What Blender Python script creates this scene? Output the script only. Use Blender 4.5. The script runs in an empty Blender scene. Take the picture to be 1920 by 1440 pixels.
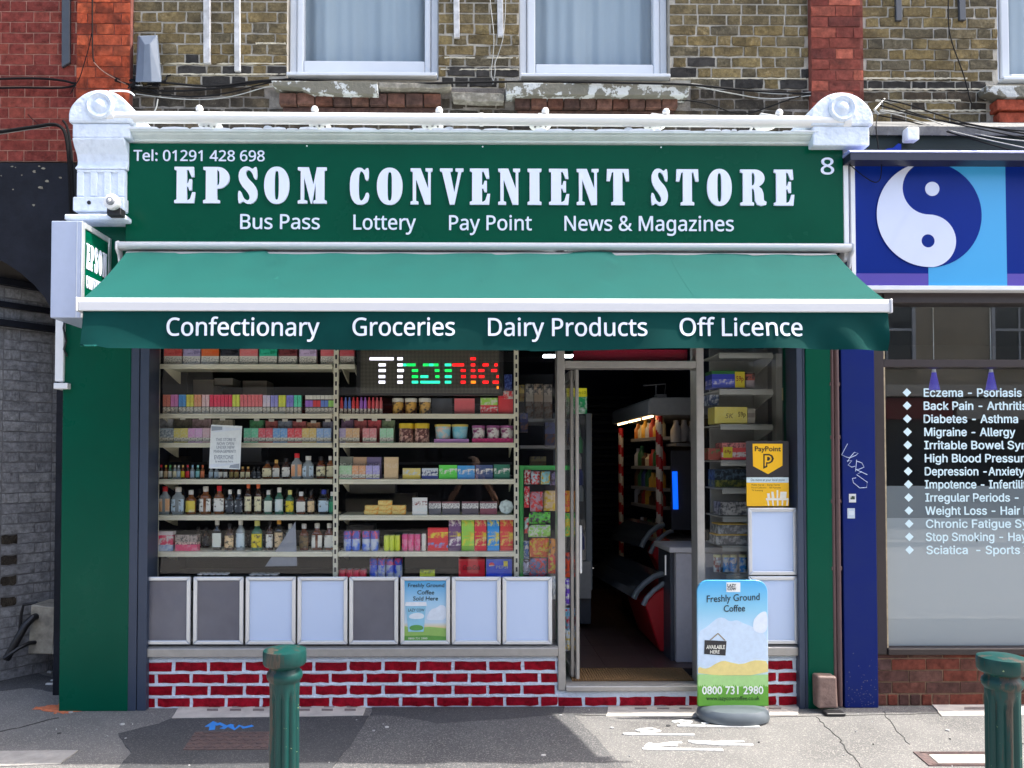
import bpy, bmesh, math, random
from math import sin, cos, pi, radians, sqrt, atan2
from mathutils import Matrix, Vector, Euler
random.seed(7)
SC = bpy.context.scene
COL = SC.collection

# ---------------------------------------------------------------- camera
FPX = 1443.0                       # focal length in pixels of a 1920 wide frame
CAM = Vector((0.0, -5.0, 1.58))
YAW, PITCH = radians(0.55), radians(1.4)
PPX, PPY = 894.0, 831.0            # principal point
cam_d = bpy.data.cameras.new('camera')
cam_d.sensor_width = 36.0
cam_d.lens = FPX / 1920 * 36.0
cam_d.shift_x = (960 - PPX) / 1920
cam_d.shift_y = (PPY - 720) / 1920
cam_d.clip_start, cam_d.clip_end = 0.05, 400
cam_o = bpy.data.objects.new('camera', cam_d)
cam_o.location = CAM
cam_o.rotation_euler = (radians(90) + PITCH, 0, -YAW)
COL.objects.link(cam_o)
SC.camera = cam_o

# ---------------------------------------------------------------- sky and sun (sun from the right, along the street)
SUN_EL = radians(58.0)
world = bpy.data.worlds.new('World'); SC.world = world
world.use_nodes = True
wn = world.node_tree; wn.nodes.clear()
sky = wn.nodes.new('ShaderNodeTexSky'); sky.sky_type = 'NISHITA'; sky.sun_disc = False
sky.sun_elevation = SUN_EL; sky.sun_rotation = radians(90)
sky.altitude = 50; sky.air_density = 1.0; sky.dust_density = 5.0; sky.ozone_density = 1.0
bg = wn.nodes.new('ShaderNodeBackground'); bg.inputs['Strength'].default_value = 0.15
wo = wn.nodes.new('ShaderNodeOutputWorld')
wn.links.new(sky.outputs[0], bg.inputs[0]); wn.links.new(bg.outputs[0], wo.inputs[0])
sun_d = bpy.data.lights.new('sun', 'SUN'); sun_d.energy = 2.7; sun_d.angle = radians(0.6)
sun_d.color = (1.0, 0.955, 0.88)
sun_o = bpy.data.objects.new('sun', sun_d); COL.objects.link(sun_o)
SUN_DIR = Vector((cos(SUN_EL), -0.018, sin(SUN_EL))).normalized()     # towards the sun
sun_o.rotation_euler = SUN_DIR.to_track_quat('Z', 'Y').to_euler()
sun_o.location = (8, -3, 14)
vs = SC.view_settings
vs.view_transform = 'Standard'; vs.look = 'None'; vs.gamma = 1.0; vs.use_curve_mapping = False
vs.exposure = 1.72
cy = SC.cycles
cy.max_bounces = 8; cy.diffuse_bounces = 4; cy.glossy_bounces = 4; cy.transmission_bounces = 6
cy.transparent_max_bounces = 14; cy.caustics_reflective = False; cy.caustics_refractive = False
cy.sample_clamp_indirect = 6.0
cy.use_denoising = True

# ---------------------------------------------------------------- measuring the photograph
CM = Euler(cam_o.rotation_euler).to_matrix()
def W(px, py, Y):
    """pixel of the photo + depth plane -> (X, Z)"""
    d = CM @ Vector(((px - PPX) / FPX, -(py - PPY) / FPX, -1.0))
    t = (Y - CAM.y) / d.y
    return CAM.x + d.x * t, CAM.z + d.z * t
def G(px, py, z=0.0):
    """pixel on the ground -> (X, Y)"""
    d = CM @ Vector(((px - PPX) / FPX, -(py - PPY) / FPX, -1.0))
    t = (z - CAM.z) / d.z
    return CAM.x + d.x * t, CAM.y + d.y * t
def R(x0, y0, x1, y1, Y):
    """pixel rectangle -> X0, X1, Z0(bottom), Z1(top)"""
    ym, xm = (y0 + y1) / 2, (x0 + x1) / 2
    return W(x0, ym, Y)[0], W(x1, ym, Y)[0], W(xm, y1, Y)[1], W(xm, y0, Y)[1]

# ---------------------------------------------------------------- materials
MATS = {}
def lin(c):
    return tuple(((v / 255) / 12.92 if v / 255 <= 0.04045 else ((v / 255 + 0.055) / 1.055) ** 2.4) for v in c)
def N(nt, typ, **kw):
    n = nt.nodes.new(typ)
    for k, v in kw.items():
        if k.startswith('i_'):
            n.inputs[k[2:].replace('_', ' ')].default_value = v
        else:
            setattr(n, k, v)
    return n
def mat(name, col, rough=0.5, metal=0.0, spec=0.5, var=0.0, scale=20.0, bump=0.0, bscale=60.0, col2=None, thr=None, coat=0.0, emit=None, estr=0.0, detail=5.0, rvar=0.0):
    """procedural material: base colour with noise variation towards col2, noise bump"""
    if name in MATS: return MATS[name]
    m = bpy.data.materials.new(name); m.use_nodes = True
    nt = m.node_tree; b = nt.nodes['Principled BSDF']
    b.inputs['Base Color'].default_value = (*col, 1)
    b.inputs['Roughness'].default_value = rough; b.inputs['Metallic'].default_value = metal
    b.inputs['Specular IOR Level'].default_value = spec; b.inputs['Coat Weight'].default_value = coat
    if emit:
        b.inputs['Emission Color'].default_value = (*emit, 1); b.inputs['Emission Strength'].default_value = estr
    if var or col2 or bump or rvar:
        tc = N(nt, 'ShaderNodeTexCoord')
    if var or col2 or rvar:
        no = N(nt, 'ShaderNodeTexNoise', i_Scale=scale, i_Detail=detail, i_Roughness=0.62)
        nt.links.new(tc.outputs['Object'], no.inputs['Vector'])
        if var or col2:
            r = N(nt, 'ShaderNodeValToRGB')
            c2 = col2 if col2 else tuple(v * (1 - var) for v in col)
            c1 = col if col2 else tuple(min(1, v * (1 + var * 0.6)) for v in col)
            lo, hi = thr if thr else (0.35, 0.68)
            r.color_ramp.elements[0].position = lo; r.color_ramp.elements[1].position = hi
            r.color_ramp.elements[0].color = (*c1, 1); r.color_ramp.elements[1].color = (*c2, 1)
            nt.links.new(no.outputs['Fac'], r.inputs['Fac']); nt.links.new(r.outputs['Color'], b.inputs['Base Color'])
        if rvar:
            mr = N(nt, 'ShaderNodeMapRange'); mr.inputs['To Min'].default_value = max(0.02, rough - rvar); mr.inputs['To Max'].default_value = min(1, rough + rvar)
            mr.inputs['From Min'].default_value = 0.3; mr.inputs['From Max'].default_value = 0.7
            nt.links.new(no.outputs['Fac'], mr.inputs['Value']); nt.links.new(mr.outputs[0], b.inputs['Roughness'])
    if bump:
        n2 = N(nt, 'ShaderNodeTexNoise', i_Scale=bscale, i_Detail=4.0)
        nt.links.new(tc.outputs['Object'], n2.inputs['Vector'])
        bp = N(nt, 'ShaderNodeBump', i_Strength=min(1.0, bump), i_Distance=0.01)
        nt.links.new(n2.outputs['Fac'], bp.inputs['Height']); nt.links.new(bp.outputs[0], b.inputs['Normal'])
    MATS[name] = m
    return m
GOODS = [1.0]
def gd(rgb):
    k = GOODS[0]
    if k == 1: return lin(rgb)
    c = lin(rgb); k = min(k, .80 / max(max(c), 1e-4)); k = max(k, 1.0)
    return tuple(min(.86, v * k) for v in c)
def plain(rgb, rough=0.45, var=0.06):
    """printed / painted colour, rgb in 0-255"""
    if GOODS[0] != 1: return mat('goods_%d_%d_%d_%d' % (*rgb, int(rough * 100)), gd(rgb), rough, var=var, scale=35)
    return mat('paint_%d_%d_%d_%d' % (*rgb, int(rough * 100)), lin(rgb), rough, var=var, scale=35)
def prt(rgb, rgb2, scale=45.0, rough=0.4, thr=(0.46, 0.60)):
    """package print: two inks in irregular patches"""
    return mat('print%d_%d_%d_%d_%d_%d_%d' % (GOODS[0] != 1, *rgb, *rgb2), gd(rgb), rough, col2=gd(rgb2), scale=scale, thr=thr, detail=2.0)
def brick_mat(name, cols, mortar_dust, rough=0.9, dust=0.35, nscale=22.0, soot=0.0, bump=0.5, zgrime=None):
    """brick: colour picked per brick (Object Info random) with grain, dust and soot of its own"""
    if name in MATS: return MATS[name]
    m = bpy.data.materials.new(name); m.use_nodes = True
    nt = m.node_tree; b = nt.nodes['Principled BSDF']; L = nt.links.new
    oi = N(nt, 'ShaderNodeObjectInfo'); tc = N(nt, 'ShaderNodeTexCoord')
    ramp = N(nt, 'ShaderNodeValToRGB'); ramp.color_ramp.interpolation = 'CONSTANT' if len(cols) > 5 else 'LINEAR'
    el = ramp.color_ramp.elements
    while len(el) < len(cols): el.new(0.5)
    for i, c in enumerate(cols):
        el[i].position = i / len(cols) if len(cols) > 5 else i / max(1, len(cols) - 1); el[i].color = (*c, 1)
    L(oi.outputs['Random'], ramp.inputs['Fac'])
    vm = N(nt, 'ShaderNodeVectorMath', operation='MULTIPLY_ADD')
    vm.inputs[1].default_value = (1, 1, 1)
    cmb = N(nt, 'ShaderNodeMath', operation='MULTIPLY'); cmb.inputs[1].default_value = 37.0
    L(oi.outputs['Random'], cmb.inputs[0])
    L(tc.outputs['Object'], vm.inputs[0]); L(cmb.outputs[0], vm.inputs[2])
    n1 = N(nt, 'ShaderNodeTexNoise', i_Scale=nscale, i_Detail=6.0, i_Roughness=0.7); L(vm.outputs[0], n1.inputs['Vector'])
    n2 = N(nt, 'ShaderNodeTexNoise', i_Scale=nscale * (2.2 if nscale > 30 else 4.5), i_Detail=5.0, i_Roughness=0.7); L(vm.outputs[0], n2.inputs['Vector'])
    mr = N(nt, 'ShaderNodeMapRange'); mr.inputs['From Min'].default_value = 0.3; mr.inputs['From Max'].default_value = 0.7
    mr.inputs['To Min'].default_value = 0.42; mr.inputs['To Max'].default_value = 1.35; L(n1.outputs['Fac'], mr.inputs['Value'])
    mul = N(nt, 'ShaderNodeMix', data_type='RGBA', blend_type='MULTIPLY'); mul.inputs['Factor'].default_value = 1.0
    L(ramp.outputs['Color'], mul.inputs['A']); L(mr.outputs[0], mul.inputs['B'])
    du = N(nt, 'ShaderNodeMapRange'); du.inputs['From Min'].default_value = 0.56; du.inputs['From Max'].default_value = 0.72
    du.inputs['To Max'].default_value = dust; L(n2.outputs['Fac'], du.inputs['Value'])
    mx = N(nt, 'ShaderNodeMix', data_type='RGBA'); L(du.outputs[0], mx.inputs['Factor'])
    L(mul.outputs['Result'], mx.inputs['A']); mx.inputs['B'].default_value = (*mortar_dust, 1)
    last = mx.outputs['Result']
    if soot:
        n3 = N(nt, 'ShaderNodeTexNoise', i_Scale=7.0, i_Detail=3.0); L(vm.outputs[0], n3.inputs['Vector'])
        so = N(nt, 'ShaderNodeMapRange'); so.inputs['From Min'].default_value = 0.42; so.inputs['From Max'].default_value = 0.66
        so.inputs['To Max'].default_value = soot; L(n3.outputs['Fac'], so.inputs['Value'])
        m2 = N(nt, 'ShaderNodeMix', data_type='RGBA'); L(so.outputs[0], m2.inputs['Factor']); L(last, m2.inputs['A']); m2.inputs['B'].default_value = (0.018, 0.017, 0.016, 1)
        last = m2.outputs['Result']
    L(last, b.inputs['Base Color']); b.inputs['Roughness'].default_value = rough
    b.inputs['Specular IOR Level'].default_value = 0.08
    bp = N(nt, 'ShaderNodeBump', i_Strength=bump, i_Distance=0.006); L(n2.outputs['Fac'], bp.inputs['Height']); L(bp.outputs[0], b.inputs['Normal'])
    MATS[name] = m
    return m
def glass_mat(name, tint=(0.93, 0.96, 0.95), ior=1.5, rough=0.0, frost=None, dirt=0.0):
    """window glass seen through: mirror by Fresnel over a clear body; frost = (colour, amount) for etched film"""
    if name in MATS: return MATS[name]
    m = bpy.data.materials.new(name); m.use_nodes = True
    nt = m.node_tree; nt.nodes.remove(nt.nodes['Principled BSDF']); out = nt.nodes['Material Output']; L = nt.links.new
    tr = N(nt, 'ShaderNodeBsdfTransparent'); tr.inputs[0].default_value = (*tint, 1)
    gl = N(nt, 'ShaderNodeBsdfGlossy'); gl.inputs['Roughness'].default_value = rough
    fr = N(nt, 'ShaderNodeFresnel'); fr.inputs['IOR'].default_value = ior
    mx = N(nt, 'ShaderNodeMixShader')
    base = tr.outputs[0]
    if frost:
        df = N(nt, 'ShaderNodeBsdfDiffuse'); df.inputs[0].default_value = (*frost[0], 1)
        tl = N(nt, 'ShaderNodeBsdfTranslucent'); tl.inputs[0].default_value = (*frost[0], 1)
        ad = N(nt, 'ShaderNodeMixShader'); ad.inputs[0].default_value = 0.35; L(df.outputs[0], ad.inputs[1]); L(tl.outputs[0], ad.inputs[2])
        m2 = N(nt, 'ShaderNodeMixShader'); m2.inputs[0].default_value = frost[1]; L(tr.outputs[0], m2.inputs[1]); L(ad.outputs[0], m2.inputs[2])
        base = m2.outputs[0]
    if dirt:
        tc = N(nt, 'ShaderNodeTexCoord'); no = N(nt, 'ShaderNodeTexNoise', i_Scale=3.0, i_Detail=6.0); L(tc.outputs['Object'], no.inputs['Vector'])
        mr = N(nt, 'ShaderNodeMapRange'); mr.inputs['From Min'].default_value = 0.45; mr.inputs['From Max'].default_value = 0.75; mr.inputs['To Max'].default_value = dirt
        L(no.outputs['Fac'], mr.inputs['Value'])
        d2 = N(nt, 'ShaderNodeBsdfDiffuse'); d2.inputs[0].default_value = (0.5, 0.5, 0.48, 1)
        m3 = N(nt, 'ShaderNodeMixShader'); L(mr.outputs[0], m3.inputs[0]); L(base, m3.inputs[1]); L(d2.outputs[0], m3.inputs[2]); base = m3.outputs[0]
    ge = N(nt, 'ShaderNodeNewGeometry'); iv = N(nt, 'ShaderNodeMath', operation='SUBTRACT'); iv.inputs[0].default_value = 1.0; L(ge.outputs['Backfacing'], iv.inputs[1])
    fm = N(nt, 'ShaderNodeMath', operation='MULTIPLY'); L(fr.outputs[0], fm.inputs[0]); L(iv.outputs[0], fm.inputs[1])     # the inner face would mirror past its critical angle
    L(fm.outputs[0], mx.inputs[0]); L(base, mx.inputs[1]); L(gl.outputs[0], mx.inputs[2]); L(mx.outputs[0], out.inputs['Surface'])
    MATS[name] = m
    return m

# ---------------------------------------------------------------- mesh builder
class MB:
    def __init__(s): s.v, s.f, s.m = [], [], []
    def add(s, vs, fs, m=0):
        o = len(s.v); s.v += [tuple(p) for p in vs]
        for f in fs: s.f.append([o + i for i in f]); s.m.append(m)
        return s
    def box(s, x0, x1, y0, y1, z0, z1, m=0, skip=()):
        vs = [(x0, y0, z0), (x1, y0, z0), (x1, y1, z0), (x0, y1, z0), (x0, y0, z1), (x1, y0, z1), (x1, y1, z1), (x0, y1, z1)]
        fs = dict(bottom=(0, 3, 2, 1), top=(4, 5, 6, 7), front=(0, 1, 5, 4), right=(1, 2, 6, 5), back=(2, 3, 7, 6), left=(3, 0, 4, 7))
        return s.add(vs, [f for k, f in fs.items() if k not in skip], m)
    def prism(s, pts, y0, y1, m=0):
        """outline in X,Z (counter clockwise seen from the street) from y0 (front) to y1 (back)"""
        n = len(pts)
        a = sum(pts[i][0] * pts[(i + 1) % n][1] - pts[(i + 1) % n][0] * pts[i][1] for i in range(n))
        if a < 0: pts = pts[::-1]
        vs = [(x, y0, z) for x, z in pts] + [(x, y1, z) for x, z in pts]
        fs = [list(range(n)), list(range(2 * n - 1, n - 1, -1))] + [[i, i + n, (i + 1) % n + n, (i + 1) % n] for i in range(n)]
        return s.add(vs, fs, m)
    def slab(s, pts, z0, z1, m=0):
        """outline in X,Y from z0 to z1"""
        n = len(pts)
        a = sum(pts[i][0] * pts[(i + 1) % n][1] - pts[(i + 1) % n][0] * pts[i][1] for i in range(n))
        if a < 0: pts = pts[::-1]
        vs = [(x, y, z1) for x, y in pts] + [(x, y, z0) for x, y in pts]
        fs = [list(range(n)), list(range(2 * n - 1, n - 1, -1))] + [[i, i + n, (i + 1) % n + n, (i + 1) % n] for i in range(n)]
        return s.add(vs, fs, m)
    def side(s, pts, x0, x1, m=0):
        """profile in Y,Z extruded along X"""
        n = len(pts)
        a = sum(pts[i][0] * pts[(i + 1) % n][1] - pts[(i + 1) % n][0] * pts[i][1] for i in range(n))
        if a < 0: pts = pts[::-1]
        vs = [(x1, y, z) for y, z in pts] + [(x0, y, z) for y, z in pts]
        fs = [list(range(n)), list(range(2 * n - 1, n - 1, -1))] + [[i, i + n, (i + 1) % n + n, (i + 1) % n] for i in range(n)]
        return s.add(vs, fs, m)
    def lathe(s, prof, c=(0, 0, 0), seg=14, m=0, axis='z', mats=None, sx=1.0, sy=1.0):
        """profile [(r, h)] turned about an axis through c"""
        o = len(s.v); k = len(prof)
        for i in range(seg):
            a = 2 * pi * i / seg
            for r, h in prof:
                p = (r * cos(a) * sx, r * sin(a) * sy, h)
                if axis == 'y': p = (p[0], p[2], -p[1])
                if axis == 'x': p = (p[2], p[0], p[1])
                s.v.append((c[0] + p[0], c[1] + p[1], c[2] + p[2]))
        for i in range(seg):
            j = (i + 1) % seg
            for q in range(k - 1):
                s.f.append([o + i * k + q, o + j * k + q, o + j * k + q + 1, o + i * k + q + 1]); s.m.append(mats[q] if mats else m)
        s.f.append([o + i * k for i in range(seg)][::-1]); s.m.append(mats[0] if mats else m)
        s.f.append([o + i * k + k - 1 for i in range(seg)]); s.m.append(mats[-1] if mats else m)
        return s
    def tube(s, pts, r, seg=8, m=0):
        P = [Vector(p) for p in pts]; o = len(s.v)
        up = None
        for i, p in enumerate(P):
            t = (P[min(i + 1, len(P) - 1)] - P[max(i - 1, 0)]).normalized()
            if up is None:
                up = Vector((0, 0, 1)) if abs(t.z) < 0.9 else Vector((1, 0, 0))
            a = t.cross(up).normalized(); b = a.cross(t).normalized(); up = b
            rr = r[i] if isinstance(r, (list, tuple)) else r
            for k in range(seg):
                q = p + (a * cos(2 * pi * k / seg) + b * sin(2 * pi * k / seg)) * rr
                s.v.append(tuple(q))
        for i in range(len(P) - 1):
            for k in range(seg):
                k2 = (k + 1) % seg
                s.f.append([o + i * seg + k, o + i * seg + k2, o + (i + 1) * seg + k2, o + (i + 1) * seg + k]); s.m.append(m)
        s.f.append([o + k for k in range(seg)][::-1]); s.m.append(m)
        s.f.append([o + (len(P) - 1) * seg + k for k in range(seg)]); s.m.append(m)
        return s
    def mesh(s, name, mats, bevel=0.0, smooth=False, segs=1):
        me = bpy.data.meshes.new(name); me.from_pydata(s.v, [], s.f)
        for mm in (mats if isinstance(mats, (list, tuple)) else [mats]): me.materials.append(mm)
        me.polygons.foreach_set('material_index', s.m)
        if bevel or True:
            bm = bmesh.new(); bm.from_mesh(me)
            bmesh.ops.recalc_face_normals(bm, faces=bm.faces)
            if bevel:
                ed = [e for e in bm.edges if len(e.link_faces) == 2 and e.calc_face_angle(0) > 0.5]
                bmesh.ops.bevel(bm, geom=ed, offset=bevel, segments=segs, profile=0.5, affect='EDGES', clamp_overlap=True)
            bm.to_mesh(me); bm.free()
        if smooth:
            me.polygons.foreach_set('use_smooth', [True] * len(me.polygons))
            try: me.set_sharp_from_angle(angle=radians(40))
            except Exception: pass
        me.update()
        return me
    def build(s, name, mats, parent=None, bevel=0.0, smooth=False, segs=1):
        return link(name, s.mesh(name, mats, bevel, smooth, segs), parent)
def link(name, me, parent=None, loc=None):
    o = bpy.data.objects.new(name, me); COL.objects.link(o)
    if parent is not None:
        o.parent = parent
        if parent.parent is None: o.location = -parent.location
    if loc is not None: o.location = loc
    return o
def smooth_angle(me):
    me.polygons.foreach_set('use_smooth', [True] * len(me.polygons))
def tag(o, label=None, cat=None, group=None, kind=None):
    if label: o['label'] = label
    if cat: o['category'] = cat
    if group: o['group'] = group
    if kind: o['kind'] = kind
    return o
def thing(name, label, cat, loc=(0, 0, 0), group=None):
    o = bpy.data.objects.new(name, None); COL.objects.link(o)
    o.location = loc; o.empty_display_size = 0.05
    return tag(o, label, cat, group)
def struct(o): o['kind'] = 'structure'; return o
def copy_tree(o, parent=None):
    c = o.copy(); COL.objects.link(c); c.parent = parent
    for ch in list(o.children): copy_tree(ch, c)
    return c

# ---------------------------------------------------------------- lettering
FONT_CACHE = {}
FONT_FILE = {'human': 'NotoSansHebrew-Regular.woff2', 'grot': 'Inter.woff2'}     # faces that come with Blender itself
def font(kind):
    if kind not in FONT_CACHE:
        f = None
        if kind in FONT_FILE:
            try: f = bpy.data.fonts.load(bpy.utils.system_resource('DATAFILES') + '/fonts/' + FONT_FILE[kind])
            except Exception: f = None
        FONT_CACHE[kind] = f
    return FONT_CACHE[kind]
def text_mesh(body, kind='human', extrude=0.002, bold=0.0, shear=0.0, spacing=1.0, align='LEFT', res=3):
    cu = bpy.data.curves.new('txt', 'FONT'); cu.body = body
    f = font(kind)
    if f: cu.font = f
    cu.size = 1.0; cu.extrude = extrude; cu.offset = bold; cu.shear = shear; cu.space_character = spacing; cu.resolution_u = res; cu.align_x = align
    ob = bpy.data.objects.new('txt', cu)
    me = bpy.data.meshes.new_from_object(ob)
    bpy.data.objects.remove(ob); bpy.data.curves.remove(cu)
    return me
CAP = {}
def capheight(kind):
    if kind not in CAP:
        me = text_mesh('H', kind, 0.0); CAP[kind] = max(v.co.y for v in me.vertices) - min(v.co.y for v in me.vertices); bpy.data.meshes.remove(me)
    return CAP[kind]
def text(name, body, x0, x1, zb, cap, Y, m, parent=None, kind='human', depth=0.004, bold=0.0, shear=0.0, spacing=1.0, fn=None, res=3):
    """lettering on the plane Y: from x0 to x1 (x1 None = natural width), baseline zb, capital height cap, raised by depth"""
    s = cap / capheight(kind)
    me = text_mesh(body, kind, depth / 2, 0.0, shear, spacing, res=res)
    xs = [v.co.x for v in me.vertices]; a, b = min(xs), max(xs)
    g = bold * .75
    k = s if x1 is None else (x1 - x0) / (b - a + 2 * g)
    if x1 is not None: x0 = x0 + g * k
    src = [tuple(v.co) for v in me.vertices]; pol = [list(p.vertices) for p in me.polygons]; bpy.data.meshes.remove(me)
    mb = MB()
    for i, (dx, dz) in enumerate(((0, 0), (g, 0), (-g, 0), (0, g * .8), (0, -g * .8)) if bold else ((0, 0),)):
        e = i * .00012                       # strokes thickened by slightly stepped copies
        vs = []
        for (vx, vy, vz) in src:
            c = Vector((x0 + (vx + dx - a) * k, Y - depth / 2 - vz - (e if vz > 0 else 0), zb + (vy + dz) * s))
            vs.append(tuple(fn(c)) if fn else tuple(c))
        mb.add(vs, pol)
    me = bpy.data.meshes.new(name); me.from_pydata(mb.v, [], mb.f); me.materials.append(m); me.update()
    return link(name, me, parent)
def curve_fill(name, loops, depth, m, parent=None, Y=0.0):
    """flat outline with holes, loops in X,Z metres, raised by depth in front of Y"""
    cu = bpy.data.curves.new(name, 'CURVE'); cu.dimensions = '2D'; cu.fill_mode = 'BOTH'; cu.extrude = depth / 2
    for lp in loops:
        sp = cu.splines.new('POLY'); sp.points.add(len(lp) - 1); sp.use_cyclic_u = True
        for i, (x, z) in enumerate(lp): sp.points[i].co = (x, z, 0, 1)
    ob = bpy.data.objects.new(name, cu); me = bpy.data.meshes.new_from_object(ob)
    bpy.data.objects.remove(ob); bpy.data.curves.remove(cu)
    for v in me.vertices: v.co = (v.co.x, Y - depth / 2 - v.co.z, v.co.y)
    me.materials.clear(); me.materials.append(m); me.name = name
    return link(name, me, parent)
def ell(cx, cz, rx, rz, n=28, a0=0, a1=2 * pi):
    full = abs(a1 - a0 - 2 * pi) < 1e-6
    return [(cx + rx * cos(a0 + (a1 - a0) * i / (n if full else n - 1)), cz + rz * sin(a0 + (a1 - a0) * i / (n if full else n - 1))) for i in range(n)]
def chaikin(p, it=2):
    for _ in range(it):
        q = []
        for i in range(len(p)):
            a, b = p[i], p[(i + 1) % len(p)]
            q += [(a[0] * .75 + b[0] * .25, a[1] * .75 + b[1] * .25), (a[0] * .25 + b[0] * .75, a[1] * .25 + b[1] * .75)]
        p = q
    return p

# ---------------------------------------------------------------- common materials
M_white = mat('white_paint', (0.80, 0.82, 0.84), 0.45, var=0.05, scale=9)
M_white_old = mat('old_white_paint', (0.74, 0.78, 0.82), 0.6, col2=(0.55, 0.57, 0.58), thr=(0.52, 0.75), scale=14, bump=0.5, bscale=45)
M_white_gloss = mat('white_gloss', (0.82, 0.82, 0.80), 0.28)
M_upvc = mat('upvc_white', (0.56, 0.60, 0.65), 0.35, var=0.03, scale=4)
M_green = mat('green_board', lin((0, 76, 54)), 0.25, var=0.08, scale=2.0, rvar=0.05, spec=0.10)
M_green_dark = mat('green_pilaster', lin((0, 80, 60)), 0.3, var=0.08, scale=1.6, rvar=0.06, spec=0.14)
M_slate = mat('slate_metal', lin((54, 66, 86)), 0.4, var=0.05, scale=6)
M_alu = mat('brushed_aluminium', lin((178, 176, 172)), 0.42, 0.55, var=0.08, scale=18)
M_alu_light = mat('silver_frame', lin((214, 218, 222)), 0.3, 0.55)
M_black = mat('black_plastic', (0.012, 0.012, 0.014), 0.45)
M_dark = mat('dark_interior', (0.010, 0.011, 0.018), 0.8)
M_cream = mat('cream_steel', lin((226, 223, 201)), 0.45, var=0.06, scale=10)
M_glass = glass_mat('shop_glass', tint=(0.985, 0.99, 0.987), ior=1.5)
M_letter = mat('white_letter', lin((226, 232, 250)), 0.4)
# ================================================================ ground
def proj(x, y, z):
    d = CM.transposed() @ (Vector((x, y, z)) - CAM)
    return PPX + FPX * d.x / -d.z, PPY - FPX * d.y / -d.z
def asphalt(name, c1, c2, speck, big=0.22):
    m = bpy.data.materials.new(name); m.use_nodes = True
    nt = m.node_tree; b = nt.nodes['Principled BSDF']; L = nt.links.new
    tc = N(nt, 'ShaderNodeTexCoord')
    a = N(nt, 'ShaderNodeTexNoise', i_Scale=1.6, i_Detail=6.0, i_Roughness=0.65); L(tc.outputs['Object'], a.inputs['Vector'])
    r = N(nt, 'ShaderNodeValToRGB'); r.color_ramp.elements[0].position = 0.36; r.color_ramp.elements[1].position = 0.66
    r.color_ramp.elements[0].color = (*c2, 1); r.color_ramp.elements[1].color = (*c1, 1); L(a.outputs['Fac'], r.inputs['Fac'])
    v = N(nt, 'ShaderNodeTexVoronoi', i_Scale=170.0); L(tc.outputs['Object'], v.inputs['Vector'])
    f = N(nt, 'ShaderNodeTexNoise', i_Scale=260.0, i_Detail=3.0); L(tc.outputs['Object'], f.inputs['Vector'])
    mr = N(nt, 'ShaderNodeMapRange'); mr.inputs['From Min'].default_value = 0.33; mr.inputs['From Max'].default_value = 0.67
    mr.inputs['To Min'].default_value = 0.45; mr.inputs['To Max'].default_value = 1.5; L(f.outputs['Fac'], mr.inputs['Value'])
    mu = N(nt, 'ShaderNodeMix', data_type='RGBA', blend_type='MULTIPLY'); mu.inputs['Factor'].default_value = 1.0
    L(r.outputs['Color'], mu.inputs['A']); L(mr.outputs[0], mu.inputs['B'])
    sv = N(nt, 'ShaderNodeSeparateColor'); L(v.outputs['Color'], sv.inputs[0])
    gt = N(nt, 'ShaderNodeMath', operation='GREATER_THAN'); gt.inputs[1].default_value = 0.86; L(sv.outputs[0], gt.inputs[0])
    mx = N(nt, 'ShaderNodeMix', data_type='RGBA'); L(gt.outputs[0], mx.inputs['Factor']); L(mu.outputs['Result'], mx.inputs['A']); mx.inputs['B'].default_value = (*speck, 1)
    L(mx.outputs['Result'], b.inputs['Base Color']); b.inputs['Roughness'].default_value = 0.9; b.inputs['Specular IOR Level'].default_value = 0.3
    bp = N(nt, 'ShaderNodeBump', i_Strength=0.7, i_Distance=0.006); L(f.outputs['Fac'], bp.inputs['Height']); L(bp.outputs[0], b.inputs['Normal'])
    return m
M_asph = asphalt('old_asphalt', (0.200, 0.196, 0.188), (0.142, 0.140, 0.136), (0.28, 0.27, 0.25))
M_tarmac = asphalt('new_tarmac', (0.078, 0.080, 0.084), (0.060, 0.062, 0.066), (0.12, 0.12, 0.12))
M_mid = asphalt('mid_tarmac', (0.130, 0.130, 0.130), (0.092, 0.092, 0.094), (0.22, 0.21, 0.20))
M_conc = mat('slab_concrete', (0.62, 0.58, 0.52), 0.9, col2=(0.46, 0.43, 0.39), scale=9, bump=0.6, bscale=180)
M_conc2 = mat('pale_concrete', (0.42, 0.40, 0.37), 0.9, col2=(0.30, 0.29, 0.27), scale=12, bump=0.6, bscale=160)
M_road = asphalt('road_asphalt', (0.34, 0.335, 0.325), (0.29, 0.286, 0.28), (0.34, 0.34, 0.33))
M_kerb = mat('granite_kerb', (0.36, 0.35, 0.33), 0.8, var=0.25, scale=70, bump=0.4, bscale=120)
M_crack = mat('crack_dark', (0.03, 0.03, 0.03), 0.95)
M_road_white = mat('marking_white', (0.78, 0.78, 0.75), 0.8, col2=(0.5, 0.49, 0.46), scale=40, thr=(0.5, 0.7))
M_road_blue = mat('marking_blue', lin((40, 130, 215)), 0.8, col2=lin((90, 130, 165)), scale=60, thr=(0.5, 0.72))

struct(MB().box(-24, 24, -2.65, 7.0, -0.30, 0.0).build('pavement', M_asph))
struct(MB().box(-24, 24, -2.80, -2.652, -0.30, 0.002).build('kerb', M_kerb, bevel=0.012))
struct(MB().box(-40, 40, -10.2, -2.804, -0.40, -0.12).build('road', M_road))
struct(MB().box(-24, 24, -10.35, -10.203, -0.40, 0.0).build('far_kerb', M_kerb, bevel=0.012))
struct(MB().box(-40, 40, -60, -10.353, -0.40, -0.002).build('far_pavement', M_asph))

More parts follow.
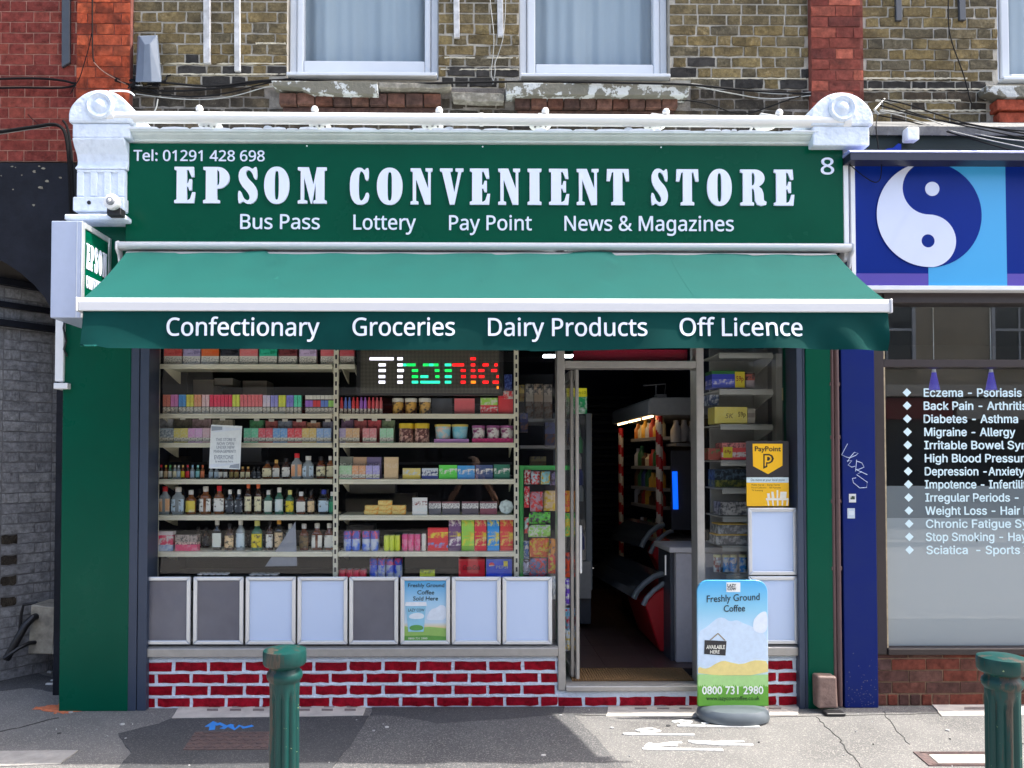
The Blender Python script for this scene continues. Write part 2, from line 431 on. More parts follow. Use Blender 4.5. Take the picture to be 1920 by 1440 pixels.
def gp(pts, z=0.0): return [G(x, y, z) for x, y in pts]
def wob(pts, amp=0.006, n=6):
    out = []
    for i in range(len(pts)):
        a, b = pts[i], pts[(i + 1) % len(pts)]
        for k in range(n):
            t = k / n
            j = amp if k else 0
            out.append((a[0] + (b[0] - a[0]) * t + random.uniform(-j, j), a[1] + (b[1] - a[1]) * t + random.uniform(-j, j)))
    return out
struct(MB().slab(wob(gp([(222, 1376), (300, 1357), (325, 1345), (692, 1343), (660, 1395), (628, 1434), (560, 1520), (150, 1520), (246, 1413)])), -0.02, 0.004).build('tarmac_patch', M_tarmac))
struct(MB().slab(wob(gp([(700, 1322), (1062, 1320), (1055, 1338), (990, 1346), (900, 1352), (820, 1358), (760, 1345), (694, 1341)])), -0.02, 0.0035).build('tarmac_patch', M_tarmac))
struct(MB().slab(wob(gp([(694, 1342), (1075, 1340), (1160, 1428), (1230, 1520), (575, 1520), (632, 1432)])), -0.02, 0.003).build('tarmac_patch', M_mid))
struct(MB().slab(wob(gp([(-40, 1262), (60, 1258), (112, 1275), (113, 1300), (60, 1290), (-40, 1300)]), 0.012), -0.02, 0.003).build('tarmac_patch', M_tarmac))
def paved_slab(pts, cols, rows, holes):
    """old pavement-light slab: concrete with small recessed dark blocks"""
    p = gp(pts)
    o = MB().slab(wob(p, 0.003, 4), -0.02, 0.007).build('concrete_slab', M_conc); struct(o)
    mb = MB()
    for x0, x1, y0, y1 in holes:
        q = gp([(x0, y1), (x1, y1), (x1, y0), (x0, y0)])
        mb.slab(q, -0.01, 0.0085)
    if holes: c = mb.build('pavement_light', M_conc_dark, o)
M_conc_dark = mat('slab_dark', (0.20, 0.17, 0.16), 0.7, var=0.2, scale=60)
hl = []
for k in range(7):
    x = 388 + k * 43
    hl += [(x + 4, x + 24, 1325, 1328.5), (x, x + 21, 1331, 1335)]
paved_slab([(322, 1348), (340, 1322), (690, 1318), (680, 1343)], 7, 2, hl)
hl = []
for k in range(7):
    x = 1190 + k * 42
    hl += [(x - 5, x + 16, 1322.5, 1325), (x, x + 23, 1329, 1332)]
paved_slab([(1136, 1345), (1142, 1320), (1500, 1318), (1496, 1343)], 7, 2, [h for h in hl if h[1] < 1480])
paved_slab([(1766, 1344), (1745, 1319), (2100, 1316), (2100, 1341)], 7, 2, [(1794, 1832, 1320, 1323.5), (1808, 1850, 1328, 1332.5), (1900, 1940, 1321, 1325)])
struct(MB().slab(wob(gp([(-60, 1411), (146, 1408), (112, 1434), (-60, 1440)]), 0.004), -0.02, 0.006).build('concrete_slab', M_conc2))

def ribbon(pts, w, z=0.0045, name='pavement_crack', m=None, kind='structure'):
    p = [Vector((*G(x, y), 0)) for x, y in pts]; L, Rr = [], []
    for i, q in enumerate(p):
        t = (p[min(i + 1, len(p) - 1)] - p[max(i - 1, 0)]).normalized(); n = Vector((-t.y, t.x, 0)) * (w / 2) * (random.uniform(0.7, 1.3) if m is None else 1)
        L.append((q + n).to_2d()); Rr.append((q - n).to_2d())
    o = MB().slab([tuple(a) for a in L] + [tuple(a) for a in Rr[::-1]], -0.01, z).build(name, m or M_crack)
    return tag(o, kind=kind)
def jag(pts, n=6, amp=3):
    out = []
    for i in range(len(pts) - 1):
        for k in range(n):
            t = k / n; out.append((pts[i][0] + (pts[i + 1][0] - pts[i][0]) * t + random.uniform(-amp, amp), pts[i][1] + (pts[i + 1][1] - pts[i][1]) * t + random.uniform(-amp, amp) * 0.3))
    return out + [pts[-1]]
ribbon(jag([(1530, 1344), (1548, 1362), (1575, 1388), (1592, 1412), (1625, 1450)]), 0.005, 0.0022)
ribbon(jag([(1655, 1334), (1672, 1358), (1706, 1396)]), 0.004, 0.0022)
ribbon(jag([(-30, 1381), (20, 1368), (110, 1346)]), 0.010, 0.0022)
ribbon(jag([(1062, 1340), (1300, 1347), (1530, 1343), (1760, 1338)], 8, 2), 0.005, 0.0022)
# gum and grit trodden into the pavement
mb = MB()
for i in range(170):
    x, y = random.uniform(-3.6, 3.8), random.uniform(-2.2, -0.03)
    r = random.choice([0.003, 0.004, 0.006, 0.010, 0.014]); n = 7
    mb.slab([(x + r * cos(2 * pi * k / n) * random.uniform(.7, 1.2), y + r * sin(2 * pi * k / n) * random.uniform(.7, 1.2)) for k in range(n)], 0.0, 0.006, random.randint(0, 2))
tag(mb.build('gum_spots', [mat('gum_pale', (0.55, 0.54, 0.52), 0.8), mat('gum_grey', (0.33, 0.33, 0.33), 0.8), mat('gum_dark', (0.07, 0.07, 0.07), 0.8)]), 'trodden gum and grit specks on the grey pavement', 'grit', kind='stuff')
mb = MB()
for i in range(26):
    x, y = G(random.gauss(112, 16), random.gauss(1327, 4)); r = random.uniform(0.004, 0.016)
    mb.lathe([(r, 0), (r * .8, r * .35), (r * .2, r * .5)], (x, y, 0.0), 6)
q = gp([(60, 1330), (98, 1322), (190, 1329), (150, 1334), (118, 1339)])
mb.slab(wob(q, 0.012, 5), -0.01, 0.003)
tag(mb.build('brick_dust', mat('orange_dust', lin((196, 112, 76)), 0.95, var=0.3, scale=50)), 'orange brick dust spilt at the foot of the green pilaster', 'dust', kind='stuff')

# spray marks
def mark(lines, w, m, label):
    mb = MB()
    for ln in lines:
        p = [Vector((*G(x, y), 0)) for x, y in ln]; L, Rr = [], []
        for i, q in enumerate(p):
            t = (p[min(i + 1, len(p) - 1)] - p[max(i - 1, 0)]).normalized(); n = Vector((-t.y, t.x, 0)) * (w / 2) * random.uniform(0.8, 1.25)
            L.append(q + n); Rr.append(q - n)
        mb.slab([(a.x, a.y) for a in L] + [(a.x, a.y) for a in Rr[::-1]], 0.001, 0.0056 + 0.0005 * len(mb.f) / 40)
    return tag(mb.build('spray_marking', m), label, 'marking')
mark([[(388, 1364), (400, 1355), (410, 1361)], [(400, 1356), (397, 1370)], [(410, 1357), (422, 1363), (432, 1362)], [(416, 1368), (424, 1364), (436, 1360)], [(432, 1363), (440, 1369), (449, 1362), (457, 1366), (474, 1362)]], 0.028, M_road_blue, 'blue sprayed arrow and scrawl on the dark tarmac patch')
mark([[(1262, 1355), (1278, 1352), (1296, 1354), (1290, 1358), (1275, 1357)], [(1316, 1358), (1340, 1354), (1362, 1356), (1388, 1353)], [(1270, 1361.5), (1345, 1362.5), (1424, 1363)]], 0.024, M_road_white, 'white sprayed scrawl with a long underline in front of the coffee board')
mark([[(1194, 1371), (1206, 1368), (1222, 1367), (1236, 1371), (1222, 1373.5), (1200, 1372.5)], [(1169, 1377), (1230, 1378), (1302, 1378.5)]], 0.024, M_road_white, 'white sprayed loop over a line, nearest the shadow edge')
mark([[(1212, 1402), (1218, 1395), (1232, 1398), (1262, 1394), (1278, 1393)], [(1216, 1401), (1250, 1398), (1270, 1399)], [(1205, 1405), (1280, 1406), (1355, 1407)]], 0.024, M_road_white, 'white sprayed R shape over a line by the shadow edge')
mark([[(1291, 1391), (1340, 1393), (1395, 1391)], [(1297, 1393), (1350, 1397), (1412, 1397.5)]], 0.024, M_road_white, 'white sprayed pair of parallel strokes right of the R shape')

# manhole covers
t = thing('manhole_cover', 'rusty brown chequered manhole cover in the dark tarmac patch', 'manhole cover', (*G(425, 1392), 0.004))
M_rust = mat('rusty_iron', lin((112, 92, 88)), 0.75, 0.3, col2=lin((84, 74, 74)), scale=30, bump=0.4)
q = gp([(343, 1408), (366, 1374), (507, 1374), (502, 1407)])
MB().slab(q, -0.02, 0.008).build('plate', M_rust, t)
mb = MB()
for i in range(18):
    for j in range(5):
        u, v = (i + .5) / 18, (j + .5) / 5
        a = [q[0][k] * (1 - u) + q[3][k] * u for k in (0, 1)]; b = [q[1][k] * (1 - u) + q[2][k] * u for k in (0, 1)]
        x, y = a[0] * (1 - v) + b[0] * v, a[1] * (1 - v) + b[1] * v; d = 0.011; s = 1 if (i + j) % 2 else -1
        mb.slab([(x - d, y - d * s * .6), (x - d * .5, y - d * s), (x + d, y + d * s * .6), (x + d * .5, y + d * s)], 0.008, 0.0115)
o = mb.build('tread_pattern', M_rust, t); o['kind'] = 'stuff'
t = thing('manhole_cover', 'pale concrete-filled manhole cover with an iron rim beside the right bollard', 'manhole cover', (*G(1800, 1424), 0.004))
def rim(pts_o, pts_i, z0, z1, mb):
    n = len(pts_o)
    for i in range(n):
        j = (i + 1) % n
        mb.slab([pts_o[i], pts_o[j], pts_i[j], pts_i[i]], z0, z1)
po = gp([(1742, 1437), (1712, 1411), (1872, 1411), (1890, 1437)]); pi_ = gp([(1757, 1433), (1738, 1415), (1866, 1415), (1880, 1433)])
mb = MB(); rim(po, pi_, -0.02, 0.006, mb); mb.build('iron_rim', M_rust, t)
pi2 = gp([(1760, 1432), (1742, 1416), (1864, 1416), (1877, 1432)])
MB().slab(pi2, -0.02, 0.004).build('infill', M_conc, t)
mb = MB(); pj = gp([(1750, 1435), (1727, 1413), (1869, 1413), (1884, 1435)])
for i in range(40):
    u = i / 39; x = pj[1][0] * (1 - u) + pj[2][0] * u; y = pj[1][1]; mb.box(x - .004, x + .004, y - .006, y + .006, 0.006, 0.009)
    x = pj[0][0] * (1 - u) + pj[3][0] * u; y = pj[0][1]; mb.box(x - .004, x + .004, y - .006, y + .006, 0.006, 0.009)
o = mb.build('rim_ribs', M_rust, t); o['kind'] = 'stuff'

# ================================================================ brickwork
def unit_brick(L, H, D, rag, seed):
    """irregular brick, front face at y=0, centred in x and z"""
    rr = random.Random(seed); mb = MB(); nx, nz = (4, 2) if L > 0.15 else (2, 2)
    fv = []
    for j in range(nz + 1):
        for i in range(nx + 1):
            ex = i in (0, nx); ez = j in (0, nz)
            x = (i / nx - .5) * L + rr.uniform(-1, 1) * rag * (0.6 if ex else .3); z = (j / nz - .5) * H + rr.uniform(-1, 1) * rag * (0.8 if ez else .3)
            y = rr.uniform(0, rag * .35) + (rag * 0.45 if (ex and ez) else 0)
            fv.append((x, y, z))
    fs = []
    for j in range(nz):
        for i in range(nx):
            a = j * (nx + 1) + i; fs.append((a, a + 1, a + nx + 2, a + nx + 1))
    ring = [i for i in range(nx + 1)] + [(j + 1) * (nx + 1) + nx for j in range(nz)] + [nz * (nx + 1) + i for i in range(nx - 1, -1, -1)] + [j * (nx + 1) for j in range(nz - 1, 0, -1)]
    o = len(fv)
    bv = [(fv[i][0], D, fv[i][2]) for i in ring]
    for k in range(len(ring)):
        k2 = (k + 1) % len(ring); fs.append((ring[k], o + k, o + k2, ring[k2]))
    mb.add(fv + bv, fs); return mb
BR = {}
def brick_meshes(key, L, H, D, rag, m, n=5):
    k = (key, round(L, 4), round(H, 4))
    if k not in BR: BR[k] = [unit_brick(L, H, D, rag, hash(key) % 1000 + i * 7 + int(L * 1000)).mesh('brick', m) for i in range(n)]
    return BR[k]
def lay(parent, x0, x1, z0, z1, Yf, m, key, course=0.075, L=0.222, Hd=0.108, joint=0.010, bond='flemish', holes=(), rag=0.004, proud=0.003, phase=0.0, alt=None, origin_z=None, lim=300, D=0.05, jit=0.0015, frame=True):
    """lay a brick wall face as single bricks; bricks out of the picture are joined into one piece"""
    rr = random.Random(hash(key) & 0xffff); cnt = 0; out = MB(); H = course - joint
    oz = origin_z if origin_z is not None else z0
    j0 = math.floor((z0 - oz) / course)
    j = j0
    while oz + j * course < z1 - 0.012:
        za, zb = oz + j * course + joint / 2, oz + (j + 1) * course - joint / 2
        za, zb = max(za, z0), min(zb, z1)
        if zb - za > 0.015:
            if bond == 'flemish':
                seq = [L, Hd] ; per = L + Hd + 2 * joint; off = (0 if j % 2 else (L - Hd) / 2 + Hd + joint + (Hd - L) / 2 + (L - Hd) / 2)
                off = 0 if j % 2 else (L + Hd) / 2 + joint
            elif bond == 'stretcher':
                seq = [L]; per = L + joint; off = 0 if j % 2 else per / 2
            elif bond == 'english':
                seq = [L] if j % 2 else [Hd]; per = seq[0] + joint; off = 0 if j % 2 else Hd / 2
            x = x0 - per - (off + phase) % per; k = 0
            while x < x1:
                w = seq[k % len(seq)] + rr.uniform(-jit, jit) * 2; a, b = x, x + w; x = b + joint; k += 1
                a, b = max(a, x0), min(b, x1)
                if b - a < 0.03: continue
                segs = [(a, b)]
                for hx0, hx1, hz0, hz1 in holes:
                    if zb - .01 > hz0 and za + .01 < hz1:
                        ns = []
                        for s0, s1 in segs:
                            if s1 <= hx0 or s0 >= hx1: ns.append((s0, s1))
                            else:
                                if hx0 - s0 > 0.03: ns.append((s0, hx0 - 0.003))
                                if s1 - hx1 > 0.03: ns.append((hx1 + 0.003, s1))
                        segs = ns
                for s0, s1 in segs:
                    cx, cz, wl, wh = (s0 + s1) / 2, (za + zb) / 2 + rr.uniform(-jit, jit), s1 - s0, zb - za
                    mm = m
                    kk = key
                    if alt:
                        c = alt(cx, cz, rr)
                        if c: mm = c; kk = key + c.name
                    base = L if wl > 0.16 else Hd
                    me = rr.choice(brick_meshes(kk, base, H, D, rag, mm))
                    px, py = proj(cx, Yf, cz)
                    vis = (-40 < px < 1960 and -25 < py < 1465) or not frame
                    if vis and cnt < lim:
                        o = bpy.data.objects.new('brick', me); COL.objects.link(o); o.parent = parent
                        base_loc = Vector((cx, Yf - proud - rr.uniform(0, jit * 2), cz))
                        o.location = base_loc - (parent.location if parent.parent is None else Vector((0, 0, 0)))
                        o.scale = (wl / base * (1 if rr.random() < .5 else -1), 1, wh / H)
                        cnt += 1
                    else:
                        out.box(s0, s1, Yf - proud, Yf + 0.02, za, zb)
                    
            
        j += 1
    if out.v:
        o = out.build('outer_brickwork', m, parent); o['kind'] = 'stuff'
    return cnt

YU = 0.30
STOCK = [lin(c) for c in [(128, 112, 78), (118, 104, 74), (108, 97, 72), (130, 115, 80), (101, 93, 74), (122, 107, 75), (112, 101, 77), (97, 90, 74), (124, 108, 73), (114, 100, 70)]]
M_stock = brick_mat('stock_brick', STOCK, (0.38, 0.34, 0.24), dust=0.65, soot=0.5, nscale=42, bump=0.8)
M_sooty = brick_mat('sooty_brick', [lin(c) for c in [(78, 70, 60), (66, 61, 55), (86, 77, 64), (70, 64, 56), (60, 56, 51), (82, 73, 60)]], (0.30, 0.28, 0.24), dust=0.4, soot=0.7)
M_blackbrick = brick_mat('black_brick', [(0.030, 0.029, 0.028), (0.050, 0.047, 0.044)], (0.12, 0.11, 0.10), dust=0.3, rough=0.8)
M_red = brick_mat('red_brick', [lin(c) for c in [(128, 64, 56), (119, 57, 51), (134, 68, 58), (112, 54, 49), (129, 65, 55), (122, 59, 53)]], (0.36, 0.24, 0.20), dust=0.25)
M_orange = brick_mat('orange_brick', [lin(c) for c in [(176, 84, 56), (166, 76, 50), (184, 90, 60), (152, 70, 48), (170, 82, 56), (140, 64, 47)]], (0.30, 0.20, 0.16), dust=0.3, soot=0.55)
M_redpier = brick_mat('red_pier_brick', [lin(c) for c in [(128, 68, 59), (116, 60, 53), (150, 80, 66), (104, 55, 50), (122, 64, 55), (166, 92, 75)]], (0.26, 0.14, 0.12), dust=0.25, soot=0.3)
M_mortar = mat('grey_mortar', (0.45, 0.42, 0.36), 0.95, col2=(0.30, 0.28, 0.24), scale=16, bump=0.7, bscale=90)
M_mortar_d = mat('sooty_mortar', (0.12, 0.11, 0.10), 0.95, col2=(0.22, 0.20, 0.18), scale=14, bump=0.7, bscale=90)
M_mortar_r = mat('red_wall_mortar', lin((168, 128, 112)), 0.95, var=0.2, scale=16, bump=0.5, bscale=90)
M_mortar_p = mat('pier_mortar', lin((112, 60, 50)), 0.95, var=0.3, scale=16, bump=0.5, bscale=90)
M_farbrick = None
def xz(px, py, Y=YU): return W(px, py, Y)
X_a = xz(150, 80)[0]; X_b = xz(250, 80)[0]; X_c = xz(1515, 80)[0]; X_d = xz(1612, 80)[0]
Ztop = 5.6
Zbase = xz(900, 262)[1] - 0.12
zc0 = xz(900, 165)[1]                 # change from stock to sooty bricks
def upper_slab(parent, x0, x1, z0, y=YU, m=None, holes=()):
    """mortar bed of a wall with openings left in it"""
    mb = MB(); xs = sorted({x0, x1} | {h[0] for h in holes} | {h[1] for h in holes}); xs = [x for x in xs if x0 <= x <= x1]
    for a, b in zip(xs[:-1], xs[1:]):
        hs = sorted((h[2], h[3]) for h in holes if h[0] < (a + b) / 2 < h[1]); z = z0
        for h0, h1 in hs:
            if h0 > z: mb.box(a, b, y, y + 0.25, z, h0)
            z = h1
        if z < Ztop: mb.box(a, b, y, y + 0.25, z, Ztop)
    return mb.build('mortar_bed', m or M_mortar, parent)
# window openings (pixel rectangles at the brick face)
def orect(x0, x1, ybot):
    a = xz(x0, ybot)[0]; b = xz(x1, ybot)[0]; return (a, b, xz((x0 + x1) / 2, ybot)[1], 5.45)
win_a, win_b, win_c = orect(538, 822, 150), orect(974, 1256, 152), orect(1871, 2160, 158)
# --- main wall
wall = thing('brick_wall', 'weathered yellow stock brick upper wall above the green shop sign', 'brick wall', (0, YU, Zbase))
upper_slab(wall, X_b, X_c, Zbase, holes=[win_a, win_b])
sill_a = (*[xz(p, 165)[0] for p in (505, 828)], xz(660, 203)[1], xz(660, 152)[1])
sill_b = (*[xz(p, 165)[0] for p in (947, 1294)], xz(1110, 210)[1], xz(1110, 154)[1])
sill_m = (*[xz(p, 165)[0] for p in (842, 944)], xz(890, 188)[1], xz(890, 168)[1])
zblk = (xz(900, 150)[1] - .08, xz(900, 130)[1])
def alt_main(cx, cz, rr):
    if cz < zc0 + 0.01: return M_sooty
    if cz < zblk[1] and rr.random() < 0.36: return M_blackbrick
    if cz < zblk[1] + 0.08 and rr.random() < 0.2: return M_blackbrick
    return None
MB().box(X_b, X_c, YU - .0022, YU, Zbase, zc0 - .004).build('sooty_bed', M_mortar_d, wall)
lay(wall, X_b + .004, X_c - .004, Zbase, Ztop - .1, YU, M_stock, 'main', holes=[win_a, win_b, sill_a, sill_b, sill_m], L=.192, Hd=.090, rag=0.005, proud=.005, joint=.014, alt=alt_main, origin_z=xz(900, 165)[1], jit=0.003)
# soldier bricks under the two sills
def soldiers(parent, x0, x1, ytop, ybot, n):
    a, b, z0, z1 = *[xz(p, ytop)[0] for p in (x0, x1)], xz((x0 + x1) / 2, ybot)[1], xz((x0 + x1) / 2, ytop)[1]
    w = (b - a) / n
    for i in range(n):
        mb = MB(); mb.box(a + i * w + .003, a + (i + 1) * w - .004, YU - 0.05 - random.uniform(0, .004), YU + .05, z0 + random.uniform(0, .006), z1)
        mb.build('brick', M_soldier, parent, bevel=0.004)
    MB().box(a + .02, b - .02, YU - 0.018, YU + .04, z0 - 0.055, z0 - .002).build('tile_course', M_soldier, parent, bevel=0.004)
M_soldier = brick_mat('soldier_brick', [lin(c) for c in [(104, 74, 64), (92, 69, 62), (114, 78, 66), (86, 65, 60), (110, 80, 70), (98, 66, 56)]], (0.22, 0.17, 0.15), dust=0.3, soot=0.45)
soldiers(wall, 526, 828, 181, 203, 9)
soldiers(wall, 964, 1268, 188, 209, 10)
# flaking sills
M_sill = mat('flaking_sill', lin((104, 102, 92)), 0.95, col2=lin((180, 184, 184)), scale=9, thr=(0.52, 0.555), bump=0.8, bscale=40)
M_sill2 = mat('bare_sill', lin((112, 108, 98)), 0.95, col2=lin((160, 156, 146)), scale=18, thr=(0.45, 0.7), bump=0.8, bscale=40)
def poly(pts, Y): return [W(x, y, Y) for x, y in pts]
ys = YU - 0.10
MB().prism(poly([(508, 151), (708, 153), (709, 177), (650, 176), (585, 174), (562, 164), (512, 160)], ys), ys, YU + .1).build('sill_stone', M_sill, wall, bevel=0.004)
MB().prism(poly([(709.5, 154), (846, 156), (845, 161), (822, 166), (780, 164), (745, 165), (709.5, 163)], ys), ys + .004, YU + .1).build('sill_stone', M_sill2, wall, bevel=0.003)
MB().prism(poly([(949, 156), (1291, 158), (1291, 180), (1100, 179), (949, 178)], ys), ys - .01, YU + .1).build('sill_stone', M_sill, wall, bevel=0.004)
MB().prism(poly([(845, 168), (946, 171), (945, 186), (900, 187), (850, 183)], ys), ys + .03, YU + .1).build('sill_stone', M_sill2, wall, bevel=0.003)
# --- left orange pier and red wall
pier_l = thing('brick_pier', 'orange red brick pier beside the left corbel', 'brick pier', (X_a, YU, Zbase))
MB().box(X_a, X_b, YU - 0.045, YU + .2, xz(200, 172)[1] - .35, Ztop).build('mortar_bed', M_mortar_p, pier_l)
lay(pier_l, X_a + .003, X_b - .003, xz(200, 172)[1] - .3, Ztop - .1, YU - 0.045, M_orange, 'pierl', L=0.225, Hd=0.118, joint=0.006, rag=0.003, phase=0.1, bond='flemish')
red = thing('brick_wall', 'smooth red brick wall of the left neighbour above the black arch', 'brick wall', (X_a - .5, YU, 3.5))
zred = xz(60, 303)[1]
MB().box(-6.2, X_a, YU, YU + .25, zred, Ztop).build('mortar_bed', M_mortar_r, red)
lay(red, -4.6, X_a - .003, zred, Ztop - .1, YU, M_red, 'redwall', L=0.22, Hd=0.105, joint=0.007, rag=0.0015, proud=0.003, jit=0.0008)
# --- right pier and wall
pier_r = thing('brick_pier', 'dark red brick pier above the right corbel', 'brick pier', (X_c, YU, Zbase))
MB().box(X_c, X_d, YU - 0.045, YU + .2, Zbase, Ztop).build('mortar_bed', M_mortar_p, pier_r)
def alt_pier(cx, cz, rr): return None
lay(pier_r, X_c + .003, X_d - .003, Zbase, Ztop - .1, YU - .045, M_redpier, 'pierr', L=0.215, Hd=0.115, joint=0.008, rag=0.003, phase=0.05)
wall_r = thing('brick_wall', 'stock brick upper wall of the right neighbour above the blue sign', 'brick wall', (X_d + 1, YU, Zbase))
upper_slab(wall_r, X_d, 5.6, Zbase - .1, holes=[win_c])
sill_c = (*[xz(p, 180)[0] for p in (1848, 2180)], xz(1900, 229)[1], xz(1900, 158)[1])
def alt_right(cx, cz, rr):
    if xz(1700, 172)[1] < cz < xz(1700, 145)[1]: return M_blackbrick
    if cz < xz(1700, 180)[1]: return M_sooty if rr.random() < .7 else None
    return None
lay(wall_r, X_d + .004, 5.5, Zbase - .1, Ztop - .1, YU, M_stock, 'right', holes=[win_c, sill_c], L=.192, Hd=.090, rag=0.005, proud=.005, joint=.014, alt=alt_right, origin_z=xz(1700, 172)[1], jit=0.003)
MB().prism(poly([(1849, 160), (2180, 162), (2180, 184), (1880, 182), (1852, 172)], ys), ys, YU + .1).build('sill_stone', M_sill, wall_r, bevel=0.004)
M_newred = brick_mat('orange_sill_brick', [lin(c) for c in [(172, 86, 64), (160, 78, 60), (180, 92, 70)]], (0.25, 0.15, 0.12))
for k, (a, b, c, d) in enumerate([(1870, 1925, 186, 206), (1927, 1985, 186, 206), (1987, 2045, 186, 206), (1877, 1935, 208, 228), (1937, 1995, 208, 228)]):
    x0, x1, z0, z1 = R(a, c, b, d, ys + .02)
    MB().box(x0, x1, ys + .02 + (.02 if k > 2 else 0), YU + .1, z0, z1).build('brick', M_newred, wall_r, bevel=0.004)
# ragged repointing lines under the black course (lime mortar squeezed over the joints)
M_point = mat('lime_pointing', (0.46, 0.43, 0.34), 0.95, var=0.25, scale=30, bump=0.6)
mbp = MB()
for (x0, x1, y) in [(1612, 1862, 168), (1612, 1812, 148), (1640, 1800, 189), (1650, 1860, 208)]:
    n = 40; top, bot = [], []
    for i in range(n + 1):
        x = x0 + (x1 - x0) * i / n; a = xz(x, y); 
        top.append((a[0], a[1] + random.uniform(0.002, 0.008))); bot.append((a[0], a[1] - random.uniform(0.003, 0.012)))
    mbp.prism(bot + top[::-1], YU - 0.010, YU + 0.01)
o = mbp.build('pointing', M_point, wall_r); o['kind'] = 'stuff'
mbp = MB()
for (x0, x1, y) in [(300, 536, 140), (300, 536, 120), (826, 972, 131), (826, 972, 109), (480, 536, 82), (1258, 1510, 148)]:
    n = 34; top, bot = [], []
    for i in range(n + 1):
        x = x0 + (x1 - x0) * i / n; a = xz(x, y)
        top.append((a[0], a[1] + random.uniform(0.001, 0.006))); bot.append((a[0], a[1] - random.uniform(0.002, 0.008)))
    mbp.prism(bot + top[::-1], YU - 0.009, YU + 0.01)
o = mbp.build('pointing', M_point, wall); o['kind'] = 'stuff'
# rooms above: plain brick storey over the picture and the building's bulk
M_bulk = mat('bulk_brick', lin((104, 92, 70)), 0.95, var=0.3, scale=8)
for nm, x0, x1, lb in (('upper_storey', X_a, X_d, 'second floor of the shop building above the picture'), ('upper_storey', X_d + .01, 10.5, 'second floor of the right neighbour'), ('upper_storey', -10.5, X_a - .01, 'second floor of the left neighbour')):
    tag(MB().box(x0, x1, YU, YU + 4, Ztop + .002, 7.4).build(nm, M_bulk), lb, 'building storey')
tag(MB().box(5.61, 10.5, -0.02, 4, 0, Ztop).build('neighbour_building', M_bulk), 'plain brick building further along the street on the right', 'building')
tag(MB().box(-10.5, -6.25, YU, 4.5, 0, Ztop).build('neighbour_building', M_bulk), 'plain brick building further along the street on the left', 'building')

# --- windows upstairs
M_sky_glass = glass_mat('upstairs_glass', tint=(1, 1, 1), ior=1.5)
M_net = mat('net_curtain', (0.30, 0.375, 0.425), 0.9, spec=0.1, bump=0.15, bscale=220)
def upstairs(parent, hole, gx0, gx1, gbot, sillpx, label_c):
    a, b, z0, z1 = hole; Yw = YU + 0.09
    f = MB(); fw = 0.055
    zb = z0 + 0.035
    f.box(a + .004, a + fw, Yw - .03, Yw + .05, zb, z1); f.box(b - fw, b - .004, Yw - .03, Yw + .05, zb, z1); f.box(a + fw, b - fw, Yw - .03, Yw + .05, zb, zb + 0.035); f.box(a + fw, b - fw, Yw - .03, Yw + .05, z1 - .05, z1)
    w = f.build('window', M_upvc, parent, bevel=0.005)
    gx0, gz0 = W(gx0, 100, Yw); gx1 = W(gx1, 100, Yw)[0]; gz0 = W(700, gbot, Yw)[1]
    s = MB(); s.box(a + fw + .002, gx0, Yw - .045, Yw + .03, zb + .037, z1 - .052); s.box(gx1, b - fw - .002, Yw - .045, Yw + .03, zb + .037, z1 - .052); s.box(gx0, gx1, Yw - .045, Yw + .03, zb + .037, gz0); s.box(gx0, gx1, Yw - .045, Yw + .03, z1 - .12, z1 - .052)
    so = s.build('sash', M_upvc, w, bevel=0.010, segs=2)
    MB().box(gx0 - .005, gx1 + .005, Yw - .012, Yw - .006, gz0 - .005, z1 - .11).build('pane', M_sky_glass, w)
    MB().side([(YU - .05, z0 + .008), (YU - .05, z0 + .030), (Yw - .02, z0 + .034), (Yw + .05, z0 + .034), (Yw + .05, z0 + .004)], a + .008, b - .008).build('sill', M_upvc, w, bevel=0.003)
    # net curtain: hanging folds
    n = 90; mb = MB(); vs = []; r = random.Random(int(a * 100) + 5)
    ph = [r.uniform(0, 6) for _ in range(4)]
    for i in range(n + 1):
        x = gx0 - .03 + (gx1 - gx0 + .06) * i / n; u = i / n
        y = Yw + .085 + 0.016 * sin(u * 26 + ph[0]) * (0.4 + 0.6 * sin(u * 5 + ph[1]) ** 2) + 0.022 * sin(u * 11 + ph[2]) + 0.006 * sin(u * 60 + ph[3])
        vs += [(x, y, z1 - .05), (x, y + .01, z0 - .02)]
    fs = [(2 * i, 2 * i + 2, 2 * i + 3, 2 * i + 1) for i in range(n)]
    mb.add(vs, fs); me = mb.mesh('net_curtain', M_net, smooth=False); smooth_angle(me)
    tag(link('net_curtain', me), label_c, 'curtain')
    MB().box(a, b, Yw + .30, Yw + .33, z0 - .1, z1 + .05).build('room_back', mat('dim_room', (0.08, 0.085, 0.09), 0.9), w)
    return w
upstairs(wall, win_a, 572, 797, 120, 148, 'white net curtain hanging in gathered folds behind the left upstairs window')
upstairs(wall, win_b, 1003, 1222, 124, 150, 'smoother pale net curtain behind the middle upstairs window')
upstairs(wall_r, win_c, 1885, 2130, 138, 156, 'grey net curtain behind the upstairs window over the blue sign')
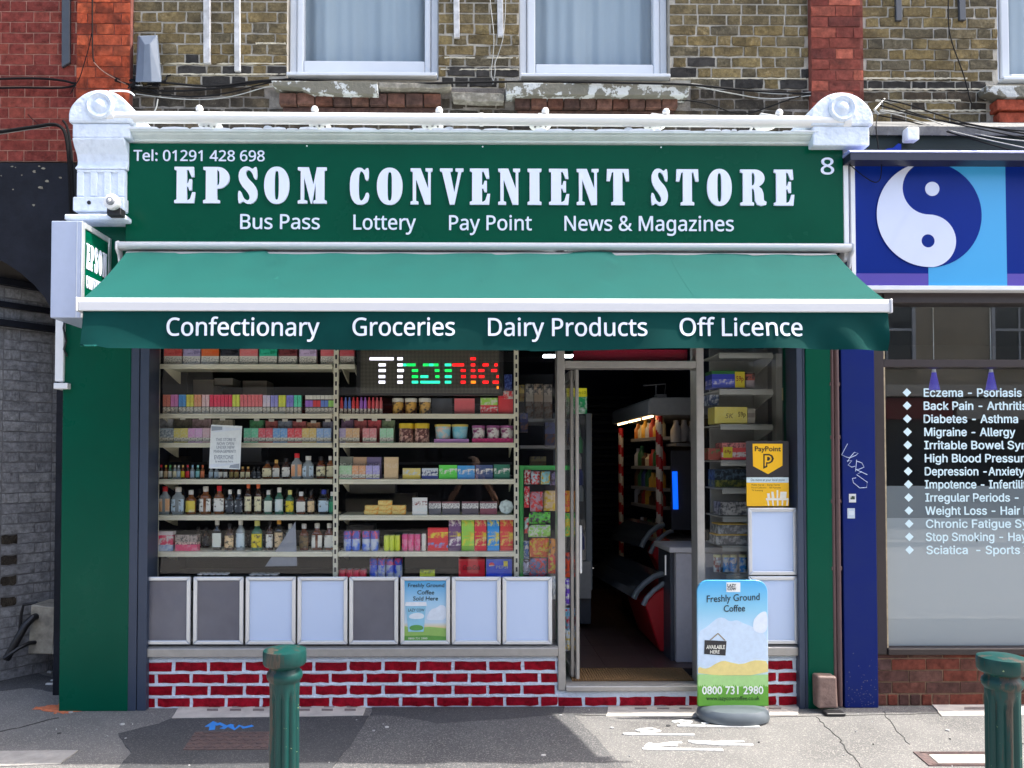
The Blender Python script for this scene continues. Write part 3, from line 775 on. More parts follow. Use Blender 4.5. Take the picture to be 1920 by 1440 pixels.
# ================================================================ left neighbour: black arch and passage
YA = 0.28
M_blackwall = mat('black_render', lin((30, 33, 42)), 0.7, spec=.2, col2=lin((20, 22, 29)), scale=5, bump=0.5, bscale=14)
M_chip = mat('chipped_render', lin((128, 124, 110)), 0.9, var=0.3, scale=40)
arch = thing('arched_passage', 'black painted arch and dark passage under the red brick wall', 'archway', (-4.2, YA, 0))
ztopA = W(60, 305, YA)[1]; xr = W(137, 360, YA)[0]
cxA = -4.45; zsp = W(100, 640, YA)[1]; xs_ = W(108, 600, YA)[0]; zcr = W(0, 425, YA)[1] + 0.03; ra = xs_ - cxA
ring = [(cxA + ra * cos(a), zsp + (zcr - zsp) * sin(a) ** 0.9) for a in [pi * i / 28 for i in range(29)]]
def wall_arch(y0, y1):
    mb = MB()
    for i in range(28):
        a, b = ring[i], ring[i + 1]
        mb.prism([a, (a[0], ztopA), (b[0], ztopA), b], y0, y1)
    mb.box(ring[0][0], xr, y0, y1, 0, ztopA); mb.box(-6.2, ring[-1][0], y0, y1, 0, ztopA)
    return mb
wall_arch(YA, YA + .30).build('wall', M_blackwall, arch)
mb = MB()
n = 28
vs = [(p[0], YA + .30, p[1]) for p in ring] + [(p[0] + .9, YA + 4.0, p[1]) for p in ring]
mb.add(vs, [(i, i + n + 1, i + n + 2, i + 1) for i in range(n)])
mb.build('vault', mat('vault_grey', lin((92, 88, 84)), 0.9, var=0.2, scale=4, bump=0.3, bscale=20), arch)
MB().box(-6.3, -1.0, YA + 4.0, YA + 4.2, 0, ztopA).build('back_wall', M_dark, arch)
mb = MB()
for i in range(12):
    x, z = W(random.uniform(0, 125), random.choice([random.uniform(308, 335), random.uniform(310, 420)]), YA); r = random.uniform(.004, .018)
    mb.prism([(x + r * cos(2 * pi * k / 7) * random.uniform(.4, 1.4), z + r * sin(2 * pi * k / 7) * random.uniform(.3, .8)) for k in range(7)], YA - .002, YA + .02)
o = mb.build('paint_chips', M_chip, arch); o['kind'] = 'stuff'
# oblique painted wall inside the passage
P0 = Vector((W(0, 900, 0.42)[0] - .45, 0.42 - 0.25, 0)); AW = radians(52)   # direction along the wall, angle from the street line
DW = Vector((cos(AW) , sin(AW), 0))
zAW = W(40, 535, 0.6)[1]
pwall = thing('passage_wall', 'grey black painted brick wall inside the dark passage', 'brick wall', (P0.x, P0.y, 0))
M_pbrick = brick_mat('painted_dark_brick', [lin(c) for c in [(146, 147, 149), (137, 138, 141), (152, 153, 154), (130, 131, 134)]], (0.20, 0.20, 0.20), dust=0.2, rough=0.65)
M_pmort = mat('painted_joint', lin((112, 112, 114)), 0.8, var=0.2)
Rot = Matrix.Rotation(AW, 4, 'Z')
o = MB().box(.22, 3.6, 0.0, 0.2, 0, zAW).build('mortar_bed', M_pmort, pwall); o.data.transform(Matrix.Translation(P0) @ Rot)
rr = random.Random(3); meshes = [unit_brick(.222, .066, .04, .004, 90 + i).mesh('brick', M_pbrick) for i in range(5)]
meshes_b = [unit_brick(.222, .066, .04, .006, 190 + i).mesh('brick', M_sooty) for i in range(4)]
cnt = 0
for j in range(int(zAW / .075)):
    x = .22 - (0 if j % 2 else 0); k = j % 2
    while x < 1.65:
        w = .222 if k % 2 == 0 else .106; k += 1
        c = P0 + Rot.to_3x3() @ Vector((x + w / 2, 0, (j + .5) * .075)); qx, qy = proj(c.x, c.y, c.z)
        o = bpy.data.objects.new('brick', rr.choice(meshes_b if qx < 30 and 990 < qy < 1135 else meshes)); COL.objects.link(o); o.parent = pwall
        c = P0 + Rot.to_3x3() @ Vector((x + w / 2, -.003 - rr.uniform(0, .004), (j + .5) * .075 + .003))
        o.location = c - pwall.location; o.rotation_euler = (0, 0, AW); o.scale = (w / .222, 1, 1); x += w + .008; cnt += 1
mb = MB().box(.22, 3.6, -.05, .02, zAW, zAW + .05).box(.22, 3.6, -.03, .02, zAW - .16, zAW - .12).box(.22, 3.6, -.06, .0, zAW - .30, zAW - .255)
o = mb.build('ledge', M_blackwall, pwall); o.data.transform(Matrix.Translation(P0) @ Rot)
mb = MB().box(.22, 3.6, .0, .2, zAW + .05, ztopA)
o = mb.build('upper_panel', mat('vault_grey', (0, 0, 0)), pwall); o.data.transform(Matrix.Translation(P0) @ Rot)
pe = P0 + Rot.to_3x3() @ Vector((.21, 0, 0))
MB().box(-6.2, pe.x, pe.y + .01, pe.y + .14, 0, ztopA - .02).build('return_wall', M_blackwall, pwall)
# beige casing with drain pipes
t = thing('pipe_casing', 'grimy cream metal casing lying at the foot of the passage wall', 'casing', (W(85, 1220, .62)[0], .62, 0))
M_case = mat('grimy_cream', lin((172, 166, 150)), 0.6, col2=lin((120, 116, 106)), scale=12)
ca = [W(x, y, .60) for x, y in [(52, 1226), (98, 1227), (106, 1139), (58, 1134)]]
MB().prism(ca, .60, .86).build('body', M_case, t, bevel=0.006)
mb = MB(); c2 = [W(x, y, .61) for x, y in [(99, 1227), (104, 1222), (111, 1142), (107, 1139)]]; mb.prism(c2, .604, .85); mb.build('rim', plain((205, 202, 190)), t)
MB().prism([W(x, y, .66) for x, y in [(105, 1222), (150, 1222), (150, 1142), (111, 1142)]], .66, .9).build('inside', M_dark, t)
t = thing('drain_pipe', 'thick black drain pipe leaning into the cream casing in the passage', 'pipe', (W(20, 1230, .5)[0], .5, 0))
def p3(px, py, Y): a = W(px, py, Y); return (a[0], Y, a[1])
MB().tube([p3(12, 1236, .50), p3(30, 1204, .50), p3(48, 1172, .53), p3(62, 1158, .57), p3(70, 1155, .62)], .026, 10).build('pipe', M_black, t, smooth=True)
t = thing('drain_pipe', 'thin black pipe below the thick one at the cream casing', 'pipe', (W(30, 1225, .5)[0], .5, 0))
MB().tube([p3(8, 1234, .47), p3(34, 1216, .50), p3(54, 1206, .56), p3(68, 1204, .61)], .014, 8).build('pipe', M_black, t, smooth=True)
t = thing('drain_pipe', 'black upright pipe running down the passage wall behind the cream casing', 'pipe', (W(38, 1190, .66)[0], .66, 0))
MB().tube([p3(70, 1130, .70), p3(44, 1134, .68), p3(40, 1150, .68), p3(36, 1195, .66)], .011, 8).build('pipe', M_black, t, smooth=True)
mb = MB()
for x, y, a in [(92, 1253, 20), (88, 1262, 16), (95, 1278, 14), (70, 1228, 12), (103, 1270, 10), (85, 1285, 25)]:
    g = G(x, y); mb.box(g[0], g[0] + a * .002, g[1], g[1] + .02, 0, .012)
tag(mb.build('litter_scraps', mat('scrap_paper', (0.6, 0.6, 0.58), 0.9, var=0.4)), 'pale litter scraps on the dark passage floor', 'litter', kind='stuff')

# ================================================================ shopfront of the convenience store
FR = thing('shopfront', 'green and grey framed glass shopfront of the convenience store', 'shopfront', (0, 0, 0))
def rbox(name, px, Y0, Y1, m, parent, bevel=0.003):
    x0, x1, z0, z1 = R(*px, Y0)
    return MB().box(x0, x1, Y0, Y1, z0, z1).build(name, m, parent, bevel=bevel)
# pilasters
for px, lab in (((118, 413, 246, 1330), None), ((1513, 600, 1561, 1324), None)):
    x0, x1, z0, z1 = R(*px, -0.06)
    if px[0] < 500: x0, x1 = W(117, 1000, -.06)[0] - .01, W(242, 1000, -.06)[0]
    MB().box(x0, x1, -0.06, 0.30, 0.0, z1).build('pilaster', M_green_dark, FR, bevel=0.004)
# shutter guides
for a, b in ((242, 279), (1493, 1515)):
    x0 = W(a, 1000, -.03)[0] + .002; x1 = W(b, 1000, -.03)[0]; xm = x0 + (x1 - x0) * .52; zt = W(700, 470, -.03)[1]
    mb = MB().box(x0, xm - .002, -.055, .12, 0, zt).box(xm - .002, xm + .002, -.035, .12, 0, zt).box(xm + .002, x1, -.05, .12, 0, zt)
    mb.build('shutter_guide', M_slate, FR, bevel=0.003)
YG = 0.06
xl, xj0, xj1 = W(281, 1000, 0)[0], W(1045, 1000, 0)[0], W(1059, 1000, 0)[0]
xk0, xk1, xrr = W(1306, 1000, 0)[0], W(1320, 1000, 0)[0], W(1493, 1000, 0)[0]
zs0, zs1 = W(700, 1229, 0)[1], W(700, 1210, 0)[1]
zdo, zdh, ztr = W(1180, 1281, 0)[1], W(1180, 690, 0)[1], W(1180, 678, 0)[1]
ztop = W(900, 480, 0)[1]
# stall riser with painted bricks
M_pred = brick_mat('painted_red_brick', [lin(c) for c in [(152, 18, 36), (144, 16, 33), (158, 22, 40), (138, 18, 35)]], lin((176, 70, 84)), dust=0.14, rough=0.55, bump=0.25)
M_pjoint = mat('white_painted_joint', lin((222, 232, 244)), 0.7, var=0.08, scale=30, bump=0.9, bscale=70)
ris = MB().box(xl, xj0 - .002, 0.0, .16, 0, zs0 - .002).box(xj0 - .002, xk1 + .002, 0.0, .16, 0, zdo - .045).box(xk1 + .002, xrr, 0.0, .16, 0, zs0 - .002).build('stall_riser', M_pjoint, FR)
course = (W(700, 1249, 0)[1] - W(700, 1316, 0)[1]) / 3
oz = W(700, 1249, 0)[1] + course / 2 - 4 * course
lay(ris, xl, xj0 - .003, oz, oz + 4 * course - .001, 0.0, M_pred, 'pr', course=course, L=.202, Hd=.1, joint=.0215, bond='stretcher', rag=.005, proud=.004, phase=.05)
lay(ris, xj0, xk1 - .001, oz, oz + course - .001, 0.0, M_pred, 'pr', course=course, L=.202, Hd=.1, joint=.0215, bond='stretcher', rag=.005, proud=.004, phase=.16)
lay(ris, xk1 + .001, xrr, oz, oz + 4 * course - .001, 0.0, M_pred, 'pr', course=course, L=.202, Hd=.1, joint=.0215, bond='stretcher', rag=.005, proud=.004, phase=.08)
# smeared white pointing strokes standing proud of the joints
mb = MB(); rq = random.Random(8)
for j in range(1, 5):
    for (a, b) in ((xl, xj0), (xk1, xrr)):
        z = oz + j * course; n = 70; top, bot = [], []
        for i in range(n + 1):
            x = a + (b - a) * i / n; top.append((x, z + rq.uniform(.005, .0095))); bot.append((x, z - rq.uniform(.005, .0095)))
        mb.prism(bot + top[::-1], -.0055, .01)
o = mb.build('painted_pointing', M_pjoint, ris); o['kind'] = 'stuff'
# aluminium sills and frame
MB().side([(-.035, zs0), (-.035, zs1 - .012), (.0, zs1), (.12, zs1 + .002), (.12, zs0)], xl, xj0 - .001).build('sill', M_alu, FR, bevel=.003)
MB().side([(-.035, zs0), (-.035, zs1 - .012), (.0, zs1), (.12, zs1 + .002), (.12, zs0)], xk1 + .001, xrr).build('sill', M_alu, FR, bevel=.003)
mb = MB().box(xj0, xj1, -.02, .12, zdo - .04, ztop).box(xk0, xk1, -.02, .12, zdo - .04, ztop).box(xj1, xk0, -.018, .11, ztr, zdh + .0).box(xj1, xk0, -.018, .11, zdh, zdh + .045)
mb = MB().box(xj0, xj1, -.02, .12, zdo - .04, ztop).box(xk0, xk1, -.02, .12, zdo - .04, ztop).box(xj1, xk0, -.018, .11, zdh, W(1180, 677, 0)[1])
fr_o = mb.build('door_frame', M_alu, FR, bevel=.004)
MB().side([(-.03, zdo - .043), (-.03, zdo - .012), (.0, zdo), (.34, zdo + .004), (.34, zdo - .043)], xj1 + .001, xk0 - .001).build('threshold', M_alu, FR, bevel=.003)
# glass panes: big window, window right, transom
zg0 = zs1 + .004
MB().box(xl + .004, xj0 - .002, YG, YG + .008, zg0, ztop).build('window_pane', M_glass, FR)
MB().box(xk1 + .002, xrr - .002, YG, YG + .008, zg0, ztop).build('window_pane', M_glass, FR)
MB().box(xj1 + .002, xk0 - .002, YG, YG + .008, W(1180, 677, 0)[1] + .004, ztop).build('transom_pane', M_glass, FR)
rbox('transom_panel', (1075, 655, 1289, 676), .10, .112, mat('maroon_panel', lin((164, 8, 52)), 0.5), FR)
# lower back panel behind the frames
x0, x1, z0, z1 = R(285, 1107, 1043, 1210, YG + .02)
MB().box(xl + .02, xj0 - .06, YG + .012, YG + .022, zg0 + .002, z1).build('kick_panel', mat('grey_panel', lin((150, 148, 148)), .6), FR)
# sliding door leaves, opened to the left
dx = [W(p, 1000, .1)[0] for p in (1070, 1076, 1078, 1084)]
zb = zdo + .012
for k, (a, b, y) in enumerate(((dx[0], dx[1], .10), (dx[2], dx[3], .05))):
    mb = MB().box(a, b, y, y + .035, zb, zdh - .004)
    d = mb.build('door_leaf', M_alu, FR, bevel=.003)
    MB().box(a - .0, a + .012, y + .036, y + .62, zb + .06, zdh - .06).build('door_glass', M_glass, d)
    MB().box(a - .004, b - .002, y + .036, y + .70, zb, zb + .06).box(a - .004, b - .002, y + .036, y + .70, zdh - .06, zdh - .004).box(a - .004, b - .002, y + .62, y + .70, zb + .06, zdh - .06).build('door_rail', M_alu, d)
MB().box(dx[3] + .004, dx[3] + .020, .06, .08, W(1085, 1075, .07)[1], W(1085, 985, .07)[1]).build('door_handle', M_alu_light, FR, bevel=.003)
# fascia backing and cornice
xf0, xf1 = W(238, 360, -.1)[0], W(1579, 360, -.1)[0]
zf0, zf1 = W(900, 458, -.1)[1], W(900, 273, -.1)[1]
MB().box(xf0 - .02, xf1, -.06, .28, ztop, zf1 + .06).build('fascia_backing', mat('fascia_core', lin((20, 40, 36)), .7), FR)
MB().box(W(1580, 360, -.1)[0] + .001, W(1590, 360, -.1)[0], -.11, .1, zf0 - .1, zf1 - .02).build('edge_trim', M_white, FR, bevel=.003)
zc = W(900, 271, -.12)[1]; zcT = W(900, 247, -.16)[1]; hh = zcT - zc
prof = [(-.105, zc), (-.105, zc + hh * .12), (-.125, zc + hh * .20), (-.125, zc + hh * .36), (-.14, zc + hh * .42), (-.165, zc + hh * .62), (-.165, zc + hh * .70), (-.185, zc + hh * .78), (-.185, zcT), (.29, zcT + .05), (.29, zc)]
M_lead = mat('grey_white_cornice', lin((212, 222, 222)), .6, var=.12, scale=6, bump=.25, bscale=30)
MB().side(prof, W(240, 260, -.16)[0], W(1533, 260, -.16)[0]).build('cornice', M_lead, FR, bevel=.003)
# flaking paint lumps along the cornice top
mb = MB(); rq = random.Random(2)
xa, xb = W(240, 260, -.16)[0], W(1533, 260, -.16)[0]; x = xa
while x < xb:
    w = rq.uniform(.03, .22); h = rq.uniform(.004, .014)
    if rq.random() < .8: mb.prism([(x, zcT - .003), (x + w, zcT - .003), (x + w * .9, zcT + h * .6), (x + w * .5, zcT + h), (x + w * .1, zcT + h * .7)], -.19 + rq.uniform(-.002, .004), -.1)
    x += w
o = mb.build('flaking_paint', M_white_old, FR); o['kind'] = 'stuff'

# ---------------------------------------------------------------- corbels
def corbel(label, px0, px1, pytop, pymid, pybase, lower, Yf):
    t = thing('corbel', label, 'corbel', (W((px0 + px1) / 2, pybase, Yf)[0], Yf, W(px0, pybase, Yf)[1]))
    x0, x1 = W(px0, 220, Yf)[0], W(px1, 220, Yf)[0]; cx = (x0 + x1) / 2; rx = (x1 - x0) / 2
    zt, zm, zb_ = W(px0, pytop, Yf)[1], W(px0, pymid, Yf)[1], W(px0, pybase, Yf)[1]
    arc = [(cx + rx * cos(a) * (1 + .02 * sin(5 * a)), zm + .12 * (zt - zm) + (zt - zm) * .88 * sin(a)) for a in [pi * i / 22 for i in range(23)]]
    arc = [(x1, zm)] + arc + [(x0, zm)]
    MB().prism(arc, Yf, YU - .02).build('rounded_head', M_plaster, t, bevel=.012, segs=2)
    zc_ = zm + (zt - zm) * .50
    mb = MB().lathe([(.088, 0), (.088, .012), (.075, .022), (.058, .016), (.052, .006), (.046, .008), (.03, .022), (.0005, .030)], (cx, Yf + .002, zc_), 24, axis='y')
    for v in range(len(mb.v)):
        q = mb.v[v]; mb.v[v] = (q[0], Yf + .002 - abs(q[1] - Yf - .002), q[2])
    mb.build('rosette', M_plaster, t, smooth=True)
    MB().box(x0 + .02, x1 - .02, Yf + .012, YU - .02, zb_, zm - .002).build('neck_block', M_plaster, t, bevel=.008, segs=2)
    if lower:
        w0, w1 = W(137, 300, Yf + .02)[0], W(234, 300, Yf + .02)[0]
        z0, z1 = W(180, 312, Yf)[1], zb_ - .003
        pr = [(YU - .02, z0), (Yf + .045, z0), (Yf + .045, z0 + .012), (Yf + .07, z0 + .035), (Yf + .075, z0 + .06), (Yf + .06, z0 + .10), (Yf + .03, z1 - .05), (Yf + .006, z1 - .01), (Yf + .006, z1), (YU - .02, z1)]
        MB().side(pr, w0, w1).build('console', M_plaster, t, bevel=.004)
        z3 = W(180, 366, Yf)[1]; z2 = z0 - .004
        mb = MB().box(w0 + .01, w1 - .01, Yf + .055, YU - .02, z3, z2)
        mb.build('fluted_block', M_plaster, t)
        gw = (w1 - w0 - .02) / 7
        mb = MB()
        for k in range(4): mb.box(w0 + .012 + k * 2 * gw * .98, w0 + .010 + k * 2 * gw * .98 + gw * 1.05, Yf + .043, Yf + .056, z3 + .01, z2 - .016)
        mb.box(w0 + .012, w1 - .012, Yf + .043, Yf + .0555, z2 - .016, z2); mb.build('flutes', M_plaster, t, bevel=.004)
        z4 = W(180, 393, Yf)[1]
        MB().box(w0 - .0, w1 - .002, Yf + .02, YU - .02, z4, z3 - .002).build('base_block', M_plaster, t, bevel=.006)
        z5, z6 = W(180, 413, Yf)[1], W(180, 402, Yf)[1]
        MB().box(w0 + .02, w1 - .02, Yf + .05, YU - .02, z6, z4 - .002).build('base_fillet', M_plaster, t)
        MB().box(W(122, 400, Yf)[0], W(236, 400, Yf)[0], Yf - .01, YU - .02, z5 + .002, z6 - .001).build('ledge', M_plaster, t, bevel=.006)
    return t
M_plaster = mat('rough_white_plaster', lin((218, 228, 240)), .7, col2=lin((188, 198, 210)), scale=11, thr=(.5, .8), bump=1.0, bscale=26)
corbel('white plaster corbel with rounded rosette head above the hanging sign', 128, 248, 167, 229, 256, True, -.20)
corbel('white plaster corbel with rounded rosette head by the blue sign', 1520, 1638, 172, 234, 271, False, -.20)

# ---------------------------------------------------------------- shop sign
sign = thing('shop_sign', 'long dark green shop sign with white raised lettering EPSOM CONVENIENT STORE', 'shop sign', ((xf0 + xf1) / 2, -.1, zf0))
MB().box(xf0, xf1, -.118, -.062, zf0, zf1).build('panel', M_green, sign, bevel=.003)
YS = -.1185
def zrow(py): return W(900, py, YS)[1]
def xrow(px): return W(px, 360, YS)[0]
E_ = [(0, 0), (.95, 0), (1, .30), (.86, .30), (.76, .12), (.66, .08), (.60, .08), (.60, .455), (.66, .45), (.72, .35), (.84, .35), (.84, .66), (.72, .66), (.66, .55), (.60, .545), (.60, .92), (.68, .91), (.82, .72), (.96, .72), (.92, 1), (0, 1), (0, .925), (.11, .90), (.11, .10), (0, .075)]
def glyphs():
    g = {}
    g['E'] = [E_]
    g['I'] = [[(0, 0), (1, 0), (1, .075), (.85, .10), (.85, .90), (1, .925), (1, 1), (0, 1), (0, .925), (.15, .90), (.15, .10), (0, .075)]]
    g['T'] = [[(.20, 0), (.80, 0), (.80, .075), (.70, .10), (.70, .92), (.77, .90), (.86, .66), (1, .66), (.98, 1), (.02, 1), (0, .66), (.14, .66), (.23, .90), (.30, .92), (.30, .10), (.20, .075)]]
    g['N'] = [[(0, 0), (.36, 0), (.36, .075), (.25, .10), (.25, .70), (.66, 0), (.92, 0), (.92, .90), (1, .925), (1, 1), (.68, 1), (.68, .925), (.80, .90), (.80, .45), (.46, 1), (0, 1), (0, .925), (.10, .90), (.10, .10), (0, .075)]]
    g['V'] = [[(.42, 0), (.62, 0), (.91, .90), (1, .925), (1, 1), (.66, 1), (.66, .925), (.78, .90), (.61, .34), (.44, .90), (.54, .925), (.54, 1), (0, 1), (0, .925), (.09, .90)]]
    g['M'] = [[(0, 0), (.33, 0), (.33, .075), (.22, .10), (.22, .72), (.45, .0), (.50, 0), (.62, .55), (.62, .10), (.54, .075), (.54, 0), (1, 0), (1, .075), (.92, .10), (.92, .90), (1, .925), (1, 1), (.66, 1), (.54, .52), (.38, 1), (0, 1), (0, .925), (.10, .90), (.10, .10), (0, .075)]]
    def sup(cx, cy, rx, ry, n, p=2.4):
        return [(cx + rx * math.copysign(abs(cos(a)) ** (2 / p), cos(a)), cy + ry * math.copysign(abs(sin(a)) ** (2 / p), sin(a))) for a in [2 * pi * i / n for i in range(n)]]
    g['O'] = [sup(.5, .5, .5, .515, 40, 2.2), sup(.5, .5, .085, .40, 24, 3.2)]
    bowl = [(.55 + .45 * cos(a), .70 + .30 * sin(a)) for a in [-pi / 2 + pi * i / 16 for i in range(17)]]
    g['P'] = [[(0, 0), (.64, 0), (.64, .075), (.53, .10), (.53, .40)] + bowl + [(0, 1), (0, .925), (.10, .90), (.10, .10), (0, .075)], [(.53, .48), (.60, .52), (.62, .60), (.62, .80), (.60, .88), (.53, .92)]]
    bowl2 = [(.55 + .38 * cos(a), .755 + .245 * sin(a)) for a in [-pi * .36 + pi * .86 * i / 14 for i in range(15)]]
    g['R'] = [[(0, 0), (.52, 0), (.52, .075), (.44, .10), (.44, .48), (.50, .46), (.54, .38), (.56, .14), (.64, .02), (.80, -.01), (.98, .02), (1, .10), (.90, .14), (.88, .34), (.82, .46), (.72, .52)] + bowl2 + [(0, 1), (0, .925), (.10, .90), (.10, .10), (0, .075)], [(.44, .55), (.52, .58), (.55, .66), (.55, .82), (.52, .89), (.44, .92)]]
    g['C'] = [chaikin([(.62, -.015), (.30, .0), (.06, .18), (0, .5), (.06, .82), (.30, 1.0), (.60, 1.015), (.76, .93), (.84, 1), (.97, 1), (.97, .66), (.80, .66), (.74, .82), (.62, .92), (.53, .90), (.47, .78), (.46, .5), (.47, .22), (.54, .10), (.64, .10), (.76, .20), (.84, .33), (1, .30), (.95, .10), (.80, .02)], 1)]
    g['S'] = [chaikin([(.95, 1), (.98, .66), (.83, .66), (.72, .84), (.54, .93), (.42, .89), (.40, .80), (.52, .68), (.86, .50), (1, .31), (.95, .10), (.72, -.015), (.44, -.015), (.26, .06), (.14, 0), (.02, 0), (0, .34), (.15, .34), (.28, .15), (.46, .07), (.58, .10), (.60, .19), (.48, .31), (.16, .50), (.02, .69), (.06, .90), (.28, 1.015), (.54, 1.015), (.74, .94), (.84, 1)], 1)]
    return g
GL = glyphs()
z0l, z1l = zrow(383.5), zrow(316)
M_side = M_letter
spans = [('E', 328, 367), ('P', 382, 431), ('S', 447, 484), ('O', 496, 543), ('M', 559, 613), ('C', 656, 693), ('O', 707, 755), ('N', 770, 811), ('V', 825, 869), ('E', 881, 919), ('N', 934, 975), ('I', 989, 1015), ('E', 1029, 1067), ('N', 1081, 1122), ('T', 1137, 1179), ('S', 1220, 1252), ('T', 1267, 1309), ('O', 1325, 1371), ('R', 1387, 1436), ('E', 1450, 1488)]
for ch, a, b in spans:
    xa_, xb_ = xrow(a), xrow(b); zz = 0 if a < 640 else -.004
    curve_fill('letter', [[(xa_ + x * (xb_ - xa_), z0l + zz + z * (z1l - z0l)) for x, z in lp] for lp in GL[ch]], .012, M_letter, sign, YS)
def sline(body, a, b, base, cap, bold=.012):
    text('lettering', body, xrow(a), xrow(b), zrow(base), cap / 288 * 4.88 / 5.0, YS, M_letter, sign, depth=.004, bold=bold, res=4)
sline('Tel: 01291 428 698', 250, 496, 304, 20)
sline('8', 1539, 1564, 324.5, 31, .01)
sline('Bus Pass', 451, 600, 430.5, 27.5); sline('Lottery', 663, 780, 431, 27.5); sline('Pay Point', 842, 997, 431.5, 27.5); sline('News & Magazines', 1058, 1375, 432, 27.5)
mb = MB()
for x in (575, 905, 1240, 1558): mb.lathe([(.005, 0), (.005, .003), (.001, .004)], (xrow(x), YS - .002, zrow(275)), 8, axis='y')
mb.build('screw_caps', M_white, sign)

# ---------------------------------------------------------------- tube light over the sign
YT = -.17
tl = thing('sign_light', 'long white tube light on arms above the green sign', 'sign light', (W(900, 225, YT)[0], YT, W(900, 225, YT)[1]))
xa, za = W(207, 219.5, YT); xb, zb2 = W(1589, 229, YT); zT = (za + zb2) / 2; rT = .036
def tz(x): return za + (zb2 - za) * (x - xa) / (xb - xa)
MB().tube([(xa, YT, za), (xb, YT, zb2)], rT, 20).build('tube', M_white_gloss, tl, smooth=True)
xm = W(903, 224, YT)[0]
MB().tube([(xm - .012, YT, tz(xm)), (xm + .012, YT, tz(xm))], rT + .004, 20).build('joint_collar', M_white_gloss, tl, smooth=True)
for x, s in ((xa, 1), (xb, -1)): MB().tube([(x - s * .012, YT, tz(x)), (x + s * .035, YT, tz(x))], rT + .005, 20).build('end_cap', M_white_gloss, tl, smooth=True)
for pk, pl in ((372, 393), (588, 600), (821, 811), (1020, 1013), (1246, 1228), (1458, 1436)):
    x = W(pk, 215, YT)[0]; z = tz(x); xp = W(pl, 236, -.02)[0]; zp = W(pl, 236, .10)[1]
    arm = MB().tube([(xp, .26, zp + .04), (xp, .06, zp + .06), (x, YT + .03, z + rT + .01), (x, YT, z + rT + .018)], .009, 8).build('arm', M_white_gloss, tl, smooth=True)
    MB().lathe([(.012, 0), (.022, .006), (.024, .018), (.016, .034), (.004, .040)], (x + .008, YT - .005, z + rT + .002), 12).build('clamp_knob', M_white_gloss, arm, smooth=True)
    zd = W(pl, 238, YT + .05)[1]; xd = W(pl, 238, YT + .05)[0]
    mb = MB().lathe([(.066, 0), (.070, .005), (.064, .014), (.02, .020)], (xd, YT + .05, zd), 22)
    for k in (-1, 0, 1): mb.lathe([(.007, 0), (.007, -.006)], (xd + k * .034, YT + .03 + abs(k) * .012, zd - .0005), 8, m=1)
    mb.build('base_plate', [M_white_gloss, mat('screw_grey', (.2, .2, .2), .4)], arm, smooth=True)
# small junction blobs on the cornice
for x, y, lb in ((503, 245, 'chipped white fixing block on the cornice under the left window sill'), (842, 247, 'chipped white fixing block on the cornice left of the tube joint'), (1178, 248, 'chipped white fixing block on the cornice under the middle window')):
    q = W(x, y, -.14)
    t = MB().lathe([(.030, 0), (.034, .012), (.026, .028), (.010, .034)], (q[0], -.14, q[1] - .006), 9).build('fixing_block', M_white_old, None, smooth=False); tag(t, lb, 'fixing block')

# ---------------------------------------------------------------- awning
YB = -.94
aw = thing('awning', 'green fabric awning with white front bar and lettered valance', 'awning', (W(905, 570, YB)[0], YB, W(905, 583, YB)[1]))
M_awn = mat('awning_fabric', lin((0, 56, 54)), .9, var=.14, scale=5, bump=.12, bscale=500, spec=.15)
b = M_awn.node_tree; pb = b.nodes['Principled BSDF']
pb.inputs['Sheen Weight'].default_value = .66; pb.inputs['Sheen Roughness'].default_value = .35; pb.inputs['Sheen Tint'].default_value = (.16, .88, .70, 1)
YR = -.13
rx0, rz0 = W(226, 463, YR); rx1, rz1 = W(1592, 466, YR); zr = (rz0 + rz1) / 2
M_awn_white = mat('awning_white_metal', (.64, .65, .67), .32)
MB().side([(YR - .035, zr - .022), (YR - .05, zr - .008), (YR - .05, zr + .012), (YR - .02, zr + .028), (YR + .02, zr + .028), (YR + .02, zr - .022)], rx0, rx1).build('cassette_hood', M_awn_white, aw, bevel=.004)
for x in (rx0, rx1): MB().side([(YR - .055, zr - .03), (YR - .055, zr + .018), (YR - .022, zr + .033), (YR + .03, zr + .033), (YR + .03, zr - .13), (YR + .0, zr - .13), (YR - .02, zr - .06)], x - .012 if x < 0 else x - .002, x + .002 if x < 0 else x + .012).build('end_bracket', M_awn_white, aw, bevel=.004)
bx0, bz0 = W(141, 570, YB - .032); bx1, bz1 = W(1674, 571, YB - .032); bx0 += .012; bx1 -= .012; bz = (bz0 + bz1) / 2
hb = .037
MB().side([(YB - .03, bz - hb), (YB - .03, bz + hb * .22), (YB - .022, bz + hb * .9), (YB + .02, bz + hb), (YB + .04, bz + hb * .4), (YB + .04, bz - hb)], bx0, bx1).build('front_bar', M_awn_white, aw, bevel=.004)
MB().side([(YB - .034, bz - hb * 1.1), (YB - .034, bz + hb * .9), (YB + .03, bz + hb * 1.1), (YB + .05, bz - hb)], bx1 + .0005, bx1 + .012).side([(YB - .034, bz - hb * 1.1), (YB - .034, bz + hb * .9), (YB + .03, bz + hb * 1.1), (YB + .05, bz - hb)], bx0 - .012, bx0 - .0005).build('bar_end_cap', M_awn_white, aw, bevel=.003)
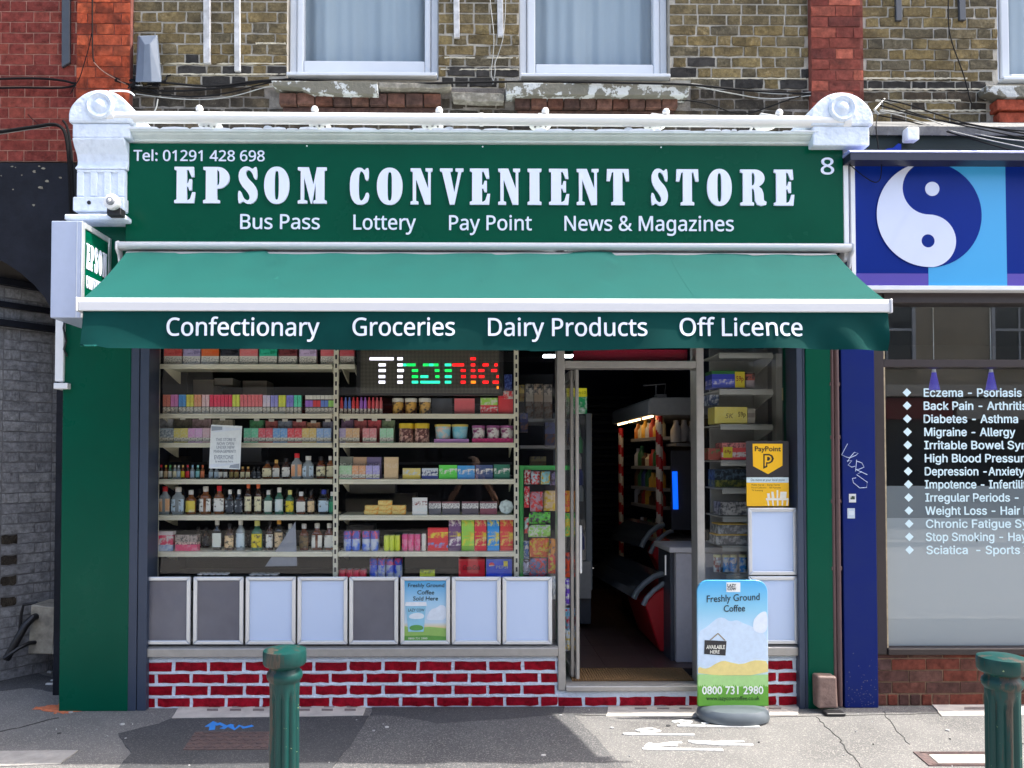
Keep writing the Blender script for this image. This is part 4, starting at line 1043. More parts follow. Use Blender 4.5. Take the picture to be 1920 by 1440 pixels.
# fabric: sags gently, seams every 1.05 m
fx0b, fx1b = W(238, 472, -.16)[0], W(1566, 476, -.16)[0]; zfb = W(905, 474, -.16)[1]; fx0f, fx1f = W(155, 557, YB)[0], W(1661, 557, YB)[0]; zff = bz + hb * .85
nu, nv = 160, 14; vs = []; rq = random.Random(5)
def sag(u, v):
    s = -.016 * sin(pi * v)
    for c, w, a in ((.225, .05, .009), (.50, .03, .005), (.665, .07, .010), (.10, .05, .004), (.86, .05, .004)):
        d = (u - c - .06 * (v - .5) * (1 if c < .5 else -.6)) / w
        s += a * math.exp(-d * d) * (1 - v) * (1 if d < 0 else -.3)
    s += .0025 * sin(u * 70 + 4 * v) * (1 - v) ** 2
    return s
for j in range(nv + 1):
    v = j / nv
    for i in range(nu + 1):
        u = i / nu
        xb_, xf_ = fx0b + (fx1b - fx0b) * u, fx0f + (fx1f - fx0f) * u
        vs.append((xb_ + (xf_ - xb_) * v, -.16 + (YB + .0 + .16) * v, zfb + (zff - zfb) * v + sag(u, v)))
fs = [(j * (nu + 1) + i, j * (nu + 1) + i + 1, (j + 1) * (nu + 1) + i + 1, (j + 1) * (nu + 1) + i) for j in range(nv) for i in range(nu)]
me = MB().add(vs, fs).mesh('canopy', M_awn); smooth_angle(me); link('canopy', me, aw)
for c, w in ((.225, -.055), (.495, .01), (.765, .03)):
    mb = MB(); L_ = []
    for j in range(nv + 1):
        v = j / nv; u = c; xb_, xf_ = fx0b + (fx1b - fx0b) * u, fx0f + (fx1f - fx0f) * u
        L_.append((xb_ + (xf_ - xb_) * v, -.16 + (YB + .16) * v, zfb + (zff - zfb) * v + sag(u, v)))
    vs = []
    for p in L_: vs += [(p[0] - .012, p[1], p[2] + .0007), (p[0] + .012, p[1], p[2] + .0007), (p[0] + .012, p[1], p[2] - .001), (p[0] - .012, p[1], p[2] - .001)]
    fs = [(4 * i + k, 4 * i + (k + 1) % 4, 4 * i + 4 + (k + 1) % 4, 4 * i + 4 + k) for i in range(len(L_) - 1) for k in range(4)]
    MB().add(vs, fs).build('seam', M_awn, aw)
# roller and folding arms under the canopy
MB().tube([(fx0b, -.15, zfb - .03), (fx1b, -.15, zfb - .03)], .035, 14).build('roller', mat('awn_roller', (.30, .30, .30), .4), aw, smooth=True)
for s, xx in ((1, fx0b + .35), (-1, fx1b - .35)):
    MB().tube([(xx, -.12, zr - .16), (xx + s * .55, -.52, (zr + bz) / 2 - .06), (xx + s * .06, YB + .05, bz - .0)], .018, 10).build('folding_arm', M_awn_white, aw, smooth=True)
# valance: hangs from the bar with soft folds
zv0 = W(905, 656, YB - .025)[1]; vx0, vx1 = W(154, 620, YB - .025)[0], W(1667, 620, YB - .025)[0]; zvt = bz - hb + .004
def vfold(u, v):
    """outward push (towards the street) of the hanging cloth"""
    d = .004 * sin(u * 17 + 1.0) * v + .003 * sin(u * 41 + v * 3) * v
    for c, w, a, k in ((.03, .05, .028, 2.2), (.10, .06, -.016, 1.4), (.19, .05, .010, 1.2), (.30, .06, -.008, 1), (.44, .05, .008, 1), (.60, .05, -.008, 1.2), (.70, .05, .014, 1.2), (.78, .04, -.012, 1), (.855, .035, .024, 1.4), (.905, .03, -.024, 1.3), (.945, .025, .026, 1.4), (.98, .02, -.030, 1.6), (.998, .012, .035, 1.5)):
        e = (u - c - .03 * (v - .5)) / w; d += a * math.exp(-e * e) * v ** k
    return d + .012 * v
def vpos(x, z, off=0.0):
    u = (x - vx0) / (vx1 - vx0); v = (zvt - z) / (zvt - zv0)
    return (x, YB - .018 - vfold(u, max(0, v)) - off, z)
nu, nv = 300, 16; vs = []
for j in range(nv + 1):
    for i in range(nu + 1):
        u, v = i / nu, j / nv; x = vx0 + (vx1 - vx0) * u; z = zvt + (zv0 - zvt) * v
        if j == nv: z += .010 * sin(u * 9 + .5) * (1 if u > .55 else .3) + (.03 * max(0, .035 - u) / .035)
        vs.append(vpos(x, z))
fs = [(j * (nu + 1) + i, (j + 1) * (nu + 1) + i, (j + 1) * (nu + 1) + i + 1, j * (nu + 1) + i + 1) for j in range(nv) for i in range(nu)]
me = MB().add(vs, fs).mesh('valance', M_awn); smooth_angle(me); val = link('valance', me, aw)
def vline(body, a, b, base, cap):
    za_ = W(905, base, YB - .025)[1]
    fnc = lambda co: Vector((co.x, vpos(co.x, co.z, .0025)[1] + (co.y + .0) * 1.0, co.z))
    text('lettering', body, W(a, 612, YB - .025)[0], W(b, 612, YB - .025)[0], za_, cap / (FPX / (5 + YB)), 0.0, M_letter, val, depth=.002, bold=.012, fn=fnc, res=4)
vline('Confectionary', 312, 599, 630, 33); vline('Groceries', 661, 853, 629.5, 33); vline('Dairy Products', 915, 1213, 629.5, 33); vline('Off Licence', 1274, 1505, 629, 33)

# ---------------------------------------------------------------- hanging box sign
YH = -.44
hx0, hx1 = W(95, 500, YH)[0], W(151, 500, YH)[0]; hz0, hz1 = W(120, 596, YH)[1], W(120, 414, YH)[1]
hs = thing('hanging_sign', 'white boxed hanging sign with green EPSOM face turned to the awning', 'hanging sign', ((hx0 + hx1) / 2, -.2, hz0))
M_box = mat('sign_box_white', lin((168, 179, 202)), .4, var=.03)
MB().box(hx0, hx1, YH, -.065, hz0, hz1).build('case', M_box, hs, bevel=.004)
MB().box(hx0 + (hx1 - hx0) * .86, hx0 + (hx1 - hx0) * .88, YH - .002, -.066, hz0 + .003, hz1 - .003).build('case_seam', M_alu_light, hs)
bw = .035
xf = hx1 + .0005
mb = MB().box(xf, xf + .008, YH, YH + bw, hz0, hz1).box(xf, xf + .008, -.067 - bw, -.067, hz0, hz1).box(xf, xf + .008, YH + bw, -.067 - bw, hz1 - bw, hz1).box(xf, xf + .008, YH + bw, -.067 - bw, hz0, hz0 + bw)
mb.build('face_frame', M_alu_light, hs, bevel=.002)
MB().box(xf, xf + .002, YH + bw, -.067 - bw, hz0 + bw, hz1 - bw).build('face', M_green, hs)
hy0, hy1 = YH + bw + .025, -.067 - bw - .02
def side_letters(word, z0, z1, parent):
    ws = {'E': .85, 'P': .9, 'S': .9, 'O': 1, 'M': 1.2, 'C': .85, 'N': .95, 'V': .95, 'I': .6, 'T': .9, 'R': 1}
    tot = sum(ws[c] + .22 for c in word) - .22; y = hy0
    for c in word:
        w = ws[c] / tot * (hy1 - hy0)
        o = curve_fill('letter', [[(y + a * w, z0 + b_ * (z1 - z0)) for a, b_ in lp] for lp in GL[c]], .004, M_letter, None, 0)
        for v in o.data.vertices: v.co = (xf + .002 - v.co.y, v.co.x, v.co.z)
        o.data.update(); o.parent = parent; o.location = -parent.location
        y += w + .22 / tot * (hy1 - hy0)
side_letters('EPSOM', hz1 - .27, hz1 - .115, hs); side_letters('CONVENIENT', hz1 - .385, hz1 - .31, hs); side_letters('STORE', hz0 + .06, hz0 + .15, hs)
# white bracket boxing below it
t = thing('cable_boxing', 'white boxed cable duct and small shelf under the hanging sign', 'cable duct', (W(115, 720, .0)[0], .0, W(115, 728, 0)[1]))
rbox('boxing', (103, 596, 119, 715), -.08, .2, M_white, t)
rbox('boxing', (119.5, 660, 127, 715), -.05, .2, M_white, t)
rbox('shelf', (100, 718, 126.5, 729), -.10, .2, M_white, t)
t = thing('cable', 'black cable hanging beside the white boxing under the hanging sign', 'cable', (0, 0, 2))
MB().tube([p3(122, 596, -.07), p3(119, 615, -.09), p3(124, 640, -.09), p3(120, 655, -.08), p3(126, 668, -.07)], .006, 6).build('sheath', M_black, t)
# CCTV camera under the left corbel
t = thing('security_camera', 'white round security camera on the left corbel base', 'security camera', (*[p3(208, 378, -.28)[k] for k in (0, 1, 2)],))
c = p3(209, 378, -.30)
MB().lathe([(.022, .050), (.040, .042), (.048, .020), (.048, -.004), (.042, -.012), (.030, -.014)], c, 20, axis='y').build('housing', M_white_gloss, t, smooth=True)
c2 = (c[0], c[1] - .0, c[2])
MB().lathe([(.030, .010), (.028, .0), (.020, -.014), (.012, -.016)], (c[0], c[1] - .012, c[2]), 18, axis='y').build('lens_ring', mat('lens_grey', (.25, .26, .28), .2), t, smooth=True)
MB().lathe([(.011, 0), (.006, -.006), (.001, -.008)], (c[0], c[1] - .029, c[2]), 12, axis='y').build('lens', M_white_gloss, t, smooth=True)
rbox('bracket', (200, 389, 226, 403), -.27, -.20, M_black, t)
t2 = MB().lathe([(.012, 0), (.012, -.008), (.004, -.010)], (p3(167, 380, -.182)[0], -.178, p3(167, 380, -.18)[2]), 12, axis='y').build('dark_fixing', M_black, None); tag(t2, 'small black round fixing on the left corbel base', 'fixing')

# ================================================================ right neighbour: blue shop
YBu = -.07
BL = thing('blue_shopfront', 'blue painted shopfront with brown window frame next to the green shop', 'shopfront', (3.4, 0, 0))
M_blue = mat('blue_board', lin((8, 40, 128)), .3, var=.05, scale=2, spec=.12)
M_bluep = mat('blue_pilaster', lin((14, 34, 106)), .4, col2=lin((22, 40, 104)), scale=5, spec=.16)
M_brown = mat('brown_frame', lin((52, 44, 44)), .4, var=.08)
x0, x1 = W(1579, 1000, -.03)[0], W(1642, 1000, -.03)[0]
pil = MB().box(x0, x1, -.04, .25, 0, W(1600, 540, -.04)[1]).build('pilaster', M_bluep, BL, bevel=.004)
xw0 = W(1650, 900, .06)[0]; xw1 = 5.6
zt0, zt1 = W(1800, 690, .05)[1], W(1800, 676, .05)[1]; zb0, zb1 = W(1800, 1227, .0)[1], W(1800, 1215, 0)[1]; zh = W(1800, 572, .05)[1]
mb = MB().box(x1 + .002, xw0 + .0, -.005, .12, zb0, zh + .07).box(xw0, xw1, -.0, .12, zt0, zt1).box(xw0, xw1, -.02, .12, zb0, zb1).box(xw0, xw1, -.02, .14, zh, zh + .12)
mb.build('window_frame', M_brown, BL, bevel=.003)
MB().box(xw0 + .001, xw0 + .010, -.0, .05, zb1 + .002, zt0 - .002).box(xw0 + .001, xw0 + .010, -.0, .05, zt1 + .002, zh - .002).build('beading', mat('worn_cream', lin((176, 160, 130)), .6, var=.3, scale=20), BL)
M_glass_r = glass_mat('blue_shop_glass', tint=(.90, .92, .92), ior=2.1)
zfr = W(1800, 971, .055)[1]; zbd = W(1800, 911, .055)[1]
M_frost = glass_mat('frosted_film', tint=(.9, .92, .92), ior=1.9, frost=((.45, .52, .55), .86))
M_frost2 = glass_mat('frosted_band', tint=(.9, .92, .92), ior=1.9, frost=((.34, .40, .43), .55))
MB().box(xw0 + .02, xw1, .052, .060, zb1 + .003, zfr).build('frosted_pane', M_frost, BL)
MB().box(xw0 + .02, xw1, .052, .060, zfr + .0005, zbd).build('frosted_band', M_frost2, BL)
MB().box(xw0 + .02, xw1, .052, .060, zbd + .0005, zt0 - .003).build('pane', M_glass_r, BL)
MB().box(xw0 + .02, xw1, .052, .060, zt1 + .003, zh - .003).build('transom_pane', M_glass_r, BL)
# list of conditions on the glass
rows = ['Eczema - Psoriasis', 'Back Pain - Arthritis', 'Diabetes - Asthma', 'Migraine - Allergy', 'Irritable Bowel Syndrome', 'High Blood Pressure', 'Depression -Anxiety', 'Impotence - Infertility', 'Irregular Periods -', 'Weight Loss - Hair Loss', 'Chronic Fatigue Syndrome', 'Stop Smoking - Hayfever', 'Sciatica  - Sports Injuries']
wid = [(1732, 1916), (1732, 1926), (1732, 1909), (1733, 1904), (1733, 1992), (1734, 1932), (1734, 1921), (1734, 1935), (1735, 1910), (1735, 1962), (1736, 2006), (1736, 1975), (1737, 1995)]
M_vinyl = mat('white_vinyl', lin((216, 240, 246)), .5)
for i, (s, (a, b_)) in enumerate(zip(rows, wid)):
    y = 736 + i * 24.6
    text('lettering', s, W(a, y, .05)[0], W(b_, y, .05)[0], W(1750, y + 7.6, .05)[1], 15.2 / (FPX / 5.05), .0515, M_vinyl, BL, kind='grot', depth=.001, bold=.022)
    cx, cz = W(1700.5 + i * .42, y, .05); d = .0285
    MB().prism([(cx - d, cz), (cx, cz - d), (cx + d, cz), (cx, cz + d)], .0503, .0515).build('bullet', M_vinyl, BL)
# purple cones of the hanging lamps behind the glass
for px in (1751, 1858):
    q = W(px, 690, .22); t = thing('pendant_lamp', 'slim violet pendant lamp hanging behind the blue shop glass, ' + ('nearer the blue pilaster' if px < 1800 else 'further from the blue pilaster'), 'pendant lamp', (q[0], .22, q[1]), 'violet pendant lamps')
    MB().lathe([(.003, .62), (.003, .03)], (q[0], .22, q[1]), 6).build('flex', M_white, t)
    MB().lathe([(.014, -.03), (.008, .01), (.003, .03)], (q[0], .22, q[1]), 12).build('cap', M_white_gloss, t)
    MB().lathe([(.035, -.15), (.030, -.12), (.014, -.031)], (q[0], .22, q[1]), 14).build('shade', mat('violet_shade', lin((76, 70, 190)), .3, emit=lin((60, 50, 200)), estr=.15), t, smooth=True)
# fascia
fx0, fx1 = W(1590, 420, YBu)[0], 5.6; fz0, fz1 = W(1750, 537, YBu)[1], W(1750, 298, YBu)[1]
rq = random.Random(21); mb = MB()
for i in range(70):
    x = rq.uniform(x0 + .01, x1 - .01); z = abs(rq.gauss(0, .10)) + .01; a = rq.uniform(.002, .008); l_ = rq.uniform(.002, .010)
    mb.prism([(x, z), (x + a, z + l_ * .3), (x + a * .6, z + l_), (x - a * .3, z + l_ * .7)], -.0408, -.0395)
o = mb.build('scuff_marks', mat('scuff_pale', lin((84, 86, 112)), .8), pil); o['kind'] = 'stuff'
bs = thing('blue_sign', 'blue shop sign with a white yin-yang disc and cyan band', 'shop sign', (3.4, YBu, fz0))
MB().box(fx0, fx1, YBu, .25, fz0, fz1).build('panel', M_blue, bs, bevel=.003)
cy0, cy1 = W(1739, 420, YBu)[0], W(1886, 420, YBu)[0]
M_cyan = mat('cyan_print', lin((60, 160, 216)), .3)
M_purp = mat('purple_print', lin((82, 66, 160)), .3)
M_disc = mat('disc_white', lin((206, 214, 236)), .35)
cxy, czy = W(1741, 403, YBu); rd = 100.5 / (FPX / (5 + YBu))
YY = YBu - .0005
MB().box(cy0, cy1, YBu - .003, YY, fz0 + .001, fz1 - .001).build('cyan_band', M_cyan, bs)
zp1 = W(1700, 513, YBu)[1]
MB().box(fx0 + .002, cy0 - .0005, YBu - .003, YY, fz0 + .001, zp1).box(cy1 + .0005, fx1, YBu - .003, YY, fz0 + .001, zp1).build('purple_band', M_purp, bs)
MB().prism(ell(cxy, czy, rd, rd, 64), YBu - .0062, YBu - .0034).build('blue_disc', M_blue, bs)
n = 24; big = [(cxy + rd * .995 * cos(a), czy + rd * .995 * sin(a)) for a in [pi / 2 + pi * i / 40 for i in range(41)]]
# white half: outer left arc, lower lobe to the right, upper bite to the left
low = [(cxy + rd * .5 * cos(a), czy - rd * .5 + rd * .5 * sin(a)) for a in [-pi / 2 + pi * i / n for i in range(1, n)]]
upp = [(cxy + rd * .5 * cos(a), czy + rd * .5 + rd * .5 * sin(a)) for a in [-pi / 2 - pi * i / n for i in range(n)]]
curve_fill('white_half', [big + low + upp, ell(cxy - .01, czy - rd * .5, rd * .125, rd * .125, 28)], .002, M_disc, bs, YBu - .0064)
MB().prism(ell(cxy + .022, czy + rd * .49, rd * .135, rd * .135, 28), YBu - .0085, YBu - .0064).build('white_dot', M_disc, bs)
MB().box(W(1640, 540, YBu)[0] - .25, fx1, YBu - .03, YBu + .06, W(1800, 546, YBu)[1], fz0 - .001).build('bottom_trim', M_white, bs, bevel=.004)
MB().box(W(1640, 540, YBu)[0] - .2, fx1, .0, .2, zh + .121, W(1800, 547, YBu)[1]).build('soffit', M_brown, bs)
l0, l1 = W(1591, 289, -.2)[0], 5.6; lz0, lz1 = W(1750, 299, -.2)[1], W(1750, 281, -.2)[1]
t = thing('trough_light', 'lavender grey trough light running along the top of the blue sign', 'sign light', (3.4, -.2, lz0))
MB().side([(-.212, lz1 - .022), (-.212, lz1 - .012), (-.195, lz1), (-.10, lz1), (-.10, lz1 - .022)], l0, l1).build('trough', mat('lavender_metal', lin((150, 160, 214)), .35), t, bevel=.004)
MB().box(l0 + .01, l1, -.205, -.10, lz0 - .006, lz1 - .0225).build('diffuser', mat('trough_dark', lin((40, 42, 60)), .4), t)
# gutter ledge over the blue sign
g = thing('gutter_ledge', 'weathered grey ledge above the blue sign', 'ledge', (3.6, 0, W(1750, 262, 0)[1]))
a0, a1 = W(1630, 245, -.02)[0], 5.6
MB().side([(-.06, W(1750, 254, -.06)[1]), (-.08, W(1750, 236, -.08)[1]), (.30, W(1750, 228, .3)[1]), (.30, W(1750, 254, .3)[1])], a0, a1).build('ledge', mat('lead_grey', lin((84, 85, 86)), .7, col2=lin((128, 128, 124)), scale=7, bump=.5), g, bevel=.004)
MB().box(W(1582, 280, -.02)[0], a1, -.03, .25, fz1 + .002, W(1750, 254, -.03)[1] - .002).build('recess_board', mat('dark_green_board', lin((18, 34, 32)), .7), g)
# white edge strip of the blue sign's left end
MB().box(W(1581, 400, -.1)[0] + .055, W(1590, 400, -.1)[0] + .05, -.095, .0, fz0 - .05, fz1 - .03).build('end_strip', M_white, bs)
# brown brick base of the blue shop
M_bbrick = brick_mat('brown_base_brick', [lin(c) for c in [(96, 68, 62), (104, 74, 66), (88, 64, 60), (112, 72, 62), (120, 66, 54), (92, 70, 66)]], (.16, .11, .10), dust=.2, soot=.25)
bbase = MB().box(x1 + .002, xw1, .005, .2, 0, zb0 - .002).build('brick_base', mat('brown_joint', lin((128, 104, 82)), .95, var=.3, scale=20, bump=.5), BL)
lay(bbase, x1 + .003, xw1 - .01, .078, zb0 - .003, .005, M_bbrick, 'bb', course=.0755, L=.215, Hd=.1, joint=.008, bond='stretcher', rag=.002, proud=.003, D=.03)
xx = x1 + .008
for k in range(5):
    MB().box(xx, xx + .062, -.002, .03, .004, .072).build('brick', M_bbrick, bbase, bevel=.004); xx += .074
lay(bbase, xx, xw1 - .01, .0, .077, .005, M_bbrick, 'bb', course=.0755, L=.215, Hd=.1, joint=.008, bond='stretcher', rag=.002, proud=.003, D=.03)
# brown conduits between the shops
M_pipe = mat('brown_pipe', lin((92, 70, 70)), .35, var=.12, scale=8)
for px, r, lb in ((1563.5, .011, 'thin brown pipe running down beside the green pilaster'), (1571.5, .017, 'thicker brown pipe running down beside the blue pilaster')):
    xq = W(px, 1000, -.06)[0]; t = thing('drainpipe', lb, 'pipe', (xq, -.06, 0))
    MB().tube([(xq, -.055, .02), (xq, -.055, W(px, 470, -.06)[1])], r, 12).build('pipe', M_pipe, t, smooth=True)
    mb = MB()
    for y in (720, 820, 940, 1066): 
        z = W(px, y, -.06)[1]; mb.box(xq - r - .006, xq + r + .006, -.062, -.03, z - .012, z + .012)
    mb.build('pipe_clip', M_pipe, t, bevel=.002)
# brown boot cover
t = thing('downpipe_shoe', 'worn brown metal pipe shoe standing at the foot of the green pilaster', 'pipe shoe', (W(1548, 1318, -.12)[0], -.12, 0))
sx0, sx1 = W(1530, 1290, -.13)[0], W(1568, 1290, -.13)[0]
M_shoe = mat('worn_brown', lin((146, 122, 112)), .5, col2=lin((110, 88, 82)), scale=14, bump=.3)
MB().prism([(sx0 + .006, .03), (sx1 + .004, .03), (sx1 - .004, .232), (sx0 + .002, .235)], -.15, -.062).build('cover', M_shoe, t, bevel=.014, segs=3)
MB().box(sx0 + .03, sx1 + .02, -.21, -.14, .002, .022).build('outlet', M_black, t, bevel=.004)
# stickers and tag on the blue pilaster
def sticker(px, m1, m2, lb):
    x0, x1_, z0, z1 = R(*px, -.042); t = thing('sticker', lb, 'sticker', ((x0 + x1_) / 2, -.042, z0))
    MB().box(x0, x1_, -.0416, -.0405, z0, z1).build('backing', m1, t)
    MB().box(x0 + (x1_ - x0) * .2, x1_ - (x1_ - x0) * .15, -.0422, -.0417, z0 + (z1 - z0) * .35, z0 + (z1 - z0) * .75).build('print', m2, t)
sticker((1592, 926, 1605, 942), plain((210, 214, 214)), prt((40, 60, 44), (220, 224, 220), 80), 'small sticker with dark print on the blue pilaster')
sticker((1589, 953, 1603, 972), plain((186, 200, 214)), plain((206, 216, 226)), 'small pale blue sticker below the printed one on the blue pilaster')
t = thing('graffiti_tag', 'looping pale marker graffiti on the blue pilaster', 'graffiti', (W(1600, 880, -.042)[0], -.042, 1.5))
mb = MB()
for st in ([(1589, 832), (1578, 853), (1590, 858), (1594, 858)], [(1594, 858), (1604, 854), (1609, 850), (1602, 848), (1594, 857), (1589, 866)], [(1588, 864), (1597, 864), (1590, 872), (1597, 876), (1603, 874)], [(1606, 862), (1604, 884)], [(1605, 864), (1616, 868), (1620, 876), (1610, 880), (1604, 880), (1626, 890)], [(1616, 884), (1606, 890), (1626, 904), (1625, 914), (1612, 915), (1600, 905), (1598, 897), (1605, 896)]):
    mb.tube([p3(x, y, -.0405) for x, y in st], .0024, 6)
o = mb.build('stroke', mat('marker_white', lin((190, 205, 235)), .6), t)
# blue shop room
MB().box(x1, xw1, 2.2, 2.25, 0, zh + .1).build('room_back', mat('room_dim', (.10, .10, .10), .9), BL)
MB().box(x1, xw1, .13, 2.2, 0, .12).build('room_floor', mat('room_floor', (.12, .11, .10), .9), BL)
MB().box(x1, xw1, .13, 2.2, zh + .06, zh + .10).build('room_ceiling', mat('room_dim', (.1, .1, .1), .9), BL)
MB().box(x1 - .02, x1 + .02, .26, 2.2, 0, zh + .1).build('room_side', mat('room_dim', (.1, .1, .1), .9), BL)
# ================================================================ shelves and goods in the shop window
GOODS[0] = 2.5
YSH, YP = 0.19, 0.235
SHELF = {'A': 684, 'B': 776, 'C': 830, 'D': 898, 'E': 965, 'F': 1033}
def zsh(row): return W(625, SHELF[row], YP)[1]
def shelf_unit(label, pxl, pxr, rows, uprights):
    t = thing('shelf_unit', label, 'shelf unit', (W((pxl + pxr) / 2, 1100, YSH)[0], .4, .15))
    for u in uprights:
        xa, xb = W(u - 4, 900, YSH - .006)[0], W(u + 4.5, 900, YSH - .006)[0]
        z0, z1 = .14, W(625, 640, YSH)[1]
        mb = MB().box(xa, xb, YSH - .008, YSH + .02, z0, z1)
        up = mb.build('upright', M_cream, t)
        mb = MB(); z = z0 + .05
        while z < z1 - .04:
            mb.box(xa + (xb - xa) * .30, xb - (xb - xa) * .30, YSH - .0095, YSH - .007, z, z + .030); z += .0595
        o = mb.build('slots', M_dark, up); o['kind'] = 'stuff'
    for row, a, b in rows:
        z = zsh(row); th = .034
        xa, xb = W(a, SHELF[row], YSH)[0], W(b, SHELF[row], YSH)[0]
        MB().box(xa, xb, YSH, YSH + .36, z - .014, z - .001).box(xa, xb, YSH, YSH + .008, z - th, z - .0145).build('shelf', M_cream, t, bevel=.002)
        for xx in (xa + .01, xb - .018): MB().side([(YSH + .02, z - .015), (YSH + .36, z - .015), (YSH + .36, z - .10), (YSH + .30, z - .09)], xx, xx + .006).build('bracket', M_cream, t)
    return t
shelf_unit('cream slotted shelf unit carrying bottles in the left half of the window', 288, 628, [('A', 297, 623), ('B', 294, 623), ('C', 293, 623), ('D', 292, 623), ('E', 291, 623), ('F', 290, 623)], (291, 629))
shelf_unit('cream slotted shelf unit carrying cartons and tubs right of the bottles', 635, 972, [('A', 635, 666), ('B', 636, 964), ('C', 636, 964), ('D', 635, 964), ('E', 635, 964), ('F', 634, 964)], (968,))
def bandmesh(name, w, d, h, bands, cham=0.0):
    """carton standing on z=0, front at y=0; bands [(fraction of height from the top, material)]"""
    z = h; lv = [h]; ms = []
    for fr, m in bands: z -= fr * h; lv.append(max(z, 0)); ms.append(m)
    lv[-1] = 0
    vs, fs, mi = [], [], []
    for zz in lv: vs += [(-w / 2, 0, zz), (w / 2, 0, zz), (w / 2, d, zz), (-w / 2, d, zz)]
    for i in range(len(ms)):
        a, b = 4 * i, 4 * i + 4
        for k in range(4): fs.append((b + k, b + (k + 1) % 4, a + (k + 1) % 4, a + k)); mi.append(i)
    fs.append((0, 1, 2, 3)); mi.append(0); n = 4 * len(ms); fs.append((n + 3, n + 2, n + 1, n)); mi.append(len(ms) - 1)
    mb = MB(); mb.v, mb.f, mb.m = vs, fs, mi
    return mb.mesh(name, ms)
CACHE = {}
def pack(name, label, cat, px0, px1, pyt, row, bands, group=None, depth=.06, y=None, key=None, zoff=0.0, parent=None, rot=0.0):
    yy = YP + (y or 0); sy = SHELF[row] if isinstance(row, str) else row
    x0, z0 = W(px0, sy, yy); x1 = W(px1, sy, yy)[0]; zt = W(px0, pyt, yy)[1]; z0 = (zsh(row) if isinstance(row, str) else z0) + zoff
    w, h = x1 - x0, zt - z0
    k = key or (name, round(w, 3), round(h, 3), tuple((round(f, 3), m.name) for f, m in bands), depth)
    if k not in CACHE: CACHE[k] = bandmesh(name, w, depth, h, bands)
    o = link(name, CACHE[k], parent, None if parent else ((x0 + x1) / 2, yy + random.uniform(0, .004), z0))
    if rot: o.rotation_euler = (0, 0, rot)
    if parent is None: tag(o, label, cat, group)
    return o
P = plain
def warn(): return mat('warning_print', lin((238, 236, 224)), .5, col2=lin((120, 118, 112)), scale=160, thr=(.52, .58), detail=1.0)
WHT = P((212, 212, 202))
# --- shelf A: cigarette style cartons
rowA = [(307, 340, (176, 60, 58), 'red'), (343, 375, (120, 112, 140), 'mauve'), (377, 410, (204, 100, 40), 'orange'), (413, 447, (26, 28, 36), 'black'), (449, 483, (206, 120, 120), 'pink'), (486, 519, (28, 130, 104), 'green'), (522, 556, (84, 36, 40), 'maroon'), (561, 593, (146, 132, 158), 'lilac'), (601, 632, (206, 110, 116), 'salmon'), (637, 664, (198, 96, 104), 'rose')]
for a, b, c, nm in rowA:
    pack('tobacco_carton', f'{nm} topped tobacco carton with a white warning band on the top shelf', 'carton', a, b, 640, 'A', [(.55, prt(c, tuple(max(0, v - 34) for v in c), 30)), (.08, P(c)), (.06, WHT), (.25, warn()), (.06, WHT)], 'tobacco cartons on the top shelf', .05)
# --- shelf B left: slim vape boxes
runs = [(2, (206, 110, 96), 'coral'), (2, (168, 96, 150), 'magenta purple'), (2, (60, 120, 178), 'blue'), (2, (222, 206, 70), 'bright yellow'), (2, (222, 132, 96), 'peach orange'), (2, (216, 168, 168), 'pale pink'), (6, (186, 36, 62), 'crimson'), (2, (186, 196, 62), 'lime'), (6, (206, 92, 96), 'strawberry red'), (2, (196, 184, 214), 'pale lilac'), (2, (96, 96, 150), 'indigo'), (2, (180, 190, 60), 'yellow green'), (2, (76, 76, 140), 'navy violet'), (2, (40, 140, 110), 'emerald')]
x = 305.0
for n, c, nm in runs:
    for k in range(n):
        pack('vape_box', f'slim {nm} vape box in the tight row on the second shelf', 'vape box', x + .2, x + 6.6, 740 + (1 if x > 480 else 0), 'B', [(.10, P(tuple(min(255, v + 30) for v in c))), (.32, prt(c, tuple(min(255, v + 60) for v in c), 140)), (.20, P(tuple(min(255, v + 40) for v in c))), (.04, P((60, 60, 60))), (.30, warn()), (.04, WHT)], 'slim vape boxes on the second shelf', .03, key=('vb', nm))
        x += 7.0
    x += .6
runs2 = [(2, (112, 80, 150), 'violet'), (2, (206, 70, 76), 'scarlet'), (2, (70, 96, 150), 'slate blue'), (2, (130, 180, 96), 'leaf green')]
x = 572.0
for n, c, nm in runs2:
    for k in range(n):
        pack('vape_box', f'white vape box with a {nm} pen printed on it', 'vape box', x + .2, x + 6.9, 741, 'B', [(.22, WHT), (.06, P((40, 40, 44))), (.34, P(c)), (.06, P((60, 60, 60))), (.28, warn()), (.04, WHT)], 'slim vape boxes on the second shelf', .03, key=('vb2', nm)); x += 7.2
M_bglass = {}
def gl(rgb, name): 
    return mat('bottle_' + name, lin(rgb), .08, spec=.6, coat=.6, var=.1, scale=10)
def vape_pen(px, c, nm):
    q = W(px, 776, YP); z = zsh('B'); k = ('pen', nm)
    if k not in CACHE:
        CACHE[k] = (MB().box(-.0095, .0095, 0, .018, 0, .036).mesh('base', warn()), MB().lathe([(.0105, .0365), (.0105, .085), (.006, .096), (.005, .112), (.003, .114)], (0, .010, 0), 8).mesh('barrel', P(c)))
    t = thing('vape_pen', f'{nm} vape pen standing on its white base by the tubs', 'vape pen', (q[0], YP, z), 'vape pens on the second shelf')
    for m_ in CACHE[k]:
        o = bpy.data.objects.new(m_.name.split('.')[0], m_); COL.objects.link(o); o.parent = t
